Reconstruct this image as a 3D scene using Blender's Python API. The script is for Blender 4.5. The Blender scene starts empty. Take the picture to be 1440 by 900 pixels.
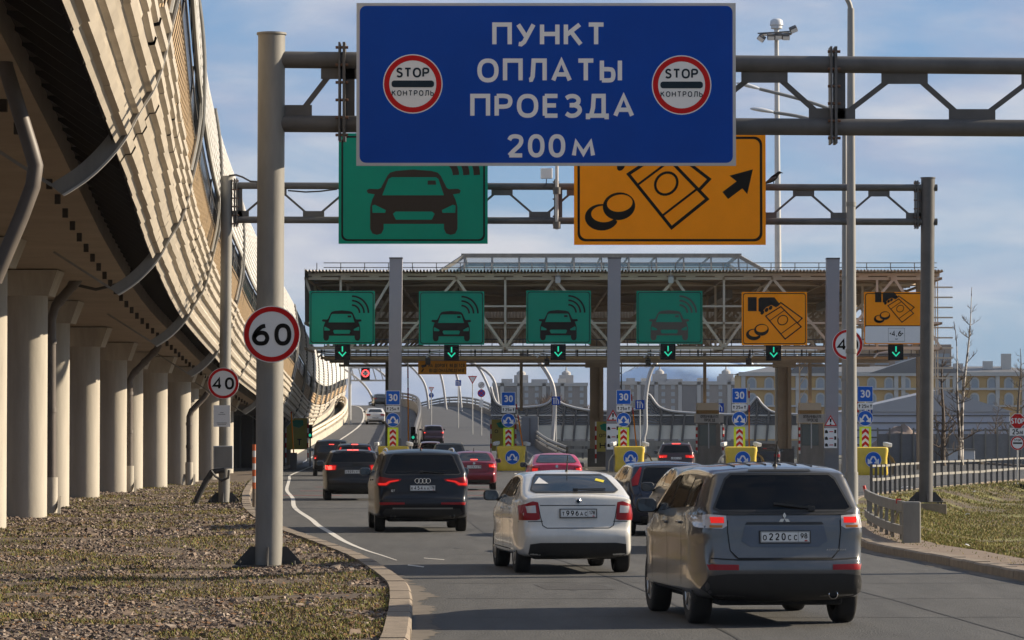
import bpy, bmesh, math, random
from mathutils import Vector, Matrix, geometry
from mathutils.bvhtree import BVHTree
PI = math.pi
R = math.radians
C = bpy.context
SC = C.scene
COL = SC.collection

# ------------------------------------------------------------------ camera
F = 5000.0
PITCH = math.atan(164.0/F)
CAMH = 2.0
cd = bpy.data.cameras.new('camera')
cam = bpy.data.objects.new('camera', cd)
COL.objects.link(cam)
cam.location = (0, 0, CAMH)
cam.rotation_euler = (PI/2+PITCH, 0, 0)
cd.sensor_width = 36.0
cd.lens = 36.0*F/1440.0
cd.clip_start = 0.5
cd.clip_end = 20000
SC.camera = cam

def P(px, py, D):
    """point of the place seen at photo pixel (px,py) standing D metres ahead"""
    u, v = (px-720)/F, (450-py)/F
    c, s = math.cos(PITCH), math.sin(PITCH)
    d = Vector((u, c-v*s, s+v*c))
    return Vector((0, 0, CAMH))+d*(D/d.y)
def G(py):
    return CAMH*F/(py-614.0)

# ------------------------------------------------------------------ sky and sun
SUN_EL, SUN_AZ = 23.0, 77.0
w = bpy.data.worlds.new('World'); SC.world = w; w.use_nodes = True
nt = w.node_tree; nt.nodes.clear()
N = nt.nodes.new; LK = nt.links.new
out = N('ShaderNodeOutputWorld'); bg = N('ShaderNodeBackground'); bg.inputs['Strength'].default_value = 0.050
sky = N('ShaderNodeTexSky'); sky.sky_type = 'NISHITA'; sky.sun_disc = False
sky.sun_elevation = R(SUN_EL); sky.sun_rotation = R(SUN_AZ)
sky.altitude = 20; sky.air_density = 1.0; sky.dust_density = 0.6; sky.ozone_density = 2.2
tc = N('ShaderNodeTexCoord')
mp = N('ShaderNodeMapping'); mp.inputs['Scale'].default_value = (9, 9, 30); mp.inputs['Location'].default_value = (3.1, 0.4, 2.4)
nz = N('ShaderNodeTexNoise'); nz.inputs['Scale'].default_value = 1.0; nz.inputs['Detail'].default_value = 7; nz.inputs['Roughness'].default_value = .52
nz.inputs['Distortion'].default_value = .35
LK(tc.outputs['Generated'], mp.inputs['Vector']); LK(mp.outputs['Vector'], nz.inputs['Vector'])
cr = N('ShaderNodeValToRGB'); cr.color_ramp.elements[0].position = .42; cr.color_ramp.elements[1].position = .64
LK(nz.outputs['Fac'], cr.inputs['Fac'])
nz2 = N('ShaderNodeTexNoise'); nz2.inputs['Scale'].default_value = 2.1; nz2.inputs['Detail'].default_value = 5
LK(mp.outputs['Vector'], nz2.inputs['Vector'])
cc = N('ShaderNodeValToRGB')
cc.color_ramp.elements[0].position = .38; cc.color_ramp.elements[0].color = (4.3, 4.8, 6.4, 1)
cc.color_ramp.elements[1].position = .62; cc.color_ramp.elements[1].color = (7.6, 7.4, 7.7, 1)
LK(nz2.outputs['Fac'], cc.inputs['Fac'])
tint = N('ShaderNodeMix'); tint.data_type = 'RGBA'; tint.blend_type = 'MULTIPLY'; tint.inputs[0].default_value = 1
tint.inputs['B'].default_value = (.62, .80, 1.12, 1)
low = N('ShaderNodeMix'); low.data_type = 'RGBA'; low.inputs[0].default_value = .55; low.inputs['B'].default_value = (2.6, 4.5, 7.2, 1)
LK(sky.outputs['Color'], tint.inputs['A'])
mx = N('ShaderNodeMix'); mx.data_type = 'RGBA'
mul = N('ShaderNodeMath'); mul.operation = 'MULTIPLY'; mul.inputs[1].default_value = .80
LK(cr.outputs['Color'], mul.inputs[0]); LK(mul.outputs[0], mx.inputs[0])
LK(tint.outputs['Result'], low.inputs['A']); LK(low.outputs['Result'], mx.inputs['A']); LK(cc.outputs['Color'], mx.inputs['B'])
LK(mx.outputs['Result'], bg.inputs['Color']); LK(bg.outputs['Background'], out.inputs['Surface'])

sl = bpy.data.lights.new('sun', 'SUN'); sl.energy = 5.0; sl.angle = R(.55); sl.color = (1.0, .86, .66)
so = bpy.data.objects.new('sun', sl); COL.objects.link(so)
sdir = Vector((math.sin(R(SUN_AZ))*math.cos(R(SUN_EL)), math.cos(R(SUN_AZ))*math.cos(R(SUN_EL)), math.sin(R(SUN_EL))))
so.rotation_euler = (-sdir).to_track_quat('-Z', 'Y').to_euler()
so.location = (40, 20, 40)
SC.view_settings.view_transform = 'Standard'
SC.view_settings.look = 'None'
SC.view_settings.gamma = 1
SC.view_settings.use_curve_mapping = False
SC.view_settings.exposure = 0.92
SC.cycles.max_bounces = 6
SC.cycles.volume_bounces = 0

# ------------------------------------------------------------------ materials
def mat(name, col, rough=.6, metal=0., var=0., vs=3., bump=0., bs=40., spec=.5, emis=0., ecol=None, coat=0., col2=None, c2s=.5, c2w=.12, trans=0., alpha=1., st=None):
    m = bpy.data.materials.new(name); m.use_nodes = True
    t = m.node_tree; b = t.nodes['Principled BSDF']
    b.inputs['Base Color'].default_value = (*col, 1)
    b.inputs['Roughness'].default_value = rough
    b.inputs['Metallic'].default_value = metal
    b.inputs['Specular IOR Level'].default_value = spec
    b.inputs['Coat Weight'].default_value = coat
    b.inputs['Coat Roughness'].default_value = .05
    b.inputs['Transmission Weight'].default_value = trans
    b.inputs['Alpha'].default_value = alpha
    if emis:
        b.inputs['Emission Color'].default_value = (*(ecol or col), 1)
        b.inputs['Emission Strength'].default_value = emis
    if var or bump or col2:
        co = t.nodes.new('ShaderNodeTexCoord')
        src = None; vo = co.outputs['Object']
        if st:
            mpn = t.nodes.new('ShaderNodeMapping'); mpn.inputs['Scale'].default_value = st
            t.links.new(vo, mpn.inputs['Vector']); vo = mpn.outputs['Vector']
        if col2:
            n2 = t.nodes.new('ShaderNodeTexNoise'); n2.inputs['Scale'].default_value = c2s; n2.inputs['Detail'].default_value = 6
            t.links.new(vo, n2.inputs['Vector'])
            r2 = t.nodes.new('ShaderNodeValToRGB')
            r2.color_ramp.elements[0].position = .5-c2w; r2.color_ramp.elements[1].position = .5+c2w
            r2.color_ramp.elements[0].color = (*col, 1); r2.color_ramp.elements[1].color = (*col2, 1)
            t.links.new(n2.outputs['Fac'], r2.inputs['Fac']); src = r2.outputs['Color']
        if var:
            n = t.nodes.new('ShaderNodeTexNoise'); n.inputs['Scale'].default_value = vs; n.inputs['Detail'].default_value = 8; n.inputs['Roughness'].default_value = .65
            t.links.new(vo, n.inputs['Vector'])
            mr = t.nodes.new('ShaderNodeMapRange'); mr.inputs['From Min'].default_value = .25; mr.inputs['From Max'].default_value = .75
            mr.inputs['To Min'].default_value = 1-var; mr.inputs['To Max'].default_value = 1+var
            t.links.new(n.outputs['Fac'], mr.inputs['Value'])
            mxx = t.nodes.new('ShaderNodeMix'); mxx.data_type = 'RGBA'; mxx.blend_type = 'MULTIPLY'; mxx.inputs[0].default_value = 1
            if src: t.links.new(src, mxx.inputs['A'])
            else: mxx.inputs['A'].default_value = (*col, 1)
            t.links.new(mr.outputs['Result'], mxx.inputs['B'])
            src = mxx.outputs['Result']
        if src: t.links.new(src, b.inputs['Base Color'])
        if bump:
            nb = t.nodes.new('ShaderNodeTexNoise'); nb.inputs['Scale'].default_value = bs; nb.inputs['Detail'].default_value = 5
            t.links.new(co.outputs['Object'], nb.inputs['Vector'])
            bp = t.nodes.new('ShaderNodeBump'); bp.inputs['Strength'].default_value = bump; bp.inputs['Distance'].default_value = .02
            t.links.new(nb.outputs['Fac'], bp.inputs['Height']); t.links.new(bp.outputs['Normal'], b.inputs['Normal'])
    return m

M = {}
M['asphalt'] = mat('asphalt', (.0495, .049, .0485), .85, var=.26, vs=2.4, bump=1., bs=38, col2=(.067, .0655, .063), c2s=.6, c2w=.22, st=(1, .12, 1))
M['ramp_asphalt'] = mat('ramp_asphalt', (.055, .056, .060), .85, var=.15, vs=.5)
M['kerb'] = mat('kerb_concrete', (.20, .16, .12), .9, var=.3, vs=4, bump=.4, bs=30)
M['line'] = mat('road_paint', (.52, .50, .46), .8, var=.25, vs=5)
M['redline'] = mat('worn_red_paint', (.30, .05, .05), .8, var=.25, vs=5)
M['dirt'] = mat('dirt', (.075, .052, .035), .95, var=.35, vs=3, bump=.8, bs=12, col2=(.12, .085, .055), c2s=.8)
M['lawn_soil'] = mat('lawn_soil', (.15, .14, .026), .95, var=.35, vs=2.2, bump=.6, bs=14, col2=(.075, .05, .028), c2s=.35, c2w=.1)
M['far_ground'] = mat('far_ground', (.11, .10, .075), .95, var=.3, vs=.15, col2=(.09, .09, .06), c2s=.02)
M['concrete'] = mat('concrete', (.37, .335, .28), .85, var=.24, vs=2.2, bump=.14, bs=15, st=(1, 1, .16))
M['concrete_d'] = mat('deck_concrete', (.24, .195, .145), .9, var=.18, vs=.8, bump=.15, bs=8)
M['void'] = mat('dark_bracket_and_shade', (.03, .024, .019), .8, var=.2, vs=2)  # near-black for brackets, and for shade painted under the deck
M['beige_sheet'] = mat('beige_sheet', (.44, .39, .32), .5, var=.2, vs=.9, bump=.05, bs=6, spec=.4)
M['white_sheet'] = mat('white_sheet', (.58, .565, .54), .45, var=.14, vs=.9, spec=.4)
M['tan_louver'] = mat('tan_louver', (.36, .25, .14), .6, var=.2, vs=2)
M['rib'] = mat('rib_steel', (.46, .45, .42), .45, var=.12, vs=1.5, spec=.5)
M['dark_glass'] = mat('smoked_glass', (.016, .015, .015), .25, spec=.25)
M['pipe'] = mat('drain_pipe', (.095, .078, .066), .55, var=.2, vs=3)
M['galv'] = mat('grey_steel', (.20, .19, .17), .55, metal=.0, var=.22, vs=3, bump=.05, bs=20, st=(1, 1, .25), spec=.35)
M['galv_d'] = mat('dark_grey_steel', (.092, .088, .086), .55, var=.25, vs=2, spec=.3)
M['galv_l'] = mat('light_grey_steel', (.40, .40, .39), .45, var=.1, vs=2)
M['steel_black'] = mat('black_steel', (.035, .033, .032), .6, var=.2, vs=3)
M['bolt'] = mat('rusty_bolt', (.12, .06, .035), .8)
M['sign_back'] = mat('aluminium', (.42, .41, .40), .45, var=.06)
M['s_blue'] = mat('sign_blue', (.001, .050, .32), .5, var=.08, vs=1.2, spec=.12)
M['s_blue2'] = mat('sign_blue_light', (.006, .10, .46), .5, spec=.12)
M['s_white'] = mat('sign_white', (.68, .67, .65), .4, var=.04)
M['s_red'] = mat('sign_red', (.46, .008, .008), .5, spec=.12)
M['s_black'] = mat('sign_black', (.010, .009, .008), .7, spec=.08)
M['s_navy'] = mat('sign_navy', (.015, .028, .04), .6, spec=.1)
M['s_green'] = mat('sign_green', (.0, .215, .135), .5, var=.08, vs=1., spec=.12)
M['s_faded'] = mat('sign_faded_black', (.036, .026, .018), .6, spec=.1)
M['s_orange'] = mat('sign_orange', (.92, .285, .0), .5, var=.06, vs=1., spec=.12)
M['s_yellow'] = mat('sign_yellow', (.62, .52, .03), .5, var=.06)
M['s_lime'] = mat('fluorescent_lime', (.60, .75, .02), .45)
M['bumper_y'] = mat('bumper_yellow', (.66, .46, .04), .45, var=.14, vs=2)
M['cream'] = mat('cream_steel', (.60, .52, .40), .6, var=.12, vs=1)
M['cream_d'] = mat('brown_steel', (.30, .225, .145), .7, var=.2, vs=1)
M['canopy_tin'] = mat('roof_tin', (.46, .39, .30), .6, var=.2, vs=.7)
M['pylon'] = mat('pylon_cladding', (.24, .23, .24), .55, var=.05, vs=.4)
M['pylon_d'] = mat('pylon_base', (.12, .12, .125), .6, var=.1)
M['sky_glass'] = mat('tinted_glazing', (.16, .30, .34), .12, spec=.6, alpha=.55)
M['led_green'] = mat('green_light', (.0, .6, .3), .4, emis=.3, ecol=(.02, .75, .45))
M['led_red'] = mat('red_light', (.8, .02, .02), .4, emis=2.2, ecol=(1, .05, .05))
M['led_panel'] = mat('signal_box', (.008, .008, .009), .7, spec=.1)
M['lamp_glass'] = mat('lamp_glass', (.55, .56, .57), .3)
M['cone'] = mat('orange_plastic', (.62, .13, .03), .5)
M['red_plastic'] = mat('red_plastic', (.5, .02, .02), .5)
M['lamp_steel'] = mat('lamp_post_steel', (.215, .21, .20), .5, var=.15, vs=2, st=(1, 1, .2), spec=.4)
M['arch'] = mat('arch_steel', (.34, .34, .35), .5, var=.1)
M['bark'] = mat('dark_bark', (.10, .075, .055), .9, var=.3, vs=4)
M['birch'] = mat('birch_bark', (.46, .42, .37), .8, var=.1, col2=(.07, .055, .045), c2s=1.6, c2w=.03)
M['twig'] = mat('twig', (.13, .10, .075), .9)
M['shrub'] = mat('bare_shrub', (.17, .115, .08), .9, var=.3, vs=.5)
M['tar'] = mat('fence_mesh', (.16, .165, .175), .7, var=.1)

# ------------------------------------------------------------------ scene helpers
def put(name, me, parent=None, loc=None, rot=None):
    o = bpy.data.objects.new(name, me); COL.objects.link(o)
    if parent is not None: o.parent = parent
    if loc is not None: o.location = loc
    if rot is not None: o.rotation_euler = rot
    return o
def thing(name, label, cat, loc=(0, 0, 0), rz=0., group=None):
    o = put(name, None, None, loc, (0, 0, rz))
    return tag(o, label, cat, group)
def tag(o, label, cat, group=None):
    o['label'] = label; o['category'] = cat
    if group: o['group'] = group
    return o
def struct(o):
    o['kind'] = 'structure'; return o
def stuff(o, label=None, cat=None):
    o['kind'] = 'stuff'
    if label: o['label'] = label; o['category'] = cat
    return o
def dup(o, parent=None, loc=None, rz=None, label=None):
    c = o.copy(); COL.objects.link(c)
    if parent is not None: c.parent = parent
    if loc is not None: c.location = loc
    if rz is not None: c.rotation_euler = (0, 0, rz)
    if label: c['label'] = label
    for ch in list(o.children): dup(ch, c)
    return c

class MB:
    def __init__(s): s.v = []; s.f = []; s.m = []; s.cur = 0
    def add(s, vs, fs):
        n = len(s.v); s.v.extend([Vector(v) for v in vs])
        for f in fs: s.f.append([n+i for i in f]); s.m.append(s.cur)
        return s
    def quad(s, a, b, c, d): return s.add([a, b, c, d], [(0, 1, 2, 3)])
    def box(s, c, size, rz=0., mtx=None):
        x, y, z = [q/2 for q in size]
        vs = [Vector((i*x, j*y, k*z)) for i in (-1, 1) for j in (-1, 1) for k in (-1, 1)]
        if mtx is not None: vs = [mtx@v for v in vs]
        elif rz: vs = [Matrix.Rotation(rz, 3, 'Z')@v for v in vs]
        c = Vector(c); vs = [v+c for v in vs]
        return s.add(vs, [(0, 1, 3, 2), (4, 6, 7, 5), (0, 4, 5, 1), (2, 3, 7, 6), (0, 2, 6, 4), (1, 5, 7, 3)])
    def frame_of(s, d):
        d = d.normalized(); up = Vector((0, 0, 1)) if abs(d.z) < .95 else Vector((1, 0, 0))
        a = d.cross(up).normalized(); return a, a.cross(d).normalized()
    def cyl(s, p0, p1, r0, r1=None, n=16, cap=True):
        p0 = Vector(p0); p1 = Vector(p1); r1 = r0 if r1 is None else r1
        a, b = s.frame_of(p1-p0)
        vs = []
        for p, r in ((p0, r0), (p1, r1)):
            for i in range(n):
                t = 2*PI*i/n; vs.append(p+a*(r*math.cos(t))+b*(r*math.sin(t)))
        fs = [(i, (i+1) % n, n+(i+1) % n, n+i) for i in range(n)]
        if cap: fs += [tuple(range(n-1, -1, -1)), tuple(range(n, 2*n))]
        return s.add(vs, fs)
    def bar(s, p0, p1, w, h, up=None):
        p0 = Vector(p0); p1 = Vector(p1); d = (p1-p0).normalized()
        if up is None: a, b = s.frame_of(d)
        else:
            a = d.cross(Vector(up)).normalized(); b = a.cross(d).normalized()
        vs = [p+a*(i*w/2)+b*(j*h/2) for p in (p0, p1) for i, j in ((-1, -1), (1, -1), (1, 1), (-1, 1))]
        return s.add(vs, [(0, 1, 5, 4), (1, 2, 6, 5), (2, 3, 7, 6), (3, 0, 4, 7), (3, 2, 1, 0), (4, 5, 6, 7)])
    def tube(s, pts, r, n=8, cap=True):
        pts = [Vector(p) for p in pts]; rs = r if isinstance(r, (list, tuple)) else [r]*len(pts)
        base = len(s.v); prev = None
        for k, p in enumerate(pts):
            d = (pts[min(k+1, len(pts)-1)]-pts[max(k-1, 0)]).normalized()
            if prev is None: a, b = s.frame_of(d)
            else:
                a = (prev-d*prev.dot(d)).normalized(); b = a.cross(d).normalized()
            prev = a
            for i in range(n):
                t = 2*PI*i/n; s.v.append(p+a*(rs[k]*math.cos(t))+b*(rs[k]*math.sin(t)))
        for k in range(len(pts)-1):
            for i in range(n):
                s.f.append([base+k*n+i, base+k*n+(i+1) % n, base+(k+1)*n+(i+1) % n, base+(k+1)*n+i]); s.m.append(s.cur)
        if cap:
            s.f.append([base+i for i in range(n-1, -1, -1)]); s.m.append(s.cur)
            e = base+(len(pts)-1)*n; s.f.append([e+i for i in range(n)]); s.m.append(s.cur)
        return s
    def lathe(s, prof, o=(0, 0, 0), n=24, axis='Z'):
        """prof: list of (r, h)"""
        o = Vector(o); base = len(s.v)
        for r, h in prof:
            for i in range(n):
                t = 2*PI*i/n; c, q = r*math.cos(t), r*math.sin(t)
                s.v.append(o+(Vector((c, q, h)) if axis == 'Z' else Vector((h, c, q)) if axis == 'X' else Vector((c, h, q))))
        for k in range(len(prof)-1):
            for i in range(n):
                s.f.append([base+k*n+i, base+k*n+(i+1) % n, base+(k+1)*n+(i+1) % n, base+(k+1)*n+i]); s.m.append(s.cur)
        return s
    def prism(s, poly, y0, y1):
        """polygon in XZ extruded along Y"""
        n = len(poly)
        vs = [(x, y0, z) for x, z in poly]+[(x, y1, z) for x, z in poly]
        fs = [tuple(range(n)), tuple(range(2*n-1, n-1, -1))]+[(i, n+i, n+(i+1) % n, (i+1) % n) for i in range(n)]
        return s.add(vs, fs)
    def grid(s, rows, closed=False):
        n = len(rows[0]); b = len(s.v)
        for r in rows: s.v.extend([Vector(p) for p in r])
        for k in range(len(rows)-1):
            for i in range(n if closed else n-1):
                j = (i+1) % n
                s.f.append([b+k*n+i, b+k*n+j, b+(k+1)*n+j, b+(k+1)*n+i]); s.m.append(s.cur)
        return s
    def poly(s, outline, holes=(), y=0., mtx=None):
        """flat XZ polygon with holes, facing -Y"""
        loops = [[Vector((x, z, 0)) for x, z in outline]]+[[Vector((x, z, 0)) for x, z in h] for h in holes]
        tris = geometry.tessellate_polygon(loops)
        flatv = [p for l in loops for p in l]
        vs = [Vector((p.x, y, p.y)) for p in flatv]
        fs = []
        for a, b_, c in tris:
            u = flatv[b_]-flatv[a]; w_ = flatv[c]-flatv[a]
            fs.append((a, b_, c) if u.x*w_.y-u.y*w_.x > 0 else (a, c, b_))
        if mtx is not None: vs = [mtx@v for v in vs]
        return s.add(vs, fs)
    def mesh(s, name, mats, smooth=None, weld=False, recalc=True):
        me = bpy.data.meshes.new(name)
        me.from_pydata(s.v, [], s.f)
        for m in (mats if isinstance(mats, (list, tuple)) else [mats]): me.materials.append(m)
        me.polygons.foreach_set('material_index', s.m)
        if weld or recalc:
            bm = bmesh.new(); bm.from_mesh(me)
            if weld: bmesh.ops.remove_doubles(bm, verts=bm.verts, dist=1e-4)
            if recalc: bmesh.ops.recalc_face_normals(bm, faces=bm.faces)
            bm.to_mesh(me); bm.free()
        me.update()
        if smooth is not None:
            me.polygons.foreach_set('use_smooth', [True]*len(me.polygons))
            me.set_sharp_from_angle(angle=R(smooth))
        return me
    def build(s, name, mats, parent=None, loc=None, rot=None, smooth=None, weld=False, recalc=True, bevel=0.):
        o = put(name, s.mesh(name, mats, smooth, weld, recalc), parent, loc, rot)
        if bevel:
            b = o.modifiers.new('bevel', 'BEVEL'); b.width = bevel; b.segments = 2; b.limit_method = 'ANGLE'
        return o

def rrect(w, h, r, cx=0., cz=0., n=5):
    pts = []
    for sx, sz, a0 in ((1, -1, -PI/2), (1, 1, 0), (-1, 1, PI/2), (-1, -1, PI)):
        for i in range(n+1):
            a = a0+PI/2*i/n
            pts.append((cx+sx*(w/2-r)+r*math.cos(a), cz+sz*(h/2-r)+r*math.sin(a)))
    return pts
def circ(r, cx=0., cz=0., n=32, ry=None, rot=0.):
    ry = r if ry is None else ry
    o = []
    for i in range(n):
        a = 2*PI*i/n; x, z = r*math.cos(a), ry*math.sin(a)
        o.append((cx+x*math.cos(rot)-z*math.sin(rot), cz+x*math.sin(rot)+z*math.cos(rot)))
    return o
def catmull(pts, n=6, closed=False):
    pts = [Vector(p) for p in pts]; out_ = []; L = len(pts)
    for i in range(L if closed else L-1):
        if closed: p0, p1, p2, p3 = pts[i-1], pts[i], pts[(i+1) % L], pts[(i+2) % L]
        else: p0, p1, p2, p3 = pts[max(i-1, 0)], pts[i], pts[i+1], pts[min(i+2, L-1)]
        for k in range(n):
            t = k/n
            out_.append(.5*((2*p1)+(p2-p0)*t+(2*p0-5*p1+4*p2-p3)*t*t+(3*p1-p0-3*p2+p3)*t**3))
    if not closed: out_.append(pts[-1].copy())
    return out_
def lerp(a, b, t): return a+(b-a)*t
def interp(tab, x):
    if x <= tab[0][0]: return tab[0][1]
    for (a, p), (b, q) in zip(tab, tab[1:]):
        if x <= b: return p+(q-p)*(x-a)/(b-a)
    return tab[-1][1]

# ------------------------------------------------------------------ stroke lettering (own alphabet)
GL = {
'П': (.62, "0,0 0,1 .62,1 .62,0"), 'У': (.62, "0,1 .33,.36; .62,1 .24,.12 .12,0 .02,.02"), 'Н': (.62, "0,0 0,1; .62,0 .62,1; 0,.52 .62,.52"),
'К': (.58, "0,0 0,1; .56,1 .02,.47; .22,.62 .6,0"), 'Т': (.6, "0,1 .6,1; .3,1 .3,0"), 'O': (.68, "@.34,.5,.34,.5"), 'О': (.68, "@.34,.5,.34,.5"),
'Л': (.62, "0,.02 .08,.03 .14,.2 .18,1 .62,1 .62,0"), 'А': (.66, "0,0 .33,1 .66,0; .12,.3 .54,.3"), 'Ы': (.72, "0,1 0,0; 0,.56 ~.3,.56 .42,.5 .46,.28 .42,.06 .3,0 0,0; .72,1 .72,0"),
'Р': (.54, "0,0 0,1; 0,1 ~.3,1 .48,.93 .54,.74 .48,.53 .3,.46 0,.46"), 'P': (.54, "0,0 0,1; 0,1 ~.3,1 .48,.93 .54,.74 .48,.53 .3,.46 0,.46"),
'Е': (.5, "0,0 0,1; 0,1 .5,1; 0,.52 .44,.52; 0,0 .5,0"), 'З': (.52, "0,.88 ~.14,.98 .34,.98 .48,.84 .46,.64 .3,.53 .14,.53; .14,.53 ~.32,.53 .5,.42 .53,.22 .38,.03 .16,0 0,.12"),
'Д': (.74, "0,-.18 0,0 .74,0 .74,-.18; .12,0 .2,.4 .23,1 .62,1 .62,0"), 'м': (.66, "0,0 .08,.7 .33,.1 .58,.7 .66,0"), 'м2': (.5, "0,0 0,.7"),
'S': (.5, "0.48,.86 ~.34,.99 .14,.98 .03,.82 .06,.64 .25,.52 .44,.4 .48,.2 .36,.02 .14,0 0,.13"), 'T': (.6, "0,1 .6,1; .3,1 .3,0"), 'Ь': (.5, "0,1 0,0; 0,.56 ~.3,.56 .46,.48 .5,.28 .46,.06 .3,0 0,0"),
'0': (.52, "@.26,.5,.26,.5"), '1': (.3, "0,.78 .22,1 .22,0"), '2': (.52, "0,.8 ~.08,.95 .26,1 .45,.93 .5,.74 .42,.52 .2,.26 0,0; 0,0 .54,0"),
'3': (.5, "0,.88 ~.14,.99 .34,.98 .47,.84 .45,.64 .3,.54 .16,.54; .16,.54 ~.34,.54 .5,.42 .52,.22 .38,.02 .16,0 0,.12"),
'4': (.56, ".42,0 .42,1 0,.27 .56,.27"), '5': (.5, ".46,1 .08,1 .04,.56; .04,.56 ~.2,.64 .4,.58 .5,.34 .42,.08 .22,0 0,.08"),
'6': (.54, ".46,.98 ~.3,.92 .1,.66 .0,.32 .1,.06 .28,0 .46,.06 .54,.3 .46,.54 .28,.6 .1,.5 .0,.32"), '7': (.5, "0,1 .5,1 .16,0"),
'8': (.52, "@.26,.74,.22,.26; @.26,.25,.26,.25"), '9': (.54, ".08,.02 ~.24,.08 .44,.34 .54,.68 .44,.94 .26,1 .08,.94 0,.7 .08,.46 .26,.4 .44,.5 .54,.68"),
'С': (.6, ".58,.82 ~.44,.97 .3,1 .1,.88 0,.5 .1,.12 .3,0 .44,.03 .58,.18"), 'В': (.54, "0,0 0,1; 0,1 ~.3,1 .46,.9 .47,.68 .34,.54 0,.54; 0,.54 ~.34,.54 .52,.44 .54,.2 .42,.02 0,0"),
'Ё': (.5, "0,0 0,1; 0,1 .5,1; 0,.52 .44,.52; 0,0 .5,0"), 'Я': (.54, ".54,0 .54,1; .54,1 ~.24,1 .06,.93 0,.74 .06,.53 .24,.46 .54,.46; .26,.46 0,0"),
'Г': (.48, "0,0 0,1 .5,1"), 'И': (.62, "0,1 0,0 .62,1 .62,0"), 'Й': (.62, "0,1 0,0 .62,1 .62,0; .2,1.15 .42,1.15"), 'Б': (.52, ".48,1 0,1 0,0; 0,.56 ~.3,.56 .46,.48 .5,.28 .46,.06 .3,0 0,0"),
'Ю': (.86, "0,0 0,1; 0,.5 .3,.5; @.58,.5,.28,.5"), 'Ч': (.54, "0,1 ~0,.6 .1,.48 .3,.44 .54,.5; .54,1 .54,0"), 'Ж': (.8, "0,0 .4,.5 .8,1; 0,1 .4,.5 .8,0; .4,0 .4,1"),
' ': (.3, ""), '.': (.1, "0,0 .08,0"), ',': (.1, ".06,.08 0,-.14"), '!': (.1, ".05,1 .05,.32; .05,.1 .05,0"), 'Q': (.68, "@.34,.5,.34,.5; .4,.25 .66,-.04"),
'↑': (.44, ".22,0 .22,.98; 0,.62 .22,1 .44,.62"), 'х': (.4, "0,.7 .4,0; 0,0 .4,.7"), 'М': (.74, "0,0 0,1 .37,.3 .74,1 .74,0"),
}
def glyph_strokes(ch):
    w_, src = GL[ch]; res = []
    for st in src.split(';'):
        st = st.strip()
        if not st: continue
        if st[0] == '@':
            cx, cz, rx, rz = [float(q) for q in st[1:].split(',')]
            # squarish oval
            pts = []
            for i in range(29):
                a = PI/2+2*PI*i/28; ca, sa = math.cos(a), math.sin(a); e = .86
                pts.append((cx+rx*math.copysign(abs(ca)**e, ca), cz+rz*math.copysign(abs(sa)**e, sa)))
            res.append((pts, True)); continue
        pts = []; sm = False
        for q in st.split():
            if q[0] == '~': sm = True; q = q[1:]
            pts.append(tuple(float(k) for k in q.split(',')))
        if sm: pts = [(p.x, p.y) for p in catmull([(a, b, 0) for a, b in pts], 5)]
        res.append((pts, False))
    return w_, res
def ribbon(mb, pts, w_, y, closed=False, mtx=None):
    pts = [Vector((p[0], p[1])) for p in pts]; n = len(pts)
    if closed and (pts[0]-pts[-1]).length < 1e-6: pts = pts[:-1]; n -= 1
    L = []; Rr = []
    for i in range(n):
        a = pts[i-1] if (closed or i > 0) else None; b = pts[i]; c = pts[(i+1) % n] if (closed or i < n-1) else None
        d1 = (b-a).normalized() if a is not None else (c-b).normalized()
        d2 = (c-b).normalized() if c is not None else d1
        n1 = Vector((-d1.y, d1.x)); n2 = Vector((-d2.y, d2.x)); t = n1+n2
        t = t.normalized() if t.length > 1e-5 else n1
        k = min(1/max(t.dot(n1), .35), 1.8)
        L.append(b+t*(w_/2*k)); Rr.append(b-t*(w_/2*k))
    vs = [Vector((p.x, y, p.y)) for p in L]+[Vector((p.x, y, p.y)) for p in Rr]
    if mtx is not None: vs = [mtx@v for v in vs]
    fs = [(n+i, n+(i+1) % n, (i+1) % n, i) for i in range(n if closed else n-1)]
    mb.add(vs, fs)
def text(mb, s, cx, cz, h, wt=.15, y=-.004, gap=.2, xs=1., align='c', step=.00025):
    """strokes of lettering, height h, lower edge at cz, centred on cx"""
    k = 0; adv = 0.; items = []
    hh = h*(1-wt)
    for ch in s:
        w_, st = glyph_strokes(ch); items.append((adv, st)); adv += w_+gap+wt*.8
    adv -= gap+wt*.8
    x0 = cx-adv*hh*xs/2 if align == 'c' else cx
    for a, st in items:
        for pts, cl in st:
            q = [(x0+(a+p[0])*hh*xs, cz+h*wt/2+p[1]*hh) for p in pts]
            ribbon(mb, q, h*wt, y-step*(k % 4), cl); k += 1
    return mb
def text_w(s, h, wt=.15, gap=.2, xs=1.):
    return (sum(GL[c][0]+gap+wt*.8 for c in s)-gap-wt*.8)*h*(1-wt)*xs
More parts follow.
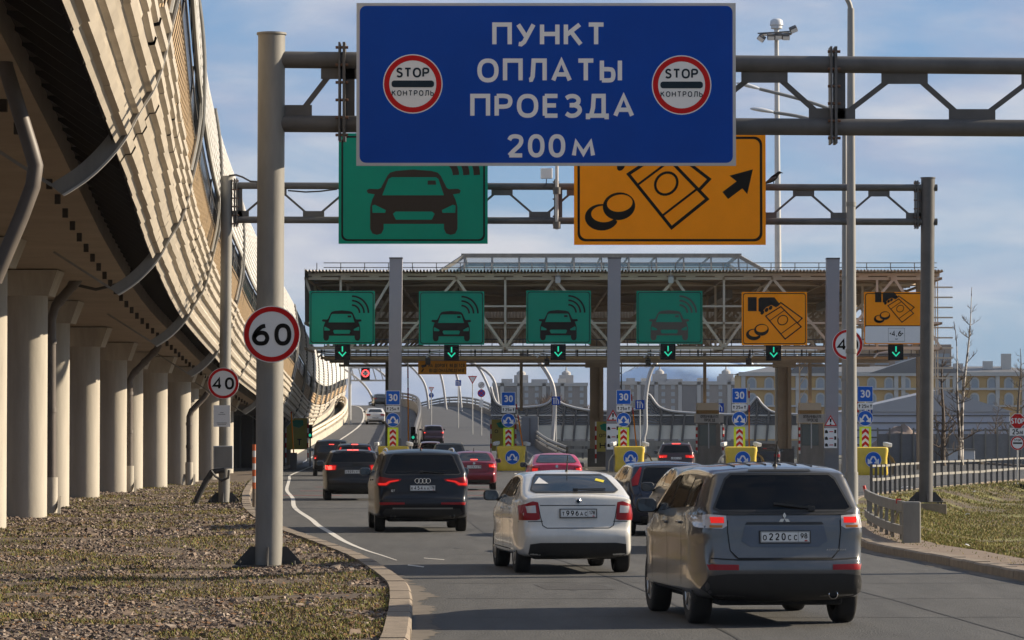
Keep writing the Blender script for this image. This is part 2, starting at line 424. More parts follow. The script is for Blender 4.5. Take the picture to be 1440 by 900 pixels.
# ------------------------------------------------------------------ ground, road, verges
from mathutils import noise as mn
random.seed(7)
KL = [(5, -1.0), (30, -.95), (36, -1.02), (42, -1.18), (46, -1.36), (50, -1.70), (55, -2.2), (60, -2.8), (68, -3.9), (76, -4.95), (88, -6.25), (101, -7.4), (130, -9.5), (170, -11.9), (213, -13.7), (263, -15.4), (300, -16.5)]
KR = [(5, 9.6), (30, 8.3), (49, 7.1), (56.8, 6.65), (63.3, 6.3), (75, 6.9), (90, 8.3), (116, 11.6), (150, 20.3), (180, 29.0), (220, 33), (300, 35)]
def smooth_tab(tab, n=5):
    return [(p.x, p.y) for p in catmull([(a, b, 0) for a, b in tab], n)]
KLs, KRs = smooth_tab(KL), smooth_tab(KR)
def kl(d): return interp(KLs, d)
def kr(d): return interp(KRs, d)
def verge_z(x, d):
    e = kl(d)-.2-x
    return .105-.10*min(1, max(0, e)/2.5)+.05*(mn.noise(Vector((x*.45, d*.22, 0))))*min(1, max(0, e)/1.2)
def lawn_z(x, d):
    e = x-kr(d)-.2
    return .12+.03*mn.noise(Vector((x*.3, d*.2, 5)))-.46*min(1, max(0, e-1.15)/1.8)

b = MB(); b.quad((-4000, -60, -.55), (4000, -60, -.55), (4000, 12000, -.55), (-4000, 12000, -.55))
struct(b.build('ground', M['far_ground']))
ds = [5+2.0*i for i in range(148)]
b = MB(); b.grid([[(lerp(kl(d)-.02, kr(d)+.02, t/12), d, 0) for t in range(13)] for d in ds])
struct(b.build('road', M['asphalt']))
b = MB()
rows = []
for i in range(110):
    d = 18+1.6*i*(1+i*.004)
    rows.append([(kl(d)-.16-q, d, verge_z(kl(d)-.16-q, d)) for q in (0, .4, .8, 1.2, 1.6, 2.2, 3, 4, 5, 6.5, 8, 10, 12, 15, 18, 22, 28, 40)])
b.grid(rows); struct(b.build('gravel_verge', M['dirt'], smooth=80))
rows = []
b = MB()
for i in range(90):
    d = 18+1.4*i
    rows.append([(kr(d)+.16+q, d, lawn_z(kr(d)+.16+q, d)) for q in (0, .5, 1, 1.5, 2.2, 3, 4, 5, 7, 9, 12, 16, 22, 30, 45)])
b.grid(rows); struct(b.build('lawn', M['lawn_soil'], smooth=80))
def kerb(name, path, side, h=.14, wd=.26, stone=1.0):
    b = MB(); d = path[0][0]+.5; tab = path
    d = 20.
    while d < 290:
        ln = stone if d < 110 else 4*stone
        x0, x1 = interp(tab, d), interp(tab, d+ln-.012)
        o = random.uniform(-.004, .004); z = h+random.uniform(-.006, .006)
        a0 = x0; a1 = x1; s_ = side*wd; c_ = side*.03
        vs = []
        for (x, y) in ((a0+o, d), (a1+o, d+ln-.014)):
            vs += [(x, y, -.05), (x, y, z-.025), (x+c_, y, z), (x+s_, y, z), (x+s_, y, -.05)]
        b.add(vs, [(0, 1, 6, 5), (1, 2, 7, 6), (2, 3, 8, 7), (3, 4, 9, 8), (0, 1, 2, 3, 4), (5, 6, 7, 8, 9)])
        d += ln
    return struct(b.build(name, M['kerb']))
kerb('kerb', KLs, -1)
kerb('kerb', KRs, 1)
b = MB()   # trodden earth behind the right kerb
M['path'] = mat('trodden_earth', (.17, .125, .09), .95, var=.25, vs=2.5, bump=.4, bs=18)
b.grid([[(kr(d)+.17+q*(.9+.35*mn.noise(Vector((d*.35, 0, 2)))), d, lawn_z(kr(d)+.17+q, d)+.012) for q in (0, .35, .7, 1.05)] for d in [22+1.2*i for i in range(48)]])
struct(b.build('footpath', M['path'], smooth=80))

# markings
LN = [(57.5, -1.86), (60, -2.2), (63, -2.62), (68, -3.2), (73.5, -3.72), (80, -4.35), (86, -4.85), (100, -6.1), (116, -7.15), (132, -8.35), (151, -9.5), (168, -10.5), (185, -11.5), (215, -12.6), (250, -13.9)]
LNs = smooth_tab(LN)
b = MB()
b.grid([[(x-w_, d, .005), (x+w_, d, .005)] for d, x, w_ in [(d, x, min(.065, .012+.004*(d-57.5))) for d, x in LNs]])
struct(b.build('lane_marking', M['line']))
b = MB()
for d, x0, x1, wd in ((55.2, -1.62, -1.35, .1), (58.5, -1.45, -1.1, .05), (73.5, -5.0, -4.2, .1)):
    b.quad((x0, d, .005), (x1, d-.8, .005), (x1, d-.8+wd*4, .005), (x0, d+wd*4, .005))
for i in range(9):
    d = 165+9*i
    for x in (-4.2, .2, 4.6, 9.2):
        if i % 3 == 0: b.box((x, d, .004), (.13, 3.5, .003))
struct(b.build('lane_marking', M['line']))
b = MB()
for d in (121, 131, 141, 163, 178, 190):
    for x0, x1 in ((-8.2, -6.2), (-3, -1), (1, 4), (6, 8.5)):
        b.box(((x0+x1)/2+.4, d, .004), (x1-x0, .35, .003))
struct(b.build('worn_red_marking', M['redline']))
M['tarseam'] = mat('tar_seam', (.028, .027, .026), .8)
b = MB()
for d0, xs in ((44, (-.8, 1.2, 3, 7)), (48.6, (-1, 3, 5, 7)), (60.4, (-1, 1, 3.5, 6)), (39.5, (-.8, 2, 4, 8))):
    ribbon_pts = [(x, d0+.25*mn.noise(Vector((x, d0, 0)))) for x in [lerp(xs[0], xs[-1], t/30) for t in range(31)]]
    for (x0, y0), (x1, y1) in zip(ribbon_pts, ribbon_pts[1:]):
        b.quad((x0, y0-.025, .0045), (x1, y1-.025, .0045), (x1, y1+.025, .0045), (x0, y0+.025, .0045))
struct(b.build('tar_seam', M['tarseam']))

M['patch'] = mat('asphalt_patch', (.043, .041, .040), .85, var=.2, vs=2.5, bump=.8, bs=40)
b = MB()
for x, d, w_, l_ in ((3.9, 58, 1.5, 4.5), (-1.2, 84, 1.8, 9), (5.2, 100, 2.2, 7), (.9, 46.6, .9, 1.6)):
    a = -.1; n = 8; q = [(x-w_/2, d), (x-w_/2+a*l_, d+l_), (x+w_/2+a*l_, d+l_), (x+w_/2, d)]
    b.add([(px_, py_, .0032) for px_, py_ in q], [(0, 1, 2, 3)])
struct(b.build('asphalt_patch', M['patch']))
b = MB()
for u in (.36, .68):
    rw_ = [(lerp(kl(d), kr(d), u)+.04*mn.noise(Vector((d*.6, u, 0))), d) for d in [26+.8*i for i in range(150)]]
    b.grid([[(x-.018, d, .0042), (x+.018, d, .0042)] for x, d in rw_])
struct(b.build('paving_joint', M['tarseam']))
M['dust'] = mat('kerb_dust', (.105, .088, .070), .95, var=.3, vs=3)
M['stain'] = mat('oil_stain', (.040, .038, .036), .7, var=.3, vs=3)
for tab, sg in ((kl, 1), (kr, -1)):
    b = MB(); rows = []; d = 24.
    while d < 130:
        w_ = max(.03, .22+.22*mn.noise(Vector((d*.5, sg, 1)))+.16*mn.noise(Vector((d*2.3, sg, 4)))+.08*mn.noise(Vector((d*9, sg, 4))))
        rows.append([(tab(d)+sg*.0, d, .0035), (tab(d)+sg*w_, d, .0035)]); d += .12
    b.grid(rows); struct(b.build('road_dust', M['dust']))
b = MB(); rr = random.Random(4)
for i in range(26):
    d = 45*(150/34)**rr.random(); u = rr.choice((.22, .30, .48, .56, .74, .82)); x = lerp(kl(d), kr(d), u)+rr.uniform(-.5, .5); r = rr.uniform(.04, .16)
    n = 12; b.add([(x+r*math.cos(2*PI*k/n)*rr.uniform(.6, 1.1), d+r*2.2*math.sin(2*PI*k/n)*rr.uniform(.6, 1.1), .0038) for k in range(n)], [tuple(range(n))])
struct(b.build('oil_stain', M['stain']))

# gravel stones (nobody could count them)
M['stone_a'] = mat('gravel_stone', (.185, .135, .10), .9, var=.45, vs=7)
M['stone_b'] = mat('gravel_stone_pale', (.25, .20, .16), .9, var=.35, vs=7)
M['stone_c'] = mat('gravel_stone_dark', (.085, .06, .048), .9, var=.4, vs=7)
def in_stone(x, d): return mn.noise(Vector((x*.33, d*.30, 9)))+.5*mn.noise(Vector((x*1.1, d*.8, 3)))
def gravel():
    b = MB(); n = 0
    dirs = [Vector(v) for v in ((-1, -1, -.6), (1, -1, -.6), (1, 1, -.6), (-1, 1, -.6), (-.7, -.7, .7), (.7, -.7, .7), (.7, .7, .7), (-.7, .7, .7))]
    while n < 32000:
        d = 33.5*(140/33.5)**(random.random()**1.35)
        xl = max(-.152*d-.3, -40); xr = kl(d)-.2
        if xl > xr: continue
        x = random.uniform(xl, xr)
        f = in_stone(x, d)
        if f < .0 and random.random() < .85: continue
        s = random.choice((.009, .012, .016, .02, .028))*random.uniform(.8, 1.3)*(1 if d < 70 else 1.5)
        if random.random() < .02: s *= 1.9
        z = verge_z(x, d)+s*.1
        rot = Matrix.Rotation(random.uniform(0, 6.3), 3, 'Z')@Matrix.Rotation(random.uniform(-.5, .5), 3, 'X')
        b.cur = random.choice((0, 0, 1, 2, 2))
        vs = [Vector((x, d, z))+rot@Vector((v.x*s*random.uniform(.55, 1.4), v.y*s*random.uniform(.55, 1.3), v.z*s*random.uniform(.45, 1.1))) for v in dirs]
        b.add(vs, [(0, 1, 5, 4), (1, 2, 6, 5), (2, 3, 7, 6), (3, 0, 4, 7), (4, 5, 6), (4, 6, 7)]); n += 1
    return stuff(b.build('gravel', [M['stone_a'], M['stone_b'], M['stone_c']], recalc=False), 'loose broken gravel stones strewn over the verge left of the kerb', 'gravel')
gravel()
M['blade_g'] = mat('grass_green', (.12, .135, .016), .8, var=.3, vs=1.5)
M['blade_s'] = mat('grass_straw', (.23, .175, .045), .85, var=.3, vs=1.5)
M['blade_b'] = mat('grass_brown', (.115, .07, .03), .9, var=.3, vs=1.5)
def blades(name, label, n, pick, zf, hmin, hmax, wts):
    b = MB(); k = 0
    while k < n:
        q = pick()
        if q is None: continue
        x, d, sc = q; z = zf(x, d)-.01
        h = random.uniform(hmin, hmax)*sc; a = random.uniform(0, PI); w_ = random.uniform(.004, .009)*sc
        lean = Vector((random.uniform(-.6, .6), random.uniform(-.6, .6), 0))*h
        dx = Vector((math.cos(a), math.sin(a), 0))*w_
        p = Vector((x, d, z)); b.cur = random.choices((0, 1, 2), wts)[0]
        b.add([p-dx, p+dx, p+lean*.4+Vector((0, 0, h*.6))+dx*.6, p+lean+Vector((0, 0, h))], [(0, 1, 2), (0, 2, 3)]); k += 1
    return stuff(b.build(name, [M['blade_g'], M['blade_s'], M['blade_b']], recalc=False), label, 'grass')
def pickL():
    d = 33.5*(150/33.5)**(random.random()**1.3)
    xl = -.152*d-.3; xr = kl(d)-.25
    if xl > xr: return None
    x = random.uniform(xl, xr)
    f = in_stone(x, d)
    if f > .10 and random.random() < .95: return None
    if mn.noise(Vector((x*.8, d*.5, 30))) < -.25: return None
    return x, d, 1+d/140
blades('verge_grass', 'short patchy green and straw grass between the gravel left of the kerb', 80000, pickL, verge_z, .012, .045, (.34, .26, .40))
def pickR():
    d = 48*(150/48)**random.random()
    x = kr(d)+.5+random.random()**1.2*.16*d
    if x > .15*d+.6: return None
    if x-kr(d) < 1.1 and random.random() < .9: return None
    if mn.noise(Vector((x*.5, d*.22, 60))) < -.18 and random.random() < .8: return None
    return x, d, 1+d/100
blades('lawn_grass', 'thin olive and straw coloured grass on the lawn right of the road', 60000, pickR, lawn_z, .012, .04, (.44, .40, .16))
def dead_leaves():
    b = MB()
    M['leaf'] = mat('dead_leaf', (.17, .085, .035), .9, var=.4, vs=9)
    for i in range(2600):
        d = 33.5*(90/33.5)**(random.random()**1.2); x = random.uniform(-.15*d, kl(d)-.25)
        if x < -.15*d: continue
        p = Vector((x, d, verge_z(x, d)+.02)); r = random.uniform(.015, .04)
        rot = Matrix.Rotation(random.uniform(0, 6), 3, 'Z')@Matrix.Rotation(random.uniform(-.7, .7), 3, 'X')
        b.add([p+rot@Vector(v)*r for v in ((-1, 0, 0), (0, -.6, .2), (1, 0, .1), (0, .6, 0))], [(0, 1, 2, 3)])
    stuff(b.build('leaf_litter', M['leaf'], recalc=False), 'scattered brown dead leaves lying between the gravel stones', 'leaves')
dead_leaves()

# ------------------------------------------------------------------ viaduct with its noise screen
VP = [(4, -3.3, 5.4), (29, -4.3, 5.0), (54, -6.05, 4.5), (79, -7.98, 3.98), (104, -9.63, 3.47), (129, -10.85, 3.0), (154, -11.95, 2.5), (204, -13.4, 1.45), (254, -15.3, .75), (304, -17.2, .9), (354, -19.0, 1.7), (404, -20.6, 2.9), (454, -22.0, 4.0)]
VPs = [p for p in catmull(VP, 10)]
TX = [(p.x, p.y) for p in VPs]; TH = [(p.x, p.z) for p in VPs]
def vframe(d):
    x0, x1 = interp(TX, d-1.5), interp(TX, d+1.5)
    t = Vector((x1-x0, 3, 0)).normalized(); r = Vector((t.y, -t.x, 0))
    return Vector((interp(TX, d), d, CAMH+interp(TH, d))), r, t
def V(d, a, b_, along=0.):
    o, r, t = vframe(d); return o+r*a+Vector((0, 0, b_))+t*along
PROF = [(-.76, -.87), (-.45, -.42), (0, 0), (.5, .28), (.98, .55), (1.85, .77), (2.83, .98), (4.1, 1.04), (5.2, .98), (6.15, .84)]
PRs = [(p.x, p.y) for p in catmull([(b_, a, 0) for b_, a in PROF], 6)]
def pa(b_): return interp(PRs, b_)
def pn(b_):
    da = pa(b_+.05)-pa(b_-.05); v = Vector((.1, -da)); return v.normalized()   # (a, b) outward normal
def sheet(mb, d0, d1, b0, b1, period, amp, off, nseg=2, jit=0.):
    cols = []; n = max(2, int(round((b1-b0)/period)))
    for i in range(n):
        for t, o in ((0, 0), (.36, 0), (.5, 1), (.86, 1)):
            cols.append((b0+(b1-b0)*(i+t)/n, o))
    cols.append((b1, 0))
    rows = []
    for k in range(nseg+1):
        d = lerp(d0, d1, k/nseg); row = []
        for q, (bb, o) in enumerate(cols):
            nn = pn(bb); h = off+o*amp+jit*(k/nseg)
            row.append(V(d, pa(bb)+nn.x*h, bb+nn.y*h, along=(jit*1.5*((q//2) % 2) if k == 0 else 0)))
        rows.append(row)
    mb.grid(rows)
via = thing('viaduct', 'concrete viaduct on round columns with a bulging corrugated noise screen left of the road', 'viaduct', (0, 0, 0))
BAY = 25.0
d = 4.0; k = 0
while d < 440:
    e = min(d+BAY, 452)
    lo, wi, lv, up, ra = MB(), MB(), MB(), MB(), MB()
    ns = 8 if d < 200 else 4
    rnd = random.Random(k*13+5)
    for s_ in range(ns):
        u0, u1 = lerp(d, e, s_/ns)+.03, lerp(d, e, (s_+1)/ns)-.03
        # two bands of sheets, overlapping each other like real cladding
        sheet(lo, u0, u1, -.02, .98, .30, .075, rnd.uniform(-.02, .012), jit=rnd.uniform(.0, .055))
        sheet(lo, u0+rnd.uniform(-.02, .3), u1-.01, .99, 1.82, .30, .075, rnd.uniform(-.012, .02), jit=rnd.uniform(.0, .055))
        sheet(up, u0, u1, 3.5, 4.85, .22, .04, rnd.uniform(0, .01), jit=rnd.uniform(0, .012))
        sheet(up, u0, u1, 4.86, 6.15, .22, .04, rnd.uniform(0, .01), jit=rnd.uniform(0, .012))
        if d >= 230: sheet(lv, u0, u1, 1.78, 2.62, .19, .06, -.09)
        if s_ % 4 == 2: ra.tube([V(u0, pa(q)-.06, q) for q in (2.3, 2.7, 3.1, 3.5)], .025, 5)
    if d < 230:
        q = d+.15; rws = []
        while q < e-.1:
            for dq, o in ((0, -.04), (.40, -.04), (.43, -.34), (.70, -.34)): rws.append([V(q+dq, pa(t)+o, t) for t in (1.8, 2.1, 2.4, 2.72)])
            q += .74
        lv.grid(rws)
    rows = [[V(lerp(d, e, i/8), pa(bb)-.1, bb) for bb in (1.75, 2.1, 2.5, 3.0, 3.3, 3.55)] for i in range(9)]
    wi.grid(rows)
    for bb in (2.62, 3.05):
        ra.tube([V(lerp(d, e, i/6), pa(bb)-.02, bb) for i in range(7)], .014, 5)
    # rounded frame round the window band
    lp = []
    for i in range(7): lp.append(V(lerp(d+.9, e-.9, i/6), pa(3.5)+.03, 3.5))
    fr = MB(); fr.tube(lp, .05, 6)
    for sgn, dd in ((1, d+.13), (-1, e-.13)):
        fr.tube([V(dd, pa(2.0)+.02, 1.95), V(dd, pa(2.6)+.02, 2.6), V(dd+sgn*.05, pa(3.1)+.03, 3.1), V(dd+sgn*.35, pa(3.38)+.03, 3.38), V(dd+sgn*.9, pa(3.5)+.03, 3.5)], .05, 6)
    # corner gussets where the white cladding runs down beside the window
        up.grid([[V(dd+sgn*t*.9, pa(3.55)+.01, 3.55), V(dd+sgn*t*.9, pa(3.5-.9*(1-t)**2)+.01, 3.5-.9*(1-t)**2)] for t in (0, .1, .2, .35, .5, .7, 1)])
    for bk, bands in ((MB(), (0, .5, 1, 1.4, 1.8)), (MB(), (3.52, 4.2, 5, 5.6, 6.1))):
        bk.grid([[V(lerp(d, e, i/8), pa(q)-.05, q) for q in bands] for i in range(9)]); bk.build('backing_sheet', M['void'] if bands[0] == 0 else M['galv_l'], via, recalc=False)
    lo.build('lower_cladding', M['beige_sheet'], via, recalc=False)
    up.build('upper_cladding', M['white_sheet'], via, recalc=False)
    wo = wi.build('screen_window', M['dark_glass'], via, recalc=False)
    lv.build('window_louver', M['tan_louver'], wo, recalc=False)
    if ra.v: ra.build('window_rail', M['galv_d'], wo, smooth=50)
    fr.build('window_frame', M['rib'], wo, smooth=50)
    # rib
    rb = MB()
    pr = [q for q in PRs]
    def ribp(bb, inn, al):
        nn = pn(bb); return V(d, pa(bb)+nn.x*inn, bb+nn.y*inn, along=al)
    for (b0, _), (b1, __) in zip(pr, pr[1:]):
        for ci, i0, i1, w_ in ((1, -.13, .11, .03), (0, .10, .135, .10)):
            rb.cur = ci
            p = [ribp(b0, i0, -w_/2), ribp(b0, i0, w_/2), ribp(b0, i1, w_/2), ribp(b0, i1, -w_/2), ribp(b1, i0, -w_/2), ribp(b1, i0, w_/2), ribp(b1, i1, w_/2), ribp(b1, i1, -w_/2)]
            rb.add(p, [(0, 1, 5, 4), (1, 2, 6, 5), (2, 3, 7, 6), (3, 0, 4, 7)])
    rb.build('rib', [M['rib'], M['galv']], via, smooth=40)  # web gets darker steel than the flange, shade put into its colour
    # saw-edged closer strip on the far side of the rib
    sw = MB()
    for i in range(9):
        b0 = 1.9+i*.18; sw.add([V(d, pa(b0)-.02, b0, .1), V(d, pa(b0+.09)-.02, b0+.09, .1), V(d, pa(b0+.12)-.02, b0+.12, .42), V(d, pa(b0+.03)-.02, b0+.03, .42)], [(0, 1, 2, 3)])
        sw.add([V(d, pa(b0+.09)-.07, b0+.09, .1), V(d, pa(b0+.18)-.07, b0+.18, .1), V(d, pa(b0+.18)-.07, b0+.18, .34), V(d, pa(b0+.09)-.07, b0+.09, .34)], [(0, 1, 2, 3)])
    sw.build('closer_strip', M['white_sheet'], via, recalc=False)
    if d < 250:
        # tail stiffener bracket under the deck
        tb = MB(); tb.bar(V(d, -.95, -.68), V(d, -2.2, .12), .05, .05)
        tb.build('tail_bracket', M['galv'], via)
    d = e; k += 1
# deck
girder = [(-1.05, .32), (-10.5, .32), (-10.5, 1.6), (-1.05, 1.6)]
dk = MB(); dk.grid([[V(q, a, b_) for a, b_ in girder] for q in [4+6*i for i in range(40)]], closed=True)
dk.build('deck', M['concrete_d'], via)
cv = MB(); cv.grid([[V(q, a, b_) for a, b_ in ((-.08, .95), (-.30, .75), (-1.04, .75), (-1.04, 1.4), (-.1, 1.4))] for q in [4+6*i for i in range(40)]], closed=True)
cv.build('cantilever', M['void'], via)  # shadow under the deck edge is put into this near-black colour
br = MB(); q = 5.
while q < 230:
    br.bar(V(q, -.06, .12), V(q, -1.04, .8), .07, .16); q += 1.55
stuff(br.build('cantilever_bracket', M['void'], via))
q = 8.; lug = None
while q < 200:
    if lug is None: lug = MB().box((0, 0, 0), (.10, .12, .2)).build('drain_lug', M['void'], via, V(q, -1.5, .24))
    else: dup(lug, via, V(q, -1.5, .24))
    q += 3.1
# cross beams under the deck
b = MB(); b.bar(V(33, -1.2, .16), V(33, -9, .16), 1.6, .3); b.build('cross_beam', M['concrete_d'], via)
COLS = [(-24, 77.5), (37, 88), (72, 101), (118, 116), (158, 127), (182, 135), (217, 139), (251, 149), (263, 157), (294, 165), (306, 178), (315, 192)]
for i, (px, D) in enumerate(COLS):
    x = (px-720)/F*D; r = .52
    o, rr, t = vframe(D); top = o.z+.30
    gz = verge_z(x, D)
    cb = MB(); cb.cyl((0, 0, -.3), (0, 0, top-gz-.62), r, r, 40)
    cb.build('column', M['concrete'], via, (x, D, gz), smooth=40)
    kb = MB()
    w0, w1, h0, h1 = .62, .85, top-.62, top
    xl = x-5.6
    vs = [(xl, D-w0, h0), (x+w0, D-w0, h0), (x+w0, D+w0, h0), (xl, D+w0, h0), (xl, D-w0-.1, h1), (x+w1, D-w0-.1, h1), (x+w1, D+w0+.1, h1), (xl, D+w0+.1, h1)]
    kb.add(vs, [(0, 1, 5, 4), (1, 2, 6, 5), (2, 3, 7, 6), (3, 0, 4, 7), (3, 2, 1, 0), (4, 5, 6, 7)])
    kb.build('column_cap', M['concrete'], via)
    cb = MB(); cb.cyl((0, 0, -.3), (0, 0, top-gz-.62), r, r, 32)
    cb.build('column', M['concrete'], via, (x-4.6, D+1, gz), smooth=40)
def pipe(pts, D, r, name='drain_pipe', foot=True):
    pb = MB(); ps = [P(x, y, D+dd) for x, y, dd in pts]
    if foot: ps[-1].z = .35
    pb.tube(ps, r, 12)
    for p, q in zip(ps, ps[1:]):
        dv = (q-p); L = dv.length
        if L > 1.2:
            for t in (.12, .5, .88): pb.cyl(p+dv*t-dv.normalized()*.06, p+dv*t+dv.normalized()*.06, r*1.16, n=12)
    o = pb.build(name, M['pipe'], via, smooth=40)
    if foot:
        f = MB(); x, y = ps[-1].x, ps[-1].y
        f.cyl((x, y, .02), (x, y, .95), r*1.35, n=14); f.build('pipe_socket', M['concrete'], o, smooth=40)
        for s_ in (-1, 1): MB().bar((x+s_*.24, y-.3, -.02), (x+s_*.2, y+.1, .42), .08, .12).build('pipe_support', M['concrete'], o)
    return o
pipe([(5, 60, 0), (8, 95, 0), (43, 208, 0), (50, 233, 0), (46, 262, 0), (30, 305, 0), (-8, 395, 0)], 47, .105, foot=False)
pipe([(135, 318, 0), (135, 358, 0), (127, 372, 0), (78, 430, 0), (72, 450, 0), (72, 700, 0)], 92, .125)
pipe([(224, 484, 0), (220, 492, 0), (187, 526, 0), (182, 536, 0), (182, 686, 0)], 128, .12)
pipe([(292, 552, 0), (288, 558, 0), (269, 578, 0), (266, 586, 0), (266, 672, 0)], 146, .12)
cbm = MB(); cbm.tube([P(x, y, 93) for x, y in ((8, 383), (80, 384), (104, 400), (135, 407), (165, 400), (190, 378), (215, 352))], .045, 6); cbm.tube([P(x, y, 93.3) for x, y in ((80, 384), (110, 396), (150, 398), (185, 370))], .03, 6)
cbm.build('cable', M['steel_black'], via, smooth=40)
# back wall added beyond the columns, shade put into its dark colour
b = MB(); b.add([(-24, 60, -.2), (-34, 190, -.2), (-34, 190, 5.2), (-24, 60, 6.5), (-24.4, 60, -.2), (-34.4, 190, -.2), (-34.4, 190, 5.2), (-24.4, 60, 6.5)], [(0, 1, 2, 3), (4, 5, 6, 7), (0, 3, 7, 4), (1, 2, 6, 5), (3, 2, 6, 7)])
b.build('shade_wall', M['void'], via)
# ------------------------------------------------------------------ signs and gantries
class Px:
    """local drawing frame of a flat sign: photo-pixel sizes turned into metres at distance D"""
    def __init__(s, cx, cy, D): s.cx, s.cy, s.s, s.D = cx, cy, D/F, D; s.o = P(cx, cy, D)
    def pt(s, x, y): return ((x-s.cx)*s.s, (s.cy-y)*s.s)
    def pts(s, l): return [s.pt(x, y) for x, y in l]
    def rect(s, x0, y0, x1, y1): return s.pts([(x0, y1), (x1, y1), (x1, y0), (x0, y0)])
    def rr(s, x0, y0, x1, y1, r): 
        cx, cz = s.pt((x0+x1)/2, (y0+y1)/2); return rrect((x1-x0)*s.s, (y1-y0)*s.s, r*s.s, cx, cz)
    def circ(s, x, y, r, n=36, ry=None, rot=0.):
        cx, cz = s.pt(x, y); return circ(r*s.s, cx, cz, n, None if ry is None else ry*s.s, rot)
    def txt(s, mb, t, x0, x1, y0, y1, wt=.15, y=-.008, gap=.2):
        h = (y1-y0)*s.s; W_ = (x1-x0)*s.s; k = W_/text_w(t, h, wt, gap); cx, cz = s.pt((x0+x1)/2, y1)
        text(mb, t, cx, cz, h, wt, y, gap, k)
    def rib(s, mb, pts, w_, y, closed=False): ribbon(mb, s.pts(pts), w_*s.s, y, closed)
def slab(poly, y0, y1):
    return MB().prism(poly, y0, y1)
def flatpart(name, m, parent, outline, holes=(), y=-.004):
    return MB().poly(outline, holes, y).build(name, m, parent)

# --- overhead gantry, near
def gantry(name, label, D, posts, ytop, ybot, x0, x1, rt, tops, bots, flanges, gw, r_post, foots, dark):
    t = thing(name, label, 'sign gantry', P(posts[0][0], 614+2*F/D, D).xyz*1)
    o = t.location.copy(); o.z = 0; t.location = o
    s = D/F
    def L(px, py, dy=0.): return P(px, py, D+dy)-o
    for i, (px, py_top, gz) in enumerate(posts):
        b = MB(); top = L(px, py_top)
        bx = P(px-4 if i == 0 else px-3, 614+2*F/D, D)-o
        p0 = Vector((bx.x, 0, gz)); p1 = Vector((top.x, 0, top.z))
        b.cyl(p0, p1, r_post[i], n=32)
        b.cyl(p1, p1+Vector((0, 0, .03)), r_post[i]*1.1, n=32)
        pst = b.build('post', M['galv'] if not dark else M['galv_d'] if i else M['galv'], t, smooth=40)
        f = MB()
        for a in (0, PI/2, PI, 3*PI/2):
            dx = Vector((math.cos(a), math.sin(a), 0)); r = r_post[i]
            q = Vector((-dx.y, dx.x, 0))*.012
            A = p0+dx*r*.9; B = p0+dx*(r+.30); A2 = A+Vector((0, 0, .30)); B2 = B+Vector((0, 0, .05)); A3 = A+dx*.09+Vector((0, 0, .30))
            vs = [v+k for k in (q, -q) for v in (A, B, B2, A3, A2)]
            f.add(vs, [(0, 1, 2, 3, 4), (9, 8, 7, 6, 5), (0, 5, 6, 1), (1, 6, 7, 2), (2, 7, 8, 3), (3, 8, 9, 4)])
        f.box(p0+Vector((0, 0, .012)), (r_post[i]*2+.62, r_post[i]*2+.62, .024))
        f.build('base_plate', M['steel_black'], pst)
        for a in range(4):
            q = p0+Vector(((-1, 1, -1, 1)[a], (-1, -1, 1, 1)[a], 0))*(r_post[i]+.2)
            MB().cyl(q+Vector((0, 0, -.12)), q+Vector((0, 0, .1)), .022, n=8).build('bolt', M['steel_black'], pst)
    mt = M['galv_d']
    for nm, yy in (('top_chord', ytop), ('bottom_chord', ybot)):
        MB().cyl(L(x0, yy[0]), L(x1, yy[1]), rt, n=20).build(nm, mt, t, smooth=40)
    def yl(yy, px): return lerp(yy[0], yy[1], (px-x0)/(x1-x0))
    w_, h_ = gw
    for px in tops:
        MB().box(L(px, yl(ytop, px)+rt/s+h_/2/s-.5), (w_, .03, h_)).build('gusset', mt, t)
    for px in bots:
        MB().box(L(px, yl(ybot, px)-rt/s-h_/2/s+.5), (w_, .03, h_)).build('gusset', mt, t)
    for px in tops:
        for qx in bots:
            if abs(px-qx) < .75*abs(tops[1]-tops[0]):
                sg = 1 if qx > px else -1
                a = L(px+sg*w_*.3/s, yl(ytop, px)+rt/s+h_*.5/s, .03); c = L(qx-sg*w_*.3/s, yl(ybot, qx)-rt/s-h_*.5/s, .03)
                MB().bar(a, c, .05, rt*.62).build('diagonal', mt, t)
    for px in flanges:
        yt, yb = yl(ytop, px)-rt/s*2, yl(ybot, px)+rt/s*2
        b = MB(); a = L(px, yt); c = L(px, yb)
        b.box((a+c)/2+Vector((-.045, 0, 0)), (.03, rt*2.9, abs(a.z-c.z))); b.box((a+c)/2+Vector((.025, 0, 0)), (.04, rt*2.9, abs(a.z-c.z)))
        fl = b.build('flange', mt, t)
        for k in range(6):
            z = lerp(a.z, c.z, (k+.3)/5.6); MB().cyl(((a.x)-.10, -rt*1.2, z), (a.x+.09, -rt*1.2, z), .022, n=8).build('bolt', M['bolt'], fl)
        MB().box((a+c)/2+Vector((.1, 0, 0)), (.16, .03, abs(L(px, ytop[0]).z-L(px, ybot[0]).z))).build('stiffener', mt, t)
    return t
D1 = 53.5
gz1 = verge_z(-3.68, D1)
g1 = gantry('sign_gantry', 'grey steel gantry on a thick round post at the gravel, carrying the big blue sign', D1, [(382, 49, gz1), (1905, 49, .1)], (84, 97), (174, 183), 395, 1890, .128,
    [484+197*k for k in range(8)], [406]+[382+197*k for k in range(1, 8)], [482, 1172], (.70, .16), (.205, .205), None, False)
D2 = 103.
gzl = verge_z(-8.3, D2)
g2 = gantry('sign_gantry', 'second thinner gantry carrying a green and an orange sign, right post on a concrete block', D2, [(319, 249, gzl), (1305, 251, .10)], (261, 264), (309, 312), 328, 1318, .10,
    [388+106*k for k in range(9)], [335+106*k for k in range(10)], [332, 782, 1289], (.62, .17), (.165, .20), None, True)

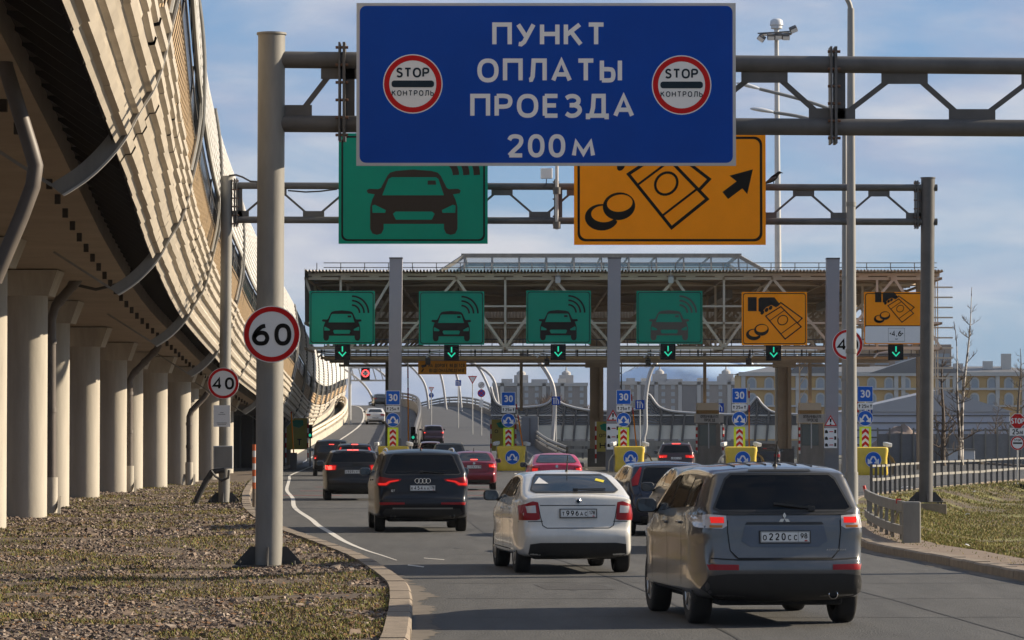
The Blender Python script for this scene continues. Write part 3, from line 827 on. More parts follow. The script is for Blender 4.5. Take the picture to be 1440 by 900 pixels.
b = MB(); b.tube([P(x, y, D2-.15)-g2.location for x, y in ((322, 247), (332, 246), (341, 249), (352, 255), (368, 256))], .03, 6); b.build('cable', M['steel_black'], g2, smooth=50); b = MB(); b.tube([P(x, y, D2-.15)-g2.location for x, y in ((405, 268), (430, 270), (450, 269), (474, 266))], .025, 6)
b.build('cable', M['steel_black'], g2, smooth=50)
# --- big blue sign
def stop_round(pf, cx, cy, r, parent):
    d = flatpart('stop_emblem', M['s_white'], parent, pf.circ(cx, cy, r, 48), y=-.004)
    flatpart('red_ring', M['s_red'], d, pf.circ(cx, cy, r*.965, 48), [pf.circ(cx, cy, r*.79, 48)[::-1]], y=-.006)
    b = MB(); k = r/42.
    b.poly(pf.rr(cx-30*k, cy-4.8*k, cx+30*k, cy+4.8*k, 4*k), y=-.008)
    b.build('bar', M['s_navy'], d)
    b = MB(); pf.txt(b, 'STOP', cx-22*k, cx+22*k, cy-23*k, cy-9*k, .19, gap=.16); b.build('lettering', M['s_navy'], d); b = MB(); pf.txt(b, 'КОНТРОЛЬ', cx-29*k, cx+29*k, cy+9*k, cy+17*k, .16, gap=.3)
    b.build('lettering', M['s_navy'], d)
pf = Px(768, 118, 53.)
sg = thing('road_sign', 'huge blue sign with white Cyrillic lettering and two round stop emblems on the near gantry', 'road sign', pf.o)
slab(pf.rect(500.5, 3.5, 1035.5, 233.5), .0, .05).build('panel', M['sign_back'], sg)
flatpart('blue_face', M['s_blue'], sg, pf.rr(505, 7.5, 1031, 229.5, 9), y=-.002)
for tx, x0, x1, y0, y1 in (('ПУНКТ', 695, 849, 31, 65), ('ОПЛАТЫ', 674, 872, 82, 116), ('ПРОЕЗДА', 664, 889, 132, 166), ('200', 716, 792, 189, 222), ('м', 807, 834, 189, 222)):
    b = MB(); pf.txt(b, tx, x0, x1, y0, y1, .18, y=-.006, gap=.2); b.build('lettering', M['s_white'], sg)
stop_round(pf, 580, 118, 42, sg); stop_round(pf, 959, 119.5, 42, sg)
for px in (560, 680, 860, 980):
    MB().box(Vector(((px-768)*pf.s, .11, .2)), (.07, .10, 2.0)).build('mounting_rail', M['galv_d'], sg)

# --- car and money pictograms
def car_pict(mp, y, w_=1.):
    b = MB()
    outl = [(290, 405), (297, 396), (312, 391), (360, 387), (408, 391), (425, 396), (433, 405), (449, 440), (455, 444), (480, 443), (487, 448), (484, 456), (466, 459), (473, 475), (478, 495), (478, 560), (472, 573), (460, 577), (448, 573), (442, 560), (442, 545), (280, 545), (280, 560), (274, 573), (262, 577), (250, 573), (244, 560), (244, 495), (249, 475), (256, 459), (238, 456), (234, 448), (241, 443), (266, 444), (273, 440)]
    holes = [[(302, 409), (420, 409), (427, 414), (442, 462), (276, 462), (293, 414)], [(249, 492), (256, 489), (286, 505), (284, 513), (250, 513)], [(473, 492), (466, 489), (436, 505), (438, 513), (472, 513)], [(312, 509), (410, 509), (417, 516), (409, 533), (313, 533), (305, 516)]]
    b.poly([mp(*p) for p in outl[::-1]], [[mp(*p) for p in h] for h in holes], y)
    b.poly([mp(*p) for p in ((398, 431), (398, 419), (419, 419), (421, 431))], y=y)
    return b
def waves(mp, y, wd):
    b = MB()
    for r in (105, 77, 49):
        ribbon(b, [mp(425+r*math.sin(a), 403-r*math.cos(a)) for a in [PI/2*k/12 for k in range(13)]], wd, y)
    return b
def green_sign(D, x0, y0, x1, y1, label, group, face, ink, mp=None, frame=True):
    pf = Px((x0+x1)/2, (y0+y1)/2, D)
    t = thing('lane_sign', label, 'lane sign', pf.o, group=group)
    slab(pf.rect(x0, y0, x1, y1), 0, .06).build('panel', face, t)
    if frame:
        m_ = (x1-x0)*.018; r = (x1-x0)*.04
        a = pf.rr(x0+m_, y0+m_, x1-m_, y1-m_, r); c = pf.rr(x0+m_*1.7, y0+m_*1.7, x1-m_*1.7, y1-m_*1.7, r*.85)
        flatpart('border_line', M['s_black'] if face is not M['s_orange'] or True else ink, t, a, [c[::-1]], y=-.003)
    return t, pf
# second gantry: green car sign, orange pay sign
t, pf = green_sign(102.4, 476, 187, 686, 343, 'big green sign with a dark car pictogram hanging on the second gantry', None, M['s_green'], M['s_faded'])
def mpb(zx, zy): return pf.pt(582+(zx-361)*.525, 282+(zy-477)*.485)
car_pict(mpb, -.006).build('car_symbol', M['s_faded'], t)
waves(mpb, -.006, 9*pf.s).build('signal_waves', M['s_faded'], t)
def money(mp, k, y=-.006):
    b = MB()
    b.poly([mp(*p) for p in ((273, 262), (310, 262), (310, 203), (273, 203))], y=y)
    b.poly([mp(*p) for p in ((318, 262), (330, 268), (350, 246), (372, 236), (392, 246), (409, 234), (385, 204), (325, 204), (318, 210))], y=y-.0004)
    for (x, yy) in ((334, 268), (352, 257), (369, 248)):
        b.poly([mp(*p) for p in circ(7, x, yy, 12, 10, .6)], y=y-.001)
    o = lambda pts, w_, cl, q: ribbon(b, [mp(*p) for p in pts], w_*k, y-.0016-q*.0004, cl)
    o([(348, 283), (412, 243), (498, 328), (430, 380)], 5, True, 0)
    o([(398, 240), (412, 226), (502, 292), (482, 312)], 5, False, 1)
    o(circ(22, 420, 300, 24, 19, -.6), 4, True, 2)
    o([(414, 357), (477, 311)], 3.5, False, 3)
    o([(366, 302), (428, 258)], 3.5, False, 3)
    b.poly([mp(*p) for p in circ(31, 330, 341, 32, 25, -.12)], [[mp(*p) for p in circ(24.5, 331.5, 335.5, 32, 15.5, -.12)][::-1]], y=y)
    A_ = [(297+32*math.cos(R(a)), 361+24*math.sin(R(a))) for a in range(20, 292, 12)]; B2 = [(301+24*math.cos(R(a)), 355+15*math.sin(R(a))) for a in range(284, 30, -12)]
    b.poly([mp(*p) for p in A_+B2], y=y-.0004)
    return b
t, pf = green_sign(102.4, 807, 187, 1077, 344.5, 'big orange sign with banknotes, coins and a slanting arrow hanging on the second gantry', None, M['s_orange'], M['s_black'])
def mpm(zx, zy): return pf.pt(857+(zx-312)*.74, 301+(zy-355)*.78)
money(mpm, pf.s*.9).build('money_symbol', M['s_black'], t)
flatpart('arrow_symbol', M['s_black'], t, pf.pts([(1059, 238), (1051, 273), (1044, 265), (1024, 280), (1016, 270), (1036, 255), (1026, 247)]), y=-.006)
# small white box and mast on the second gantry, bird
t = thing('radio_box', 'small white box on a thin mast clamped to the middle of the second gantry', 'equipment box', P(783, 318, 102.9))
MB().cyl((0, -.12, -.1), (0, -.12, 1.78), .05, n=10).build('mast', M['galv_l'], t, smooth=40)
MB().box((-.3, -.14, 1.52), (.34, .16, .3)).build('housing', M['s_white'], t, bevel=.02)
MB().tube([(-.3, -.14, 1.36), (-.31, -.14, 1.2), (-.42, -.13, 1.1)], .015, 6).build('cable', M['steel_black'], t)
for z in (.02, 1.02): MB().cyl((0, -.12, z-.1), (0, -.12, z+.1), .11, n=12).build('clamp', M['galv_d'], t)
def bird(loc):
    t = thing('bird', 'dark crow perched on the second gantry beside the orange sign', 'bird', loc)
    b = MB()
    sp = [(-.26, .02, .012), (-.2, .05, .03), (-.1, .10, .06), (0, .17, .085), (.08, .24, .075), (.13, .30, .05), (.16, .335, .048), (.2, .35, .042), (.24, .345, .02), (.30, .33, .004)]
    b.tube([(x, 0, z) for x, z, r in sp], [r for x, z, r in sp], 12)
    body = b.build('body', M['s_black'], t, smooth=80)
    for s_ in (-1, 1):
        MB().tube([(.0, s_*.03, .12), (.02, s_*.035, .05), (.03, s_*.035, .0)], [.016, .008, .008], 6).build('leg', M['s_black'], t)
        MB().tube([(.08, s_*.07, .22), (-.05, s_*.085, .14), (-.22, s_*.04, .05)], [.02, .045, .008], 8).build('wing', M['steel_black'], t, smooth=80)
bird(P(1087, 259.5, D2))

# --- round speed signs
def speed_sign(px, py, r, D, num, label, pole=None, group='round speed limit signs'):
    pf = Px(px, py, D)
    t = thing('speed_limit_sign', label, 'speed sign', pf.o, group=group)
    slab(pf.circ(px, py, r, 48), 0, .03).build('disc', M['s_white'], t)
    flatpart('red_ring', M['s_red'], t, pf.circ(px, py, r*.97, 48), [pf.circ(px, py, r*.80, 48)[::-1]], y=-.004)
    b = MB(); pf.txt(b, num, px-r*.62, px+r*.62, py-r*.38, py+r*.40, .19, y=-.006, gap=.22); b.build('number', M['s_black'], t)
    MB().bar((0, .05, -r*pf.s*.7), (0, .05, r*pf.s*.7), .05, .04).build('bracket', M['galv'], t)
    return t
speed_sign(382, 470, 40, 53.15, '60', 'round 60 speed sign with red ring on the thick grey post at the gravel')
speed_sign(314, 539, 22, 102.6, '40', 'small round 40 speed sign on the left post above a grey cabinet')
# equipment on the left post
t = thing('switch_cabinet', 'grey switch cabinet with a small yellow warning mark on the left gantry post', 'cabinet', P(314, 643, 102.55))
MB().box((0, 0, 0), (.56, .2, .66)).build('housing', M['galv_l'], t, bevel=.015)
b = MB(); b.poly([(-.03, -.03), (.03, -.03), (0, .04)], y=-.106); b.build('warning_mark', M['s_orange'], t)
MB().box((0, -.104, 0), (.5, .006, .6)).build('door', M['galv'], t)
t = thing('notice_plate', 'small white notice plate between the 40 sign and the grey cabinet', 'notice', P(312, 585, 102.6))
MB().box((0, 0, 0), (.48, .02, .62)).build('plate', M['s_white'], t)
b = MB(); [b.box((0, -.013, z), (w_, .004, .012)) for z, w_ in ((.1, .1), (.05, .2), (-.2, .3), (-.24, .25))]; stuff(b.build('fine_print', M['s_faded'], t))
t = thing('cable_conduit', 'thick black cable conduits bending from the cabinet down into the gravel', 'cable', P(305, 661, 102.6))
b = MB()
MB().tube([P(x, y, 102.5)-t.location for x, y in ((316, 661), (306, 662), (298, 664), (290, 676), (280, 695), (271, 716), (269, 722))], .085, 8).build('conduit', M['steel_black'], t, smooth=60)
MB().tube([P(x, y, 102.3)-t.location for x, y in ((322, 661), (321, 672), (312, 676), (303, 670), (297, 662))], .04, 6).build('loop', M['steel_black'], t, smooth=60)
# concrete block under the right post
t = thing('concrete_block', 'square concrete footing block under the right gantry post', 'concrete block', P(1304, 722, D2-.0))
t.location.z = 0
MB().box((-.05, 0, -.22), (1.1, 1.1, .56)).build('block', M['kerb'], t, bevel=.02)
# delineator left
t = thing('delineator_post', 'orange and white striped marker post standing behind the thick gantry post', 'marker post', P(357.5, 713, G(713)))
t.location.z = 0
MB().cyl((0, 0, -.1), (0, 0, .52), .055, n=12).build('base', M['kerb'], t, smooth=40)
for k in range(7): MB().cyl((0, 0, .52+k*.18), (0, 0, .52+(k+1)*.18), .06, n=12).build('band', M['cone'] if k % 2 == 0 else M['s_white'], t, smooth=40)

# --- street lamps
def lamp_pole(label, px, D, gz, ytop, r0, r1, arms):
    o = P(px, 700, D); o.z = gz
    t = thing('street_lamp', label, 'street lamp', o, group='tall street lamps right of the road')
    top = P(px-1, ytop, D)-o
    MB().cyl((0, 0, -.2), (top.x, 0, top.z), r0, r1, 16).build('pole', M['lamp_steel'], t, smooth=40)
    MB().cyl((0, 0, 0), (0, 0, .9), r0*1.12, n=16).build('pole_base', M['lamp_steel'], t, smooth=40)
    for zz in (4.2, 8.3): MB().cyl((top.x*zz/top.z, 0, zz), (top.x*zz/top.z, 0, zz+.12), lerp(r0, r1, zz/top.z)*1.12, n=16).build('collar', M['galv'], t, smooth=40)
    for pts in arms:
        ps = [P(x, y, D)-o for x, y in pts]
        a = MB().tube([q for q in catmull(ps, 4)], r1*.75, 8).build('arm', M['lamp_steel'], t, smooth=60)
        e = ps[-1]; d_ = (ps[-1]-ps[-2]).normalized()
        h = MB(); m_ = Matrix.Rotation(0, 3, 'Z')
        sec = [(0, .06, .05), (.15, .13, .08), (.5, .17, .10), (.85, .15, .08), (1.0, .06, .03)]
        rows = []
        for u, w_, hh in sec:
            c = e+d_*u*.95
            rows.append([c+Vector((0, w_*math.cos(q), hh*math.sin(q)*(1.1 if math.sin(q) > 0 else .6))) for q in [2*PI*i/14 for i in range(14)]])
        h.grid(rows, closed=True); h.build('lamp_head', M['lamp_glass'], a, smooth=60)
    return t
lamp_pole('nearest tall grey lamp post whose curved arm leaves the top of the photo', 1197.5, 99, lawn_z((1202-720)/F*99, 99), 12, .165, .095, [[(1196.5, 14), (1194, 4), (1186, -8), (1168, -18), (1150, -24)]])
lamp_pole('thinner lamp post with two lamp heads showing between the gantry tubes', 1188.5, 142, 0, 176, .15, .09, [[(1188, 178), (1180, 160), (1158, 150), (1120, 138), (1068, 125)], [(1188, 190), (1180, 176), (1150, 170), (1120, 163), (1088, 158)]])
speed_sign(1192, 484.5, 21.5, 141, '40', 'round 40 speed sign half hidden by the nearest lamp post')

# --- floodlight mast
def mast():
    D = 262; o = P(1096, 700, D); o.z = 0
    t = thing('floodlight_mast', 'slender floodlight mast with a crown of lamps and a domed top behind the canopy', 'floodlight mast', o)
    L = lambda x, y, dy=0: P(x, y, D+dy)-o
    tp = L(1092, 46)
    MB().cyl((0, 0, 0), tp, .32, .16, 16).build('pole', M['galv_l'], t, smooth=40)
    ring = MB(); ring.tube([tp+Vector((1.1*math.cos(a), 1.1*math.sin(a), -.1)) for a in [2*PI*i/20 for i in range(21)]], .05, 6)
    for a in range(4): ring.bar(tp+Vector((0, 0, -.1)), tp+Vector((1.1*math.cos(a*PI/2), 1.1*math.sin(a*PI/2), -.1)), .06, .06)
    ring.bar(tp+Vector((-1.4, 0, -.05)), tp+Vector((1.4, 0, .12)), .09, .09); ring.build('crown_ring', M['galv_d'], t)
    for dx, dz, rz in ((-1.15, -.45, .6), (-.45, -.35, 0), (.65, -.35, 0), (1.2, .2, -.4), (.1, -.3, 0)):
        fl = MB(); fl.box((0, 0, 0), (.55, .4, .4)); f = fl.build('floodlight', M['galv_d'], t, tp+Vector((dx, -.5, dz)), (.5, rz, 0), bevel=.04)
        MB().box((0, -.21, -.05), (.45, .02, .3)).build('lens', M['lamp_glass'], f)
    MB().lathe([(.0, 1.05), (.3, 1.02), (.45, .9), (.48, .75), (.5, .55), (.42, .5), (.42, .3), (.2, .25), (.16, 0)], tp, 20).build('dome', M['lamp_glass'], t, smooth=40)
mast()

# --- guard rails on the right
def rail_fence(name, label, path, zb, hts, th, ph, post_step, mtop, post_w=.10, group=None, pm=None):
    o = Vector((path[0][0], path[0][1], 0)); t = thing(name, label, 'guard rail', o, group=group)
    pts = [Vector((x, y, lawn_z(x, y)+zb))-o for x, y in path]
    for hz, hh in hts:
        b = MB()
        for a, c in zip(pts, pts[1:]): b.bar(a+Vector((0, 0, hz)), c+Vector((0, 0, hz)), th, hh, up=(0, 0, 1))
        b.build('rail', mtop, t)
    # posts
    d_ = 0
    for a, c in zip(pts, pts[1:]):
        L = (c-a).length; n = max(1, int(round(L/post_step))); dv = (c-a)
        for i in range(n):
            q = a+dv*(i/n); ang = math.atan2(dv.y, dv.x)
            MB().box((0, 0, ph/2-.1), (post_w, .06, ph+.2)).build('post', pm or M['galv'], t, q+Vector((0, -.07, 0)), (0, 0, 0 if pm else ang))
    return t
fp = [(lerp(11.4, 22.3, u)-.9*math.sin(u*PI)*0, lerp(113, 155, u**.9)) for u in [i/12 for i in range(13)]]
rail_fence('guard_rail', 'long grey crash barrier with close upright posts along the far lawn edge', fp, 0, [(.94, .07), (.5, .09)], .05, 1.0, 1.5, M['galv'], .085, pm=M['galv_d'])  # posts in darker steel than the rails, their shaded faces put into colour
fn = [(7.05, 63.0), (7.1, 66.5), (7.25, 70), (7.45, 74), (7.75, 78)]
t = rail_fence('guard_rail', 'nearer grey crash barrier ending in a flat steel box beside the dark car', fn, .02, [(.60, .19), (.17, .16)], .06, .58, 1.75, M['galv'])
nb_ = MB(); nb_.prism([(-.17, -.12), (.16, -.12), (.16, .80), (-.17, .80)], -.09, .09); nb_.build('end_box', M['galv'], t, (-.02, -.35, .06), (0, 0, -.05), bevel=.03)
for x, y, z in ((7.08, 65.2, .82), (7.08, 63.3, .80)):
    MB().box((0, 0, 0), (.09, .05, .09)).build('reflector', M['red_plastic'], t, Vector((x, y, z))-t.location)
for i in range(3):
    a = Vector((7.15+i*.1, 66+i*2.6, .62))-t.location; MB().bar(a, a+Vector((.1, 2.2, -.5)), .04, .05).build('brace', M['galv'], t)
t = thing('marker_stake', 'leaning red plastic stake at the edge of the lawn by the lamp posts', 'stake', P(1221, 706, 107)); t.location.z = lawn_z(t.location.x, 107)
MB().cyl((0, 0, -.05), (-.13, 0, .42), .045, n=10).build('stake', M['red_plastic'], t, smooth=40)
def litter(px, py, w_, label, m):
    D = G(py); o = P(px, py, D); o.z = lawn_z(o.x, D)+.01
    b = MB(); n = 9; rnd = random.Random(px)
    rows = [[Vector(((i/n-.5)*w_, (j/3-.5)*w_*.8, .03+rnd.uniform(0, .05)*math.sin(PI*i/n))) for i in range(n+1)] for j in range(4)]
    b.grid(rows); tag(b.build('litter', m, None, o, smooth=80), label, 'litter')
litter(1276, 692, .5, 'crumpled white and red wrapper lying by the crash barrier posts', M['s_white'])
litter(1361, 709, .16, 'white paper scrap lying in the middle of the lawn', M['s_white'])
litter(1359, 763, .14, 'white scrap on the lawn near the trodden kerb edge', M['s_white'])
litter(1390, 764, .08, 'tiny bluish scrap on the lawn near the kerb edge, right of the white one', M['s_blue2'])
litter(1371, 691, .3, 'flat pale sheet lying at the far edge of the lawn', M['s_white'])
litter(1395, 690, .6, 'pale broken slab at the foot of the long crash barrier', M['kerb'])
# right-hand stop signs
def right_sign():
    t = thing('stop_sign', 'red octagonal stop sign above a 25 m plate at the right edge', 'stop sign', P(1431, 655, 150))
    t.location.z = 0; o = t.location
    pf = Px(1431, 592, 150); L = pf.o-o
    MB().cyl((0, .06, 0), (0, .06, L.z+.3), .035, n=10).build('pole', M['galv_l'], t, smooth=40)
    r = 11.
    oc = [(1431+r*math.cos(PI/8+i*PI/4)*1.03, 592+r*math.sin(PI/8+i*PI/4)*1.03) for i in range(8)]
    a = slab([(x, -z) for x, z in [(q[0], -q[1]) for q in pf.pts(oc)]], 0, .02).build('stop_disc', M['s_white'], t, L)
    oc = [(1431+r*.93*math.cos(PI/8+i*PI/4)*1.03, 592+r*.93*math.sin(PI/8+i*PI/4)*1.03) for i in range(8)]
    flatpart('red_face', M['s_red'], a, pf.pts(oc), y=-.003)
    b = MB(); pf.txt(b, 'STOP', 1422.5, 1439.5, 588, 596, .2, y=-.006, gap=.16); b.build('lettering', M['s_white'], a)
    pf = Px(1431, 607, 150)
    a = slab(pf.rect(1420, 601.5, 1442, 612.5), 0, .02).build('distance_plate', M['s_white'], t, pf.o-o)
    b = MB(); pf.txt(b, '25м', 1424, 1438, 603.5, 611, .17, y=-.005); b.build('lettering', M['s_black'], a)
    pf = Px(1431, 623, 150)
    a = slab(pf.circ(1431, 623, 10, 32), 0, .02).build('control_disc', M['s_white'], t, pf.o-o)
    flatpart('red_ring', M['s_red'], a, pf.circ(1431, 623, 9.7, 32), [pf.circ(1431, 623, 7.8, 32)[::-1]], y=-.003)
    b = MB(); b.poly(pf.rect(1424.5, 622, 1437.5, 624.2), y=-.006); b.build('bar', M['s_black'], a)
    b = MB(); pf.txt(b, 'STOP', 1426.5, 1435.5, 617.5, 620.5, .2, y=-.006, gap=.16); b.build('lettering', M['s_black'], a)
right_sign()
# ------------------------------------------------------------------ toll plaza
DC = 210.0
can = thing('toll_canopy', 'wide steel toll canopy with lattice trusses and a glazed ridge spanning all lanes', 'toll canopy', (6.5, DC, 0))
co = can.location.copy()
def CL(px, py, dy=0.): # point of the canopy front plane, pushed back by dy at the same world X and Z
    p = P(px, py, DC); p.y += dy; return p-co
DEPTH = 60.
# roof sheet: corrugated, wavy front edge
b = MB(); rows = []
zt = CL(430, 383).z; xa, xb = CL(430, 383).x, CL(1325, 383).x
nw = 190
for y in (0, DEPTH*.5, DEPTH):
    rows.append([(lerp(xa, xb, i/(nw*4)), y-.9, zt+.13*(1 if (i % 4) in (1, 2) else 0)) for i in range(nw*4+1)])
b.grid(rows)
rf = b.build('roof', M['canopy_tin'], can, recalc=False)
# purlins
for k in range(16):
    y = .5+k*DEPTH/15.4; MB().box(((xa+xb)/2, y, zt-.14), (xb-xa-.2, .12, .2)).build('purlin', M['cream_d'], can)
# side fascia
b = MB(); b.add([(xa-.02, -.9, zt+.2), (xa-.02, DEPTH, zt+.2), (xa-.02, DEPTH, zt-3.6), (xa-.02, -.9+.5, zt-3.0)], [(0, 1, 2, 3)]); b.build('side_fascia', M['galv_d'], can)
# trusses: front, middle, back
bays = [430, 557, 864, 1171, 1322]
def truss(dy, m, name, sz, full):
    t = MB(); ch = MB()
    zt_, z2, zb_ = CL(0, 386).z, CL(0, 391.5).z, CL(0, 489.5).z if dy < 10 else CAMH+(614-488.)/F*(DC+dy)
    z_m1, z_m2 = CL(0, 430.5).z, CL(0, 454).z
    if dy > 10: z_m2 = (z2+zb_)/2
    for z, h_ in ((zt_, .14), (z2, .16), (zb_, .18), (z_m2, .12)): ch.box(((xa+xb)/2, dy, z), (xb-xa-.3, .16, h_))
    ch.build('truss_chord', m, can)
    x = CL
    def dg(pa_, za, pb_, zb2, w_=.15): t.bar((CL(pa_, 0).x, dy+.0, za), (CL(pb_, 0).x, dy, zb2), w_, w_)
    for p0, p1 in zip(bays, bays[1:]):
        if p1-p0 > 200:
            a, c, e = p0+85, (p0+p1)/2, p1-85
            dg(p0, zb_, a, z2); dg(a, z2, c, zb_); dg(c, zb_, e, z2); dg(e, z2, p1, zb_)
            dg(c, z2, c, zb_, .13)
            if full: t.box((CL(c, 0).x, dy, z_m1), (CL(e, 0).x-CL(a, 0).x, .1, .1))
        else:
            mid = (p0+p1)/2
            dg(p0, z2, mid-30, zb_) if p0 < 440 else dg(p0, zb_, mid+10, z2)
            dg(mid-14, z2, mid-14, zb_, .13); dg(mid, zb_, p1-6, z2) if p0 < 440 else dg(mid+10, z2, p1, zb_)
    t.build('truss_web', m, can)
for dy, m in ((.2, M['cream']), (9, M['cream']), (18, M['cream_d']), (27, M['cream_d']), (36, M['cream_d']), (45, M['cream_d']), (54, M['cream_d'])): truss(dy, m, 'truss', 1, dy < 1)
# blocks between the two top chords
for i in range(22):
    px = 445+i*40.5
    MB().box(CL(px, 388.7)+Vector((0, .15, 0)), (.55, .1, .16)).build('packer', M['cream'], can)
# longitudinal braces (depth direction) and lower catwalk
for px in (430, 478, 557, 642, 710, 780, 864, 949, 1017, 1085, 1171, 1250, 1322):
    for z, dl in ((CL(0, 391).z, DEPTH-2), (CL(0, 489.5).z, 9.), (CL(0, 454).z, 9.)):
        MB().box((CL(px, 0).x, dl/2, z-.02), (.12, dl, .14)).build('long_brace', M['cream_d'], can)
for px0, px1 in ((430, 557), (557, 710), (710, 864), (864, 1017), (1017, 1171), (1171, 1322)):
    for y0, y1 in ((.4, 9), (18, 27), (36, 45)):
        b = MB(); b.bar((CL(px0, 0).x, y0, zt-.35), (CL(px1, 0).x, y1, zt-.35), .1, .1); b.bar((CL(px1, 0).x, y0, zt-.35), (CL(px0, 0).x, y1, zt-.35), .1, .1); b.build('wind_brace', M['cream_d'], can)
for dy in (-.2, 4., 10, 22):
    MB().box(((xa+xb)/2-.6, dy, CL(0, 503.5).z), (xb-xa-3, .25, .16)).build('service_beam', mat('ochre_steel', (.30, .20, .09), .7, var=.2) if dy == -.2 else M['cream_d'], can)
cw = MB()
z0 = CL(0, 497).z
for dy in (2., 3.): 
    for dz in (0, .45, .9): cw.box(((xa+xb)/2, dy, z0+dz), (xb-xa-2, .04, .05))
i = 0
x = xa+1
while x < xb-1: cw.box((x, 2, z0+.4), (.05, .05, .95)); cw.box((x+.6, 3, z0+.4), (.05, .05, .95)); x += 1.25
cw.box(((xa+xb)/2, 2.5, z0-.1), (xb-xa-2, 1.1, .06))
stuff(cw.build('catwalk', M['galv_d'], can))
hg = [452, 521, 604, 668, 742, 812, 915, 982, 1055, 1128, 1205, 1262, 1300]
for px in hg:
    MB().box(CL(px, 497)+Vector((0, .3, 0)), (.1, .1, .7)).build('hanger', M['steel_black'], can)
# clad rear bulkhead and ceiling ducts under the roof
b = MB(); nw2 = 150
zz0 = CAMH+(614-483)/F*(DC+DEPTH)
b.grid([[(lerp(xa+.3, xb-.3, i/(nw2*4)), DEPTH-.4+(.1 if i % 4 in (1, 2) else 0), z) for i in range(nw2*4+1)] for z in (zz0, zt-.1)])
b.build('rear_bulkhead', M['canopy_tin'], can, recalc=False)
for px, y in ((505, 14), (610, 22), (760, 14), (930, 22), (1040, 14), (1230, 20)):
    MB().box((CL(px, 0).x, y+8, zt-.75), (.7, 18, .5)).build('ceiling_duct', M['galv'], can)
# roof hand rail
hr = MB()
zr = CL(0, 368.5).z
for z in (zr, lerp(zr, zt, .45)): hr.box(((xa+xb)/2+.4, 1, z), (xb-xa-1.2, .05, .05))
x = xa+.6
while x < xb-.4: hr.box((x, 1, (zt+zr)/2), (.05, .05, zr-zt)); x += 1.42
hr.build('roof_handrail', M['galv'], can)
# glazed ridge
sk = MB(); A, B_, c_, d_ = CL(614, 381), CL(652, 356), CL(1044, 356), CL(1087, 381)
MB().quad(A+Vector((0, 3, 0)), d_+Vector((0, 3, 0)), c_+Vector((0, 4, 0)), B_+Vector((0, 4, 0))).build('ridge_glazing', M['sky_glass'], can, recalc=False)
gl = MB(); gl.quad(A+Vector((0, 16, 0)), d_+Vector((0, 16, 0)), c_+Vector((0, 15, 0)), B_+Vector((0, 15, 0)))
go_ = gl.build('ridge_glazing', M['sky_glass'], can, recalc=False)
fr = MB()
for y in (3., 16.):
    y2 = y+(1 if y < 10 else -1)
    fr.bar(A+Vector((0, y-.05, 0)), B_+Vector((0, y2-.05, .05)), .2, .2); fr.bar(d_+Vector((0, y-.05, 0)), c_+Vector((0, y2-.05, .05)), .2, .2)
    fr.bar(B_+Vector((-.2, y2-.05, .06)), c_+Vector((.2, y2-.05, .06)), .2, .24)
    for i in range(12):
        xx = lerp(B_.x, c_.x, i/10) if i <= 10 else 0
        if i <= 10: fr.bar((xx, y-.04, zt), (xx, y2-.06, B_.z), .09, .09)
for i in range(11):
    xx = lerp(B_.x, c_.x, i/10); fr.bar((xx, 4, B_.z+.05), (xx, 15, B_.z+.05), .1, .1)
fr.bar(B_+Vector((0, 4, .06)), B_+Vector((0, 15, .06)), .15, .15); fr.bar(c_+Vector((0, 4, .06)), c_+Vector((0, 15, .06)), .15, .15)
fr.build('ridge_frame', M['galv'], go_)
# side stub louvers at the right end
lo_ = MB()
for i in range(11):
    z = CL(0, 398+i*14.6).z; lo_.box((xb+.75, 6, z), (1.2, .12, .09)); 
for q in (xb+.3, xb+.45): lo_.box((q, 6.1, CL(0, 470).z), (.06, .06, 7))
lo_.build('end_ladder', M['cream'], can)
b = MB(); b.bar((xb-.3, 1, zt), (xb-1.6, 1, CL(0, 492).z), .3, .3); b.build('end_post', M['cream_d'], can)
MB().box((xb-.55, 6.5, CL(0, 420).z/2+1), (.5, .5, CL(0, 420).z+2)).build('support_column', M['cream_d'], can)
for px, wd in ((545, .3), (839, .95), (1103, .95), (405, .4)):
    p = P(px, 560, 236); x = p.x-co.x; z1 = CL(0, 492).z+.2
    c = MB(); c.box((x-.34*wd, 26, z1/2), (.26*wd, .5, z1)); c.box((x+.34*wd, 26, z1/2), (.26*wd, .5, z1)); c.box((x, 26.1, z1/2), (.5*wd, .3, z1))
    sc = c.build('support_column', M['cream_d'], can)
    if wd > .5:
        MB().box((x, 26, z1-.5), (1.5, .7, .5)).build('bracket_head', M['cream_d'], sc)
        MB().box((x, 26, .6), (1.2, .9, 1.2)).build('column_foot', M['galv_d'], sc)
        sw = MB()
        for q in (1.05, 1.65): sw.box((x+q, 26.4, z1/2), (.08, .08, z1))
        for k in range(int(z1/.9)): sw.bar((x+1.05, 26.4, k*.9), (x+1.65, 26.4, k*.9+.9), .05, .05)
        sw.build('lattice_mast', M['steel_black'] if px < 900 else M['cream'], sc)
for px in (733, 991, 1139):   # struts hanging down to the booths
    p = P(px, 520, 226); MB().box((p.x-co.x, 16, CL(0, 530).z), (.2, .2, 3.8)).build('drop_strut', M['cream_d'], can)
for px, py in ((784.5, 393), (943, 393), (488, 508), (769, 509), (911, 509), (1052, 508), (602, 508)):
    b = MB(); b.box((0, 0, 0), (.3, .3, .36)); b.box((0, .05, .3), (.06, .06, .3)); b.build('spot_lamp', M['lamp_glass'] if py < 400 else M['steel_black'], can, CL(px, py)+Vector((0, -.35, 0)), (.4, 0, 0))
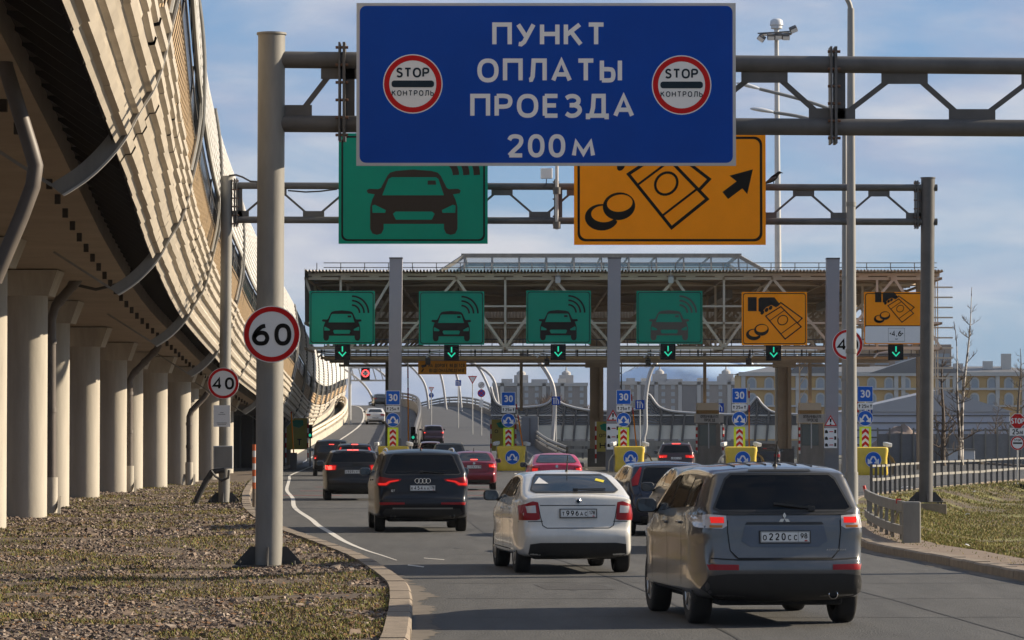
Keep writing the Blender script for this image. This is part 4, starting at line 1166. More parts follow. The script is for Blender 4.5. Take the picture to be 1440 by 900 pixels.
for px in (478, 630, 785, 935, 1085, 1258):
    b = MB(); b.tube([CL(px-30, 503)+Vector((0, -.4, 0)), CL(px-24, 497)+Vector((0, -.5, 0)), CL(px-10, 495)+Vector((0, -.6, 0)), CL(px+1, 496)+Vector((0, -.7, 0))], .05, 6); b.box(CL(px+3, 497)+Vector((0, -.7, 0)), (.4, .25, .14)); b.build('camera_arm', M['lamp_glass'], can, smooth=60)

# pylons
for i, (px, top, lab) in enumerate(((557, 364, 'tall flat grey pylon, leftmost of three before the canopy'), (864, 364, 'tall flat grey pylon, middle one of three before the canopy'), (1171, 364.5, 'tall flat grey pylon, rightmost of three before the canopy'))):
    tp = P(px, top, 207); x1 = P(px-2.5, 640, 207).x
    t = thing('pylon', lab, 'pylon', (x1, 207, 0), group='grey pylons before the canopy')
    dx = tp.x-x1; w_ = .37
    b = MB(); b.add([(dx*k-w_ if i_ in (0, 3) else dx*k+w_, (-.4 if i_ < 2 else .4), z) for k, z in ((.12, 1.9), (1, tp.z)) for i_ in range(4)], [(0, 1, 5, 4), (1, 2, 6, 5), (2, 3, 7, 6), (3, 0, 4, 7), (4, 5, 6, 7)])
    b.build('shaft', M['pylon'], t)
    MB().box((dx*.06, 0, .95), (.82, .88, 1.9)).build('pylon_base', M['pylon_d'], t)
    MB().box((dx, 0, tp.z+.03), (w_*2.1, .86, .08)).build('cap', M['galv_d'], t)

# lane signs and lane signals
DS = 206.
gl_ = (('green electronic lane sign with black car, leftmost under the canopy', 435, 409, 527, 484), ('green electronic lane sign with black car, second from the left, right of the first pylon', 589, 409.5, 681, 485),
       ('dark green lane sign with black car left of the middle pylon', 740, 408.5, 831, 483.5), ('green lane sign whose car symbol has faded to brown', 895, 409, 988, 483.5))
for i, (lab, x0, y0, x1, y1) in enumerate(gl_):
    face = M['s_green']
    ink = M['s_black'] if i < 3 else mat('sign_brown', (.055, .045, .03), .5)
    t, pf = green_sign(DS, x0, y0, x1, y1, lab, 'green lane signs under the canopy', face, ink)
    sc_ = (x1-x0)/415.
    mp = lambda zx, zy: pf.pt(x0+(zx-155)*sc_, y0+(zy-265)*(y1-y0)/333)
    car_pict(mp, -.02).build('car_symbol', ink, t); waves(mp, -.02, 11*sc_*pf.s).build('signal_waves', ink, t)
for lab, x0, y0, x1, y1, big in (('orange lane sign with hand, banknotes and coins left of the rightmost pylon', 1043, 410.5, 1135, 485.5, True), ('orange and white lane sign with a 4,6 width limit, far right', 1215, 410.5, 1307, 484, False)):
    t, pf = green_sign(DS, x0, y0, x1, y1, lab, 'orange lane signs under the canopy', M['s_orange'], M['s_black'])
    if big: mp = lambda zx, zy: pf.pt(x0+(zx-247)/3., y0+(zy-181)/3.)
    else: mp = lambda zx, zy: pf.pt(1240+(zx-312)*.24, 446+(zy-350)*.24)
    if big: money(mp, pf.s*.33, -.02).build('money_symbol', M['s_black'], t)
    else:
        money(mp, pf.s*.24, -.02).build('money_symbol', M['s_black'], t)
        a = flatpart('width_panel', M['s_white'], t, pf.rr(1216.5, 458.5, 1305.5, 482.5, 3), y=-.012)
        b = MB(); b.poly(pf.rect(1216.5, 457.6, 1305.5, 458.8), y=-.014)
        ribbon(b, pf.pts([(1249, 461.5), (1272, 461.5), (1272, 480), (1249, 480)]), .35*pf.s, -.016, True)
        pf.txt(b, '4,6', 1254.5, 1267, 465, 473, .17, y=-.018); pf.txt(b, 'м', 1259, 1262, 475, 478, .17, y=-.018)
        for s_ in (-1, 1): b.poly(pf.pts([(1260.5+s_*10, 469), (1260.5+s_*7.5, 467.5), (1260.5+s_*7.5, 470.5)]), y=-.018)
        b.build('lettering', M['s_black'], a)
for i, (px, py) in enumerate(((481.5, 495), (635, 496), (785, 495), (939.5, 494.5), (1088, 496), (1260, 495))):
    nm = ('leftmost green lane sign', 'second green lane sign from the left', 'dark green sign left of the middle pylon', 'faded green lane sign', 'orange sign left of the right pylon', 'orange and white sign at far right')[i]
    pf = Px(px, py, DS)
    t = thing('lane_signal', 'lane signal with green down arrow below the '+nm, 'lane signal', pf.o, group='lane signals with green arrows')
    MB().box((0, .15, 0), (.88, .3, .92)).build('housing', M['led_panel'], t, bevel=.03)
    b = MB(); ribbon(b, [(0, .33), (0, .02)], .075, -.006); ribbon(b, [(-.21, .0), (0, -.23), (.21, .0)], .07, -.008)
    b.build('arrow_light', M['led_green'], t)
# amber board: road under video surveillance
pf = Px(622, 517, 214); t = thing('info_board', 'amber board with two lines of Cyrillic text and a camera symbol under the canopy beam', 'info board', pf.o)
slab(pf.rect(588, 507.5, 656, 526.5), 0, .05).build('panel', mat('amber_board', (.78, .32, .02), .5, spec=.12), t)
b = MB(); pf.txt(b, 'НА ДОРОГЕ ВЕДЁТСЯ', 603, 653, 511.5, 516.5, .15, gap=.3); pf.txt(b, 'ВИДЕОНАБЛЮДЕНИЕ', 604, 653, 518.5, 523.5, .15, gap=.24); b.build('lettering', M['s_black'], t)
b = MB(); b.poly(pf.pts([(592, 514), (599, 512), (600, 515), (594, 517.5)]), y=-.008); b.poly(pf.pts([(592, 523), (595, 518), (596.5, 519), (594, 523)]), y=-.009); b.build('camera_symbol', M['s_black'], t)
for px in (596, 648): MB().box(((px-622)*pf.s, .08, .55), (.06, .05, .5)).build('hanger', M['galv_d'], t)

# islands: yellow bumper, sign mast, stand cameras, raised barrier arm
def arrows_disc(mb_w, pf, cx, cy, r, y):
    for s_ in (-1, 1):
        ribbon(mb_w, pf.pts([(cx+s_*q[0]*r, cy+q[1]*r) for q in ((.0, -.42), (.16, -.34), (.40, .10))]), r*.20*pf.s, y-.002*(s_+1))
        mb_w.poly(pf.pts([(cx+s_*q[0]*r, cy+q[1]*r) for q in ((.74, .58), (.08, .40), (.72, -.16))]), y=y-.001)
def island(px, D, sx, lab, sgn_only=False):
    k = 209./D; s = D/F
    base = P(px, 640, D); ox = base.x
    t = thing('crash_cushion', lab[0], 'crash cushion', (ox, D, 0), group='yellow crash cushions before the toll islands')
    # moulded yellow shell, slightly waisted, rounded shoulders
    rows = []
    for z, w_, dp in ((0, .80, .45), (.12, .84, .5), (.5, .80, .47), (.9, .80, .46), (1.28, .86, .5), (1.42, .84, .48), (1.46, .70, .38)):
        rows.append([(x*w_, y*dp, z) for x, y in [(q[0], q[1]) for q in rrect(2, 2, .28, 0, 0, 3)]])
    b = MB(); b.grid(rows, closed=True); b.f.append([len(b.v)-len(rows[0])+i for i in range(len(rows[0]))]); b.m.append(0)
    b.build('yellow_shell', M['bumper_y'], t, smooth=50)
    b = MB(); rows = []
    for i in range(13):
        a = PI*i/12; rows.append([(1.25*math.cos(a)*(1 if abs(math.cos(a)) < .98 else 1)+(.12), y, 1.28*math.sin(a)**.55) for y in (.55, .9, 2.2, 2.8)])
    b.grid(rows); b.build('concrete_nose', mat('cream_concrete', (.46, .41, .33), .85, var=.15), t, smooth=60)
    pf = Px(0, 0, D)
    w_ = MB(); d = flatpart('blue_disc', M['s_blue2'], t, circ(.40, .06, .80, 28), y=-.53)
    flatpart('disc_rim', M['s_white'], d, circ(.42, .06, .80, 28), [circ(.40, .06, .80, 28)[::-1]], y=-.533)
    class Q: s = 1.
    q = Q(); q.pts = lambda l: [(x, -z) for x, z in l]
    arrows_disc(w_, q, .06, -.80, .40, -.536); w_.build('arrow_pair', M['s_white'], d)
    # sign mast
    m = thing('sign_mast', lab[1], 'sign mast', (P(sx, 640, D+.9).x, D+.9, 0), group='sign masts on the toll islands')
    sy = (D and P(sx, 0, D))  # keep
    zb = lambda py: CAMH+(614-py)/F*209.     # heights measured on the mast at 209 m
    L = lambda py: CAMH+(614-(py))/F*209
    MB().cyl((0, .08, 0), (0, .08, L(551)), .045, n=10).build('pole', M['galv_l'], m, smooth=40)
    z = lambda y0: L(y0)
    a = MB().prism(rrect(.82, .82, .03, 0, (z(551)+z(570.5))/2), 0, .03).build('speed_plate', M['s_white'], m)
    flatpart('blue_face', M['s_blue2'], a, rrect(.77, .77, .03, 0, (z(551)+z(570.5))/2), y=-.004)
    b = MB(); text(b, '30', 0, z(565.2), .40, .19, -.008, .22); b.build('number', M['s_white'], a)
    a = MB().prism(rrect(.80, .36, .03, 0, z(576)), 0, .03).build('distance_plate', M['s_white'], m)
    b = MB(); text(b, '↑', -.30, z(576)-.1, .2, .2, -.006); text(b, '25м', 0, z(576)-.09, .18, .18, -.006); text(b, '↑', .30, z(576)-.1, .2, .2, -.006); b.build('lettering', M['s_black'], a)
    zc = z(591)
    a = MB().prism(circ(.41, 0, zc, 32), 0, .03).build('arrow_disc', M['s_white'], m)
    flatpart('blue_face', M['s_blue2'], a, circ(.385, 0, zc, 32), y=-.004)
    w_ = MB(); arrows_disc(w_, q, 0, -zc, .41, -.008); w_.build('arrow_pair', M['s_white'], a)
    z0, z1 = z(627.5), z(601.5)
    a = MB().prism([(-.31, z0), (.31, z0), (.31, z1), (-.31, z1)], 0, .03).build('chevron_board', M['s_lime'], m)
    flatpart('white_face', M['s_white'], a, [(-.18, z0), (.18, z0), (.18, z1-.1), (-.18, z1-.1)], y=-.004)
    b = MB(); h_ = (z1-z0-.1)/3
    for i in range(3):
        zz = z0+i*h_; b.poly([(-.18, zz+.0), (0, zz+.16), (.18, zz), (.18, zz+.17), (0, zz+.33), (-.18, zz+.17)], y=-.007)
    b.build('chevron', M['s_red'], a)
    # stand cameras
    for dx, dz, yw in ((-.82, 1.62, -.35), (.85, 1.6, .35)):
        c = thing('cctv_camera', 'white stand camera '+('left' if dx < 0 else 'right')+' of the yellow cushion '+lab[2], 'camera', (ox+dx, D+.75, 0), group='stand cameras beside the crash cushions')
        MB().cyl((0, 0, 0), (0, 0, dz-.12), .06, n=10).build('stand', M['galv_l'], c, smooth=40)
        MB().box((0, 0, dz), (.24, .62, .2)).build('housing', M['lamp_glass'], c, None, (.12, 0, yw), bevel=.03)
def barrier_arm(px, y0, y1, tilt, D, lab):
    o = P(px, y1, D); h = (y1-y0)/F*D
    t = thing('barrier_arm', lab, 'barrier', (o.x, D, 0), group='raised barrier arms')
    z0 = o.z
    MB().box((0, 0, .5), (.4, .4, 1.0)).build('cabinet', M['galv_d'], t, bevel=.02)
    n = 10
    for i in range(n):
        a, c = i/n, (i+1)/n
        m_ = M['s_orange'] if (i < n*.55) else (M['s_red'] if i in (6, 8) else M['s_white'])
        MB().bar((-tilt*a, 0, .9+(h+z0-.9)*a), (-tilt*c, 0, .9+(h+z0-.9)*c), .17, .08).build('arm_band', m_, t)
isl = [(553, 203, 552.5, 'behind the big dark car'), (719, 209, 715, 'right of the dark red car'), (885, 200, 877, 'right of the middle pylon'), (1042, 192, 1040, 'above the grey car roof'), (1225, 185, 1217, 'behind the lamp posts')]
names = ('leftmost', 'second from the left', 'middle one', 'fourth from the left', 'rightmost')
for (px, D, sx, w_), nm in zip(isl, names):
    island(px, D, sx, ('yellow crash cushion with a blue double arrow disc '+w_, 'mast with blue 30 plate, arrow disc and chevrons, '+nm+' of five', w_))
for px, y0, y1, tl, w_ in ((413, 543, 640, .25, 'leftmost, before the yellow board at the screen'), (574.5, 505, 640, .05, 'right of the first pylon'), (737, 560, 640, .55, 'in front of the far grey blocks'), (896, 545, 640, .4, 'right of the middle pylon'), (1053.5, 540, 640, .0, 'by the fourth sign mast')):
    barrier_arm(px, y0, y1, tl, 222, 'raised striped barrier arm '+w_)
# yellow info boards with green blob
def yboard(x0, y0, x1, y1, D, lab, txts):
    pf = Px((x0+x1)/2, (y0+y1)/2, D); t = thing('notice_board', lab, 'notice board', (pf.o.x, D, 0), group='yellow notice boards on the islands')
    Z = pf.o.z; up = Vector((0, 0, Z))
    a = slab(pf.rect(x0, y0, x1, y1), 0, .06).build('panel', mat('board_yellow', (.36, .31, .035), .55, var=.1), t, up)
    w_ = x1-x0; cx = (x0+x1)/2
    flatpart('green_blob', M['s_green'], a, pf.pts([(cx-w_*.3, y0+5), (cx-w_*.05, y0+2.5), (cx+w_*.3, y0+3), (cx+w_*.32, y0+10), (cx+w_*.1, y0+14), (cx-w_*.2, y0+11)]), y=-.006)
    b = MB()
    for tx, q0, q1, r0, r1 in txts: pf.txt(b, tx, q0, q1, r0, r1, .17, y=-.006)
    b.build('lettering', M['s_black'], a)
    for xx in (x0-1.2, x1+1.2):
        p0 = (pf.pt(xx, y1+8)[0], 0, 0)
        for k in range(9):
            MB().box((p0[0], -.03, lerp(.3, Z+(y1-y0)/2*pf.s, (k+.5)/9)), (.1, .1, (Z+(y1-y0)/2*pf.s-.3)/9)).build('striped_post', M['s_red'] if k % 2 else M['s_white'], t)
yboard(403, 588, 432, 632, 232, 'yellow board with a green patch at the left edge of the lanes', [('Т', 418, 424, 617, 627)])
yboard(691.5, 590, 724, 634, 232, 'yellow board with a green patch behind the second yellow crash cushion', [('О', 696, 700, 604, 609)])
yboard(839, 593, 861, 635, 228, 'bright yellow board with a green patch left of the middle pylon', [('ОП', 843, 851, 610, 615), ('Н', 844, 851, 622, 631)])
# warning triangle and white plates on the pylons
def tri_board(px, py, y0, y1, lab):
    pf = Px(px, py, 206); t = thing('warning_sign', lab, 'warning sign', pf.o, group='warning signs on the pylons')
    tr = lambda r: pf.pts([(px-r*.98, py+r*.6), (px+r*.98, py+r*.6), (px, py-r*1.1)])
    slab(tr(9.2), 0, .03).build('triangle', M['s_red'], t); flatpart('white_face', M['s_white'], t, tr(6.6), y=-.004)
    b = MB(); b.poly(pf.pts([(px-.9, py+.5), (px+.9, py+.5), (px+1.5, py-5), (px-1.5, py-5)]), y=-.008); b.poly(pf.circ(px, py+3, 1.2, 12), y=-.008); b.build('exclamation_mark', M['s_black'], t)
    a = slab(pf.rect(px-9, y0, px+9, y1), 0, .03).build('picture_plate', M['s_white'], t)
    bk, rd = MB(), MB()
    for i in range(3):
        yy = lerp(y0, y1, (i+.5)/3)
        bk.poly(pf.pts([(px-8, yy+2.6), (px-3.5, yy+2.6), (px-4, yy-.6), (px-6, yy-2.4), (px-8, yy-1)]), y=-.006); bk.poly(pf.rect(px+5, yy-2.5, px+8, yy+2.5), y=-.006)
        rd.poly(pf.pts([(px-2.6, yy+1), (px-1.4, yy-.2), (px+3, yy-.4), (px+4.4, yy+1)]), y=-.006)
    bk.build('vehicle_mark', M['s_black'], a); rd.build('distance_mark', M['s_red'], a)
tri_board(862, 586, 596, 632, 'red warning triangle above a white picture plate on the middle pylon')
tri_board(1168, 593.5, 602, 630, 'red warning triangle above a white picture plate on the rightmost pylon')
# toll booths
def booth(px, D, lab):
    o = P(px, 640, D); t = thing('toll_booth', lab, 'toll booth', (o.x, D, 0), group='toll booths')
    z = lambda py: CAMH+(614-py)/F*D
    k = D/F
    MB().box((-.1, 0, z(574.5)), (1.35, 1.4, (582-566.5)*k)).build('roof_box', M['cream'], t)
    MB().box((-.1, -.02, z(579.5)), (1.4, 1.42, 5*k)).build('roof_band', mat('ochre_band', (.25, .14, .03), .6), t)
    pf = Px(px, 588.5, D)
    a = MB().box((.0, -.05, z(588.5)), (1.78, 1.5, 12*k)).build('name_board', M['galv_l'], t)
    b = MB(); text(b, 'ОПЛАЧИВАЙТЕ', 0, z(588), .19, .15, -.81, .25, .68); text(b, 'ПРОЕЗД', 0, z(593), .19, .15, -.81, .25, .75); b.build('lettering', M['s_black'], a)
    MB().box((-.05, .1, z(615)), (1.5, 1.3, (633-594)*k)).build('cabin', M['galv'], t)
    wn = MB().box((-.12, -.57, z(612)), (1.05, .03, (628-599)*k)).build('window', mat('booth_glass', (.10, .125, .12), .2, spec=.5), t)
    MB().box((-.05, -.6, z(612)), (.07, .05, (634-597)*k)).build('mullion', M['lamp_glass'], wn)
    MB().box((-.05, .1, z(645)), (1.6, 1.4, (668-632)*k)).build('plinth', M['galv'], t)
    for sx in (-.82, .86):
        for i in range(9): MB().cyl((sx, -.75, z(638)+i*.21), (sx, -.75, z(638)+(i+1)*.21), .06, n=8).build('striped_post', M['s_red'] if i % 2 else M['s_white'], t)
booth(997, 226, 'cream topped toll booth right of the dark crossover, left of the fourth sign mast')
booth(1141, 226, 'cream topped toll booth left of the rightmost pylon')
# far panels of the island right of the last pylon
# ------------------------------------------------------------------ ramps beyond the toll
def ramp(name, tab, m):
    """tab: (D, xl, xr, z)"""
    pts = catmull([(a, b_, c) for a, b_, c, d_ in tab], 6); zs = catmull([(a, d_, 0) for a, b_, c, d_ in tab], 6)
    b = MB(); b.grid([[(lerp(p.y, p.z, t/6), p.x, z.y) for t in range(7)] for p, z in zip(pts, zs)])
    return struct(b.build(name, m)), pts, zs
RL, lp, lz = ramp('ramp', [(258, -17, -7, -.02), (290, -16.6, -8.2, 1.1), (328, -15.6, -8.8, 3.05), (380, -17.5, -10.5, 4.7), (430, -20.5, -13.5, 5.7), (480, -25, -17, 6.1), (540, -31, -22, 5.6)], M['ramp_asphalt'])
RR, rp, rz_ = ramp('ramp', [(262, -6.2, 4.0, -.02), (290, -6.8, 2.2, .9), (330, -8.2, .5, 2.6), (370, -9.9, -2.2, 4.1), (410, -12.0, -5, 5.3), (460, -15.5, -9, 5.9), (520, -21, -14, 5.7)], M['ramp_asphalt'])
def along(pts, zs, side, off, dz):
    return [Vector(((p.y if side < 0 else p.z)+off, p.x, z.y+dz)) for p, z in zip(pts, zs)]
b = MB()
for off, d in ((1.1, 0),):
    q = along(lp, lz, -1, 1.6, .02); b.grid([[p+Vector((-.09, 0, 0)), p+Vector((.09, 0, 0))] for p in q])
struct(b.build('lane_marking', M['line']))
def ramp_wall(name, label, path, hb, ht, th, m, rails=True, mr=None):
    t = thing(name, label, 'parapet', path[0]); o = t.location
    b = MB(); rows = []
    for p in path:
        q = p-o; rows.append([q+Vector((-th/2, 0, hb)), q+Vector((-th/2, 0, ht)), q+Vector((th/2, 0, ht)), q+Vector((th/2, 0, hb))])
    b.grid(rows); b.build('wall', m, t)
    if rails:
        for dz in (ht+.25, ht+.6):
            MB().tube([p-o+Vector((0, 0, dz)) for p in path], .13, 6).build('rail', mr or m, t, smooth=50)
        for i, p in enumerate(path):
            if i % 2 == 0: MB().box(p-o+Vector((0, 0, ht+.3)), (.14, .14, .75)).build('rail_post', mr or m, t)
M['parapet'] = mat('parapet_concrete', (.40, .365, .30), .85, var=.15, vs=.6)
ramp_wall('parapet', 'pale stepped parapet with steel rails along the left edge of the left ramp', along(lp, lz, -1, -.2, 0)[3:], -1.5, .55, .35, M['parapet'], True, M['cream'])
ramp_wall('parapet', 'outer pale parapet behind the left ramp at the foot of the noise screen', along(lp, lz, -1, -1.6, .2)[6:], -2.5, 1.0, .3, M['parapet'], False)
ramp_wall('parapet', 'grey dividing parapet between the two ramps', along(lp, lz, 1, .3, 0)[4:], -2.0, .9, .3, M['galv_d'], True, M['galv_d'])
ramp_wall('parapet', 'curving grey parapet with doubled rails along the right edge of the right ramp', along(rp, rz_, 1, .3, 0)[1:], -2.0, .5, .35, M['galv_d'], True, M['galv'])
# far noise screen of the ramps with arched ribs
def arch(pts, r, label, D, group='arched ribs of the ramp screen'):
    ps = [P(x, y, D) for x, y in pts]
    t = thing('arch_rib', label, 'arch', (ps[-1].x, D, 0), group=group)
    MB().tube([p-t.location for p in catmull(ps, 5)]+[Vector((ps[-1].x-t.location.x, 0, 0))], r, 10).build('tube', M['arch'], t, smooth=60)
    MB().box((0, 0, .15), (.6, .6, .5)).build('foot', M['kerb'], t)
AL = [([(447, 507), (470, 512), (500, 530), (522, 556), (532, 600)], 430, 'thin white arch rib, leftmost of the ribs over the left ramp'),
      ([(498, 506), (520, 513), (543, 530), (556, 552), (561, 600)], 425, 'thin white arch rib over the left ramp beside the first pylon'),
      ([(540, 504), (566, 508), (588, 526), (600, 550), (604, 600)], 405, 'white arch rib right of the first pylon, behind the barrier arm'),
      ([(592, 503), (612, 512), (622, 536), (628, 580)], 400, 'white arch rib under the left end of the amber board'),
      ([(615, 505), (635, 514), (645, 540), (650, 590)], 392, 'white arch rib under the right end of the amber board'),
      ([(640, 504), (668, 512), (685, 540), (694, 572), (696, 610)], 372, 'wide white arch rib right of the amber board'),
      ([(655, 506), (690, 528), (700, 562), (703, 620)], 352, 'front white arch rib curving down beside the second sign mast'),
      ([(735, 496), (757, 508), (776, 538), (780, 570), (777, 618)], 332, 'big white arch rib rising over the wavy screen between second mast and canopy support'),
      ([(925, 505), (914, 525), (908, 560), (908, 600), (905, 615)], 332, 'tall white arch rib right of the middle pylon'),
      ]
for pts, D, lab in AL: arch(pts, .20 if D < 340 else .14, lab, D)
# wavy screen facing the lanes: corrugated top, pale panels below, rails
def wave(px0, px1, tops, D, lab, posts):
    t = thing('noise_screen', lab, 'noise screen', (P(px0, 620, D).x, D, 0), group='wavy grey noise screens beyond the toll'); o = t.location
    top = catmull([P(x, y, D)-o for x, y in tops], 6)
    zb, zm = P(0, 619.5, D).z-0, P(0, 598, D).z
    gr = MB(); pl = MB()
    n = len(top)
    rows = []
    for k in range(19):
        rows.append([Vector((p.x, (.08 if k % 2 else -.04), lerp(zm, p.z, k/18))) for p in top])
    gr.grid(rows); gr.build('grey_cladding', M['tar'], t, recalc=False)
    pl.grid([[Vector((p.x, -.15, zb+.15)) for p in top], [Vector((p.x, .0, zm)) for p in top]])
    pl.build('pale_panel', mat('pale_panel', (.52, .49, .42), .5, var=.1, vs=.5), t, recalc=False)
    MB().tube([p+Vector((0, -.1, .08)) for p in top], .12, 8).build('top_tube', M['arch'], t, smooth=60)
    MB().box(((top[0].x+top[-1].x)/2, -.1, P(0, 584, D).z), (top[-1].x-top[0].x, .06, .12)).build('trim', M['rib'], t)
    for px in posts:
        x = P(px, 0, D).x-o.x; i = min(range(n), key=lambda q: abs(top[q].x-x))
        MB().bar((x-.35, -.3, zb-1), (x, -.12, top[i].z), .16, .2).build('screen_post', M['galv_d'], t)
    for zz, h_ in ((P(0, 624, D-6).z, .45), (P(0, 634, D-6).z, .35)):
        MB().box(((top[0].x+top[-1].x)/2, -6, zz), (top[-1].x-top[0].x, .1, h_)).build('crash_rail', M['galv'], t)
    for i in range(8):
        MB().box((lerp(top[0].x, top[-1].x, (i+.5)/8), -5.9, .7), (.18, .14, 1.5)).build('rail_post', M['galv_d'], t)
    MB().box(((top[0].x+top[-1].x)/2, .1, zb/2), (top[-1].x-top[0].x, .3, zb)).build('base_wall', M['galv'], t)
wave(696, 778, [(690, 545), (697, 566), (710, 573), (735, 574), (758, 572), (770, 568), (776, 562)], 338, 'wavy grey noise screen left, between the second mast and the big arch', (712, 726, 741, 757))
wave(779, 908, [(778, 560), (786, 566), (796, 571), (815, 576), (838, 579), (870, 579), (895, 577), (905, 573)], 338, 'wavy grey noise screen in the middle, passing behind the canopy support', (794, 810, 828, 846, 868, 886))
wave(908.5, 1120, [(909, 556), (914, 557), (921, 567), (928, 574), (942, 579), (965, 581.5), (1000, 583), (1040, 583), (1058, 566), (1064, 560), (1072, 570), (1085, 580), (1105, 583), (1122, 584)], 338, 'long wavy grey noise screen on the right with two crests', (930, 946, 962, 1022, 1040, 1064, 1080, 1096, 1112))
# dull slabs of ramp structure in the middle: truck body, grey box
def slabthing(name, lab, cat, x0, y0, x1, y1, D, m, th=2., extra=None):
    a = P(x0, y1, D); c = P(x1, y0, D); t = thing(name, lab, cat, ((a.x+c.x)/2, D, 0))
    MB().box((0, 0, (a.z+c.z)/2), (c.x-a.x, th, c.z-a.z)).build('body', m, t, bevel=.04)
    if extra: extra(t, c.x-a.x, a.z, c.z)
    return t
def trk(t, w_, z0, z1):
    MB().box((0, -1.03, (z0+z1)/2), (.05, .05, z1-z0-.2)).build('door_seam', M['steel_black'], t)
    for s_ in (-1, 1):
        wl = MB(); wl.lathe([(.2, -.15), (.5, -.15), (.52, -.05), (.52, .05), (.5, .15), (.2, .15)], (s_*w_*.36, 0, .52), 18, 'X'); wl.build('wheel', M['steel_black'], t, smooth=40)
    MB().box((0, -.95, .8), (w_*.9, .1, .2)).build('rear_beam', M['steel_black'], t)
slabthing('truck', 'grey box truck seen from behind beyond the second yellow crash cushion', 'truck', 733, 586, 757, 630, 300, mat('truck_grey', (.14, .15, .17), .5, var=.05), 2., trk)
# road signs beyond the toll
def small_sign(px, py, D, kind, r, lab):
    pf = Px(px, py, D); t = thing('small_road_sign', lab, 'road sign', (pf.o.x, D, 0), group='small road signs beyond the toll'); up = Vector((0, 0, pf.o.z))
    MB().cyl((0, .12, 0), (0, .12, pf.o.z+r*pf.s*.8), .05, n=8).build('pole', M['galv_l'], t, smooth=40)
    if kind == 'blue':
        a = slab(pf.rect(px-r, py-r, px+r, py+r), 0, .03).build('plate', M['s_blue'], t, up); b = MB()
        for dx, bend in ((-.5, 0), (.0, 0), (.55, 1)):
            ribbon(b, pf.pts([(px+dx*r, py+r*.75), (px+dx*r, py-r*.05), (px+(dx-.45*bend)*r, py-r*.6)]), r*.2*pf.s, -.005-.001*bend)
            b.poly(pf.pts([(px+(dx-.45*bend-.25)*r, py-r*.45), (px+(dx-.45*bend+.25)*r, py-r*.45), (px+(dx-.45*bend)*r, py-r*.85)]), y=-.008)
        b.build('arrows', M['s_white'], a)
    elif kind == 'yield':
        tr = lambda q: pf.pts([(px, py+q*1.1), (px+q, py-q*.65), (px-q, py-q*.65)])
        slab(tr(r), 0, .03).build('triangle', M['s_red'], t, up); flatpart('white_face', M['s_white'], t, tr(r*.68), y=-.004).location = up
    elif kind == 'nostop':
        a = slab(pf.circ(px, py, r), 0, .03).build('disc', M['s_red'], t, up); flatpart('blue_face', M['s_blue2'], a, pf.circ(px, py, r*.78), y=-.004)
        b = MB(); ribbon(b, pf.pts([(px-r*.6, py-r*.6), (px+r*.6, py+r*.6)]), r*.24*pf.s, -.007); ribbon(b, pf.pts([(px-r*.6, py+r*.6), (px+r*.6, py-r*.6)]), r*.24*pf.s, -.009); b.build('cross', M['s_red'], a)
        slab(pf.rect(px-r*.5, py+r*1.6, px+r*.5, py+r*3.6), 0, .03).build('plate', M['s_white'], t, up)
    elif kind == 'end':
        a = slab(pf.circ(px, py, r), 0, .03).build('disc', M['s_white'], t, up); b = MB()
        for q in (-.2, 0, .2): ribbon(b, pf.pts([(px-r*.6+q*r, py+r*.6+q*r), (px+r*.6+q*r, py-r*.6+q*r)]), r*.1*pf.s, -.004)
        b.build('bars', M['s_black'], a)
    elif kind == 'upblue':
        a = slab(pf.circ(px, py, r), 0, .03).build('disc', M['s_blue'], t, up); b = MB(); ribbon(b, pf.pts([(px, py+r*.6), (px, py-r*.2)]), r*.25*pf.s, -.005); b.poly(pf.pts([(px-r*.45, py-r*.1), (px+r*.45, py-r*.1), (px, py-r*.7)]), y=-.007); b.build('arrow', M['s_white'], a)
    elif kind == 'stop':
        a = slab(pf.rect(px-r, py-r, px+r, py+r), 0, .03).build('plate', M['s_red'], t, up)
        b = MB(); pf.txt(b, 'STOP', px-r*.8, px+r*.8, py-r*.3, py+r*.4, .18, y=-.005); b.build('lettering', M['s_white'], a)
for a in ((664.5, 533, 320, 'yield', 6.5, 'yield triangle on a white plate right of the amber board'), (677, 553, 318, 'nostop', 5.5, 'red and blue no stopping disc left of the second mast'), (677, 541.5, 319, 'end', 4.8, 'white end of limit disc above the no stopping disc'),
          (606.5, 547, 330, 'yield', 4, 'small yield triangle under the amber board'), (606.5, 556, 331, 'upblue', 3.5, 'tiny blue disc below the small yield triangle'), (644.5, 538.5, 335, 'blue', 4, 'small blue lane sign left of the big yield triangle'),
          (782, 563.5, 300, 'blue', 6, 'blue merging lane sign at the foot of the big arch'), (900, 569, 300, 'blue', 6.5, 'blue merging lane sign right of the middle pylon'), (1011.5, 573.5, 300, 'blue', 6.5, 'blue merging lane sign half behind the cream booth top'),
          (1219.5, 575, 230, 'blue', 7.2, 'blue merging lane sign right of the lamp posts'), (1219, 591, 231, 'nostop', 7, 'no stopping disc below the blue lane sign right of the lamp posts'), (1199.5, 571.5, 225, 'stop', 8.5, 'red stop plate between the two lamp posts')):
    small_sign(a[0], a[1], a[2], a[3], a[4], a[5])
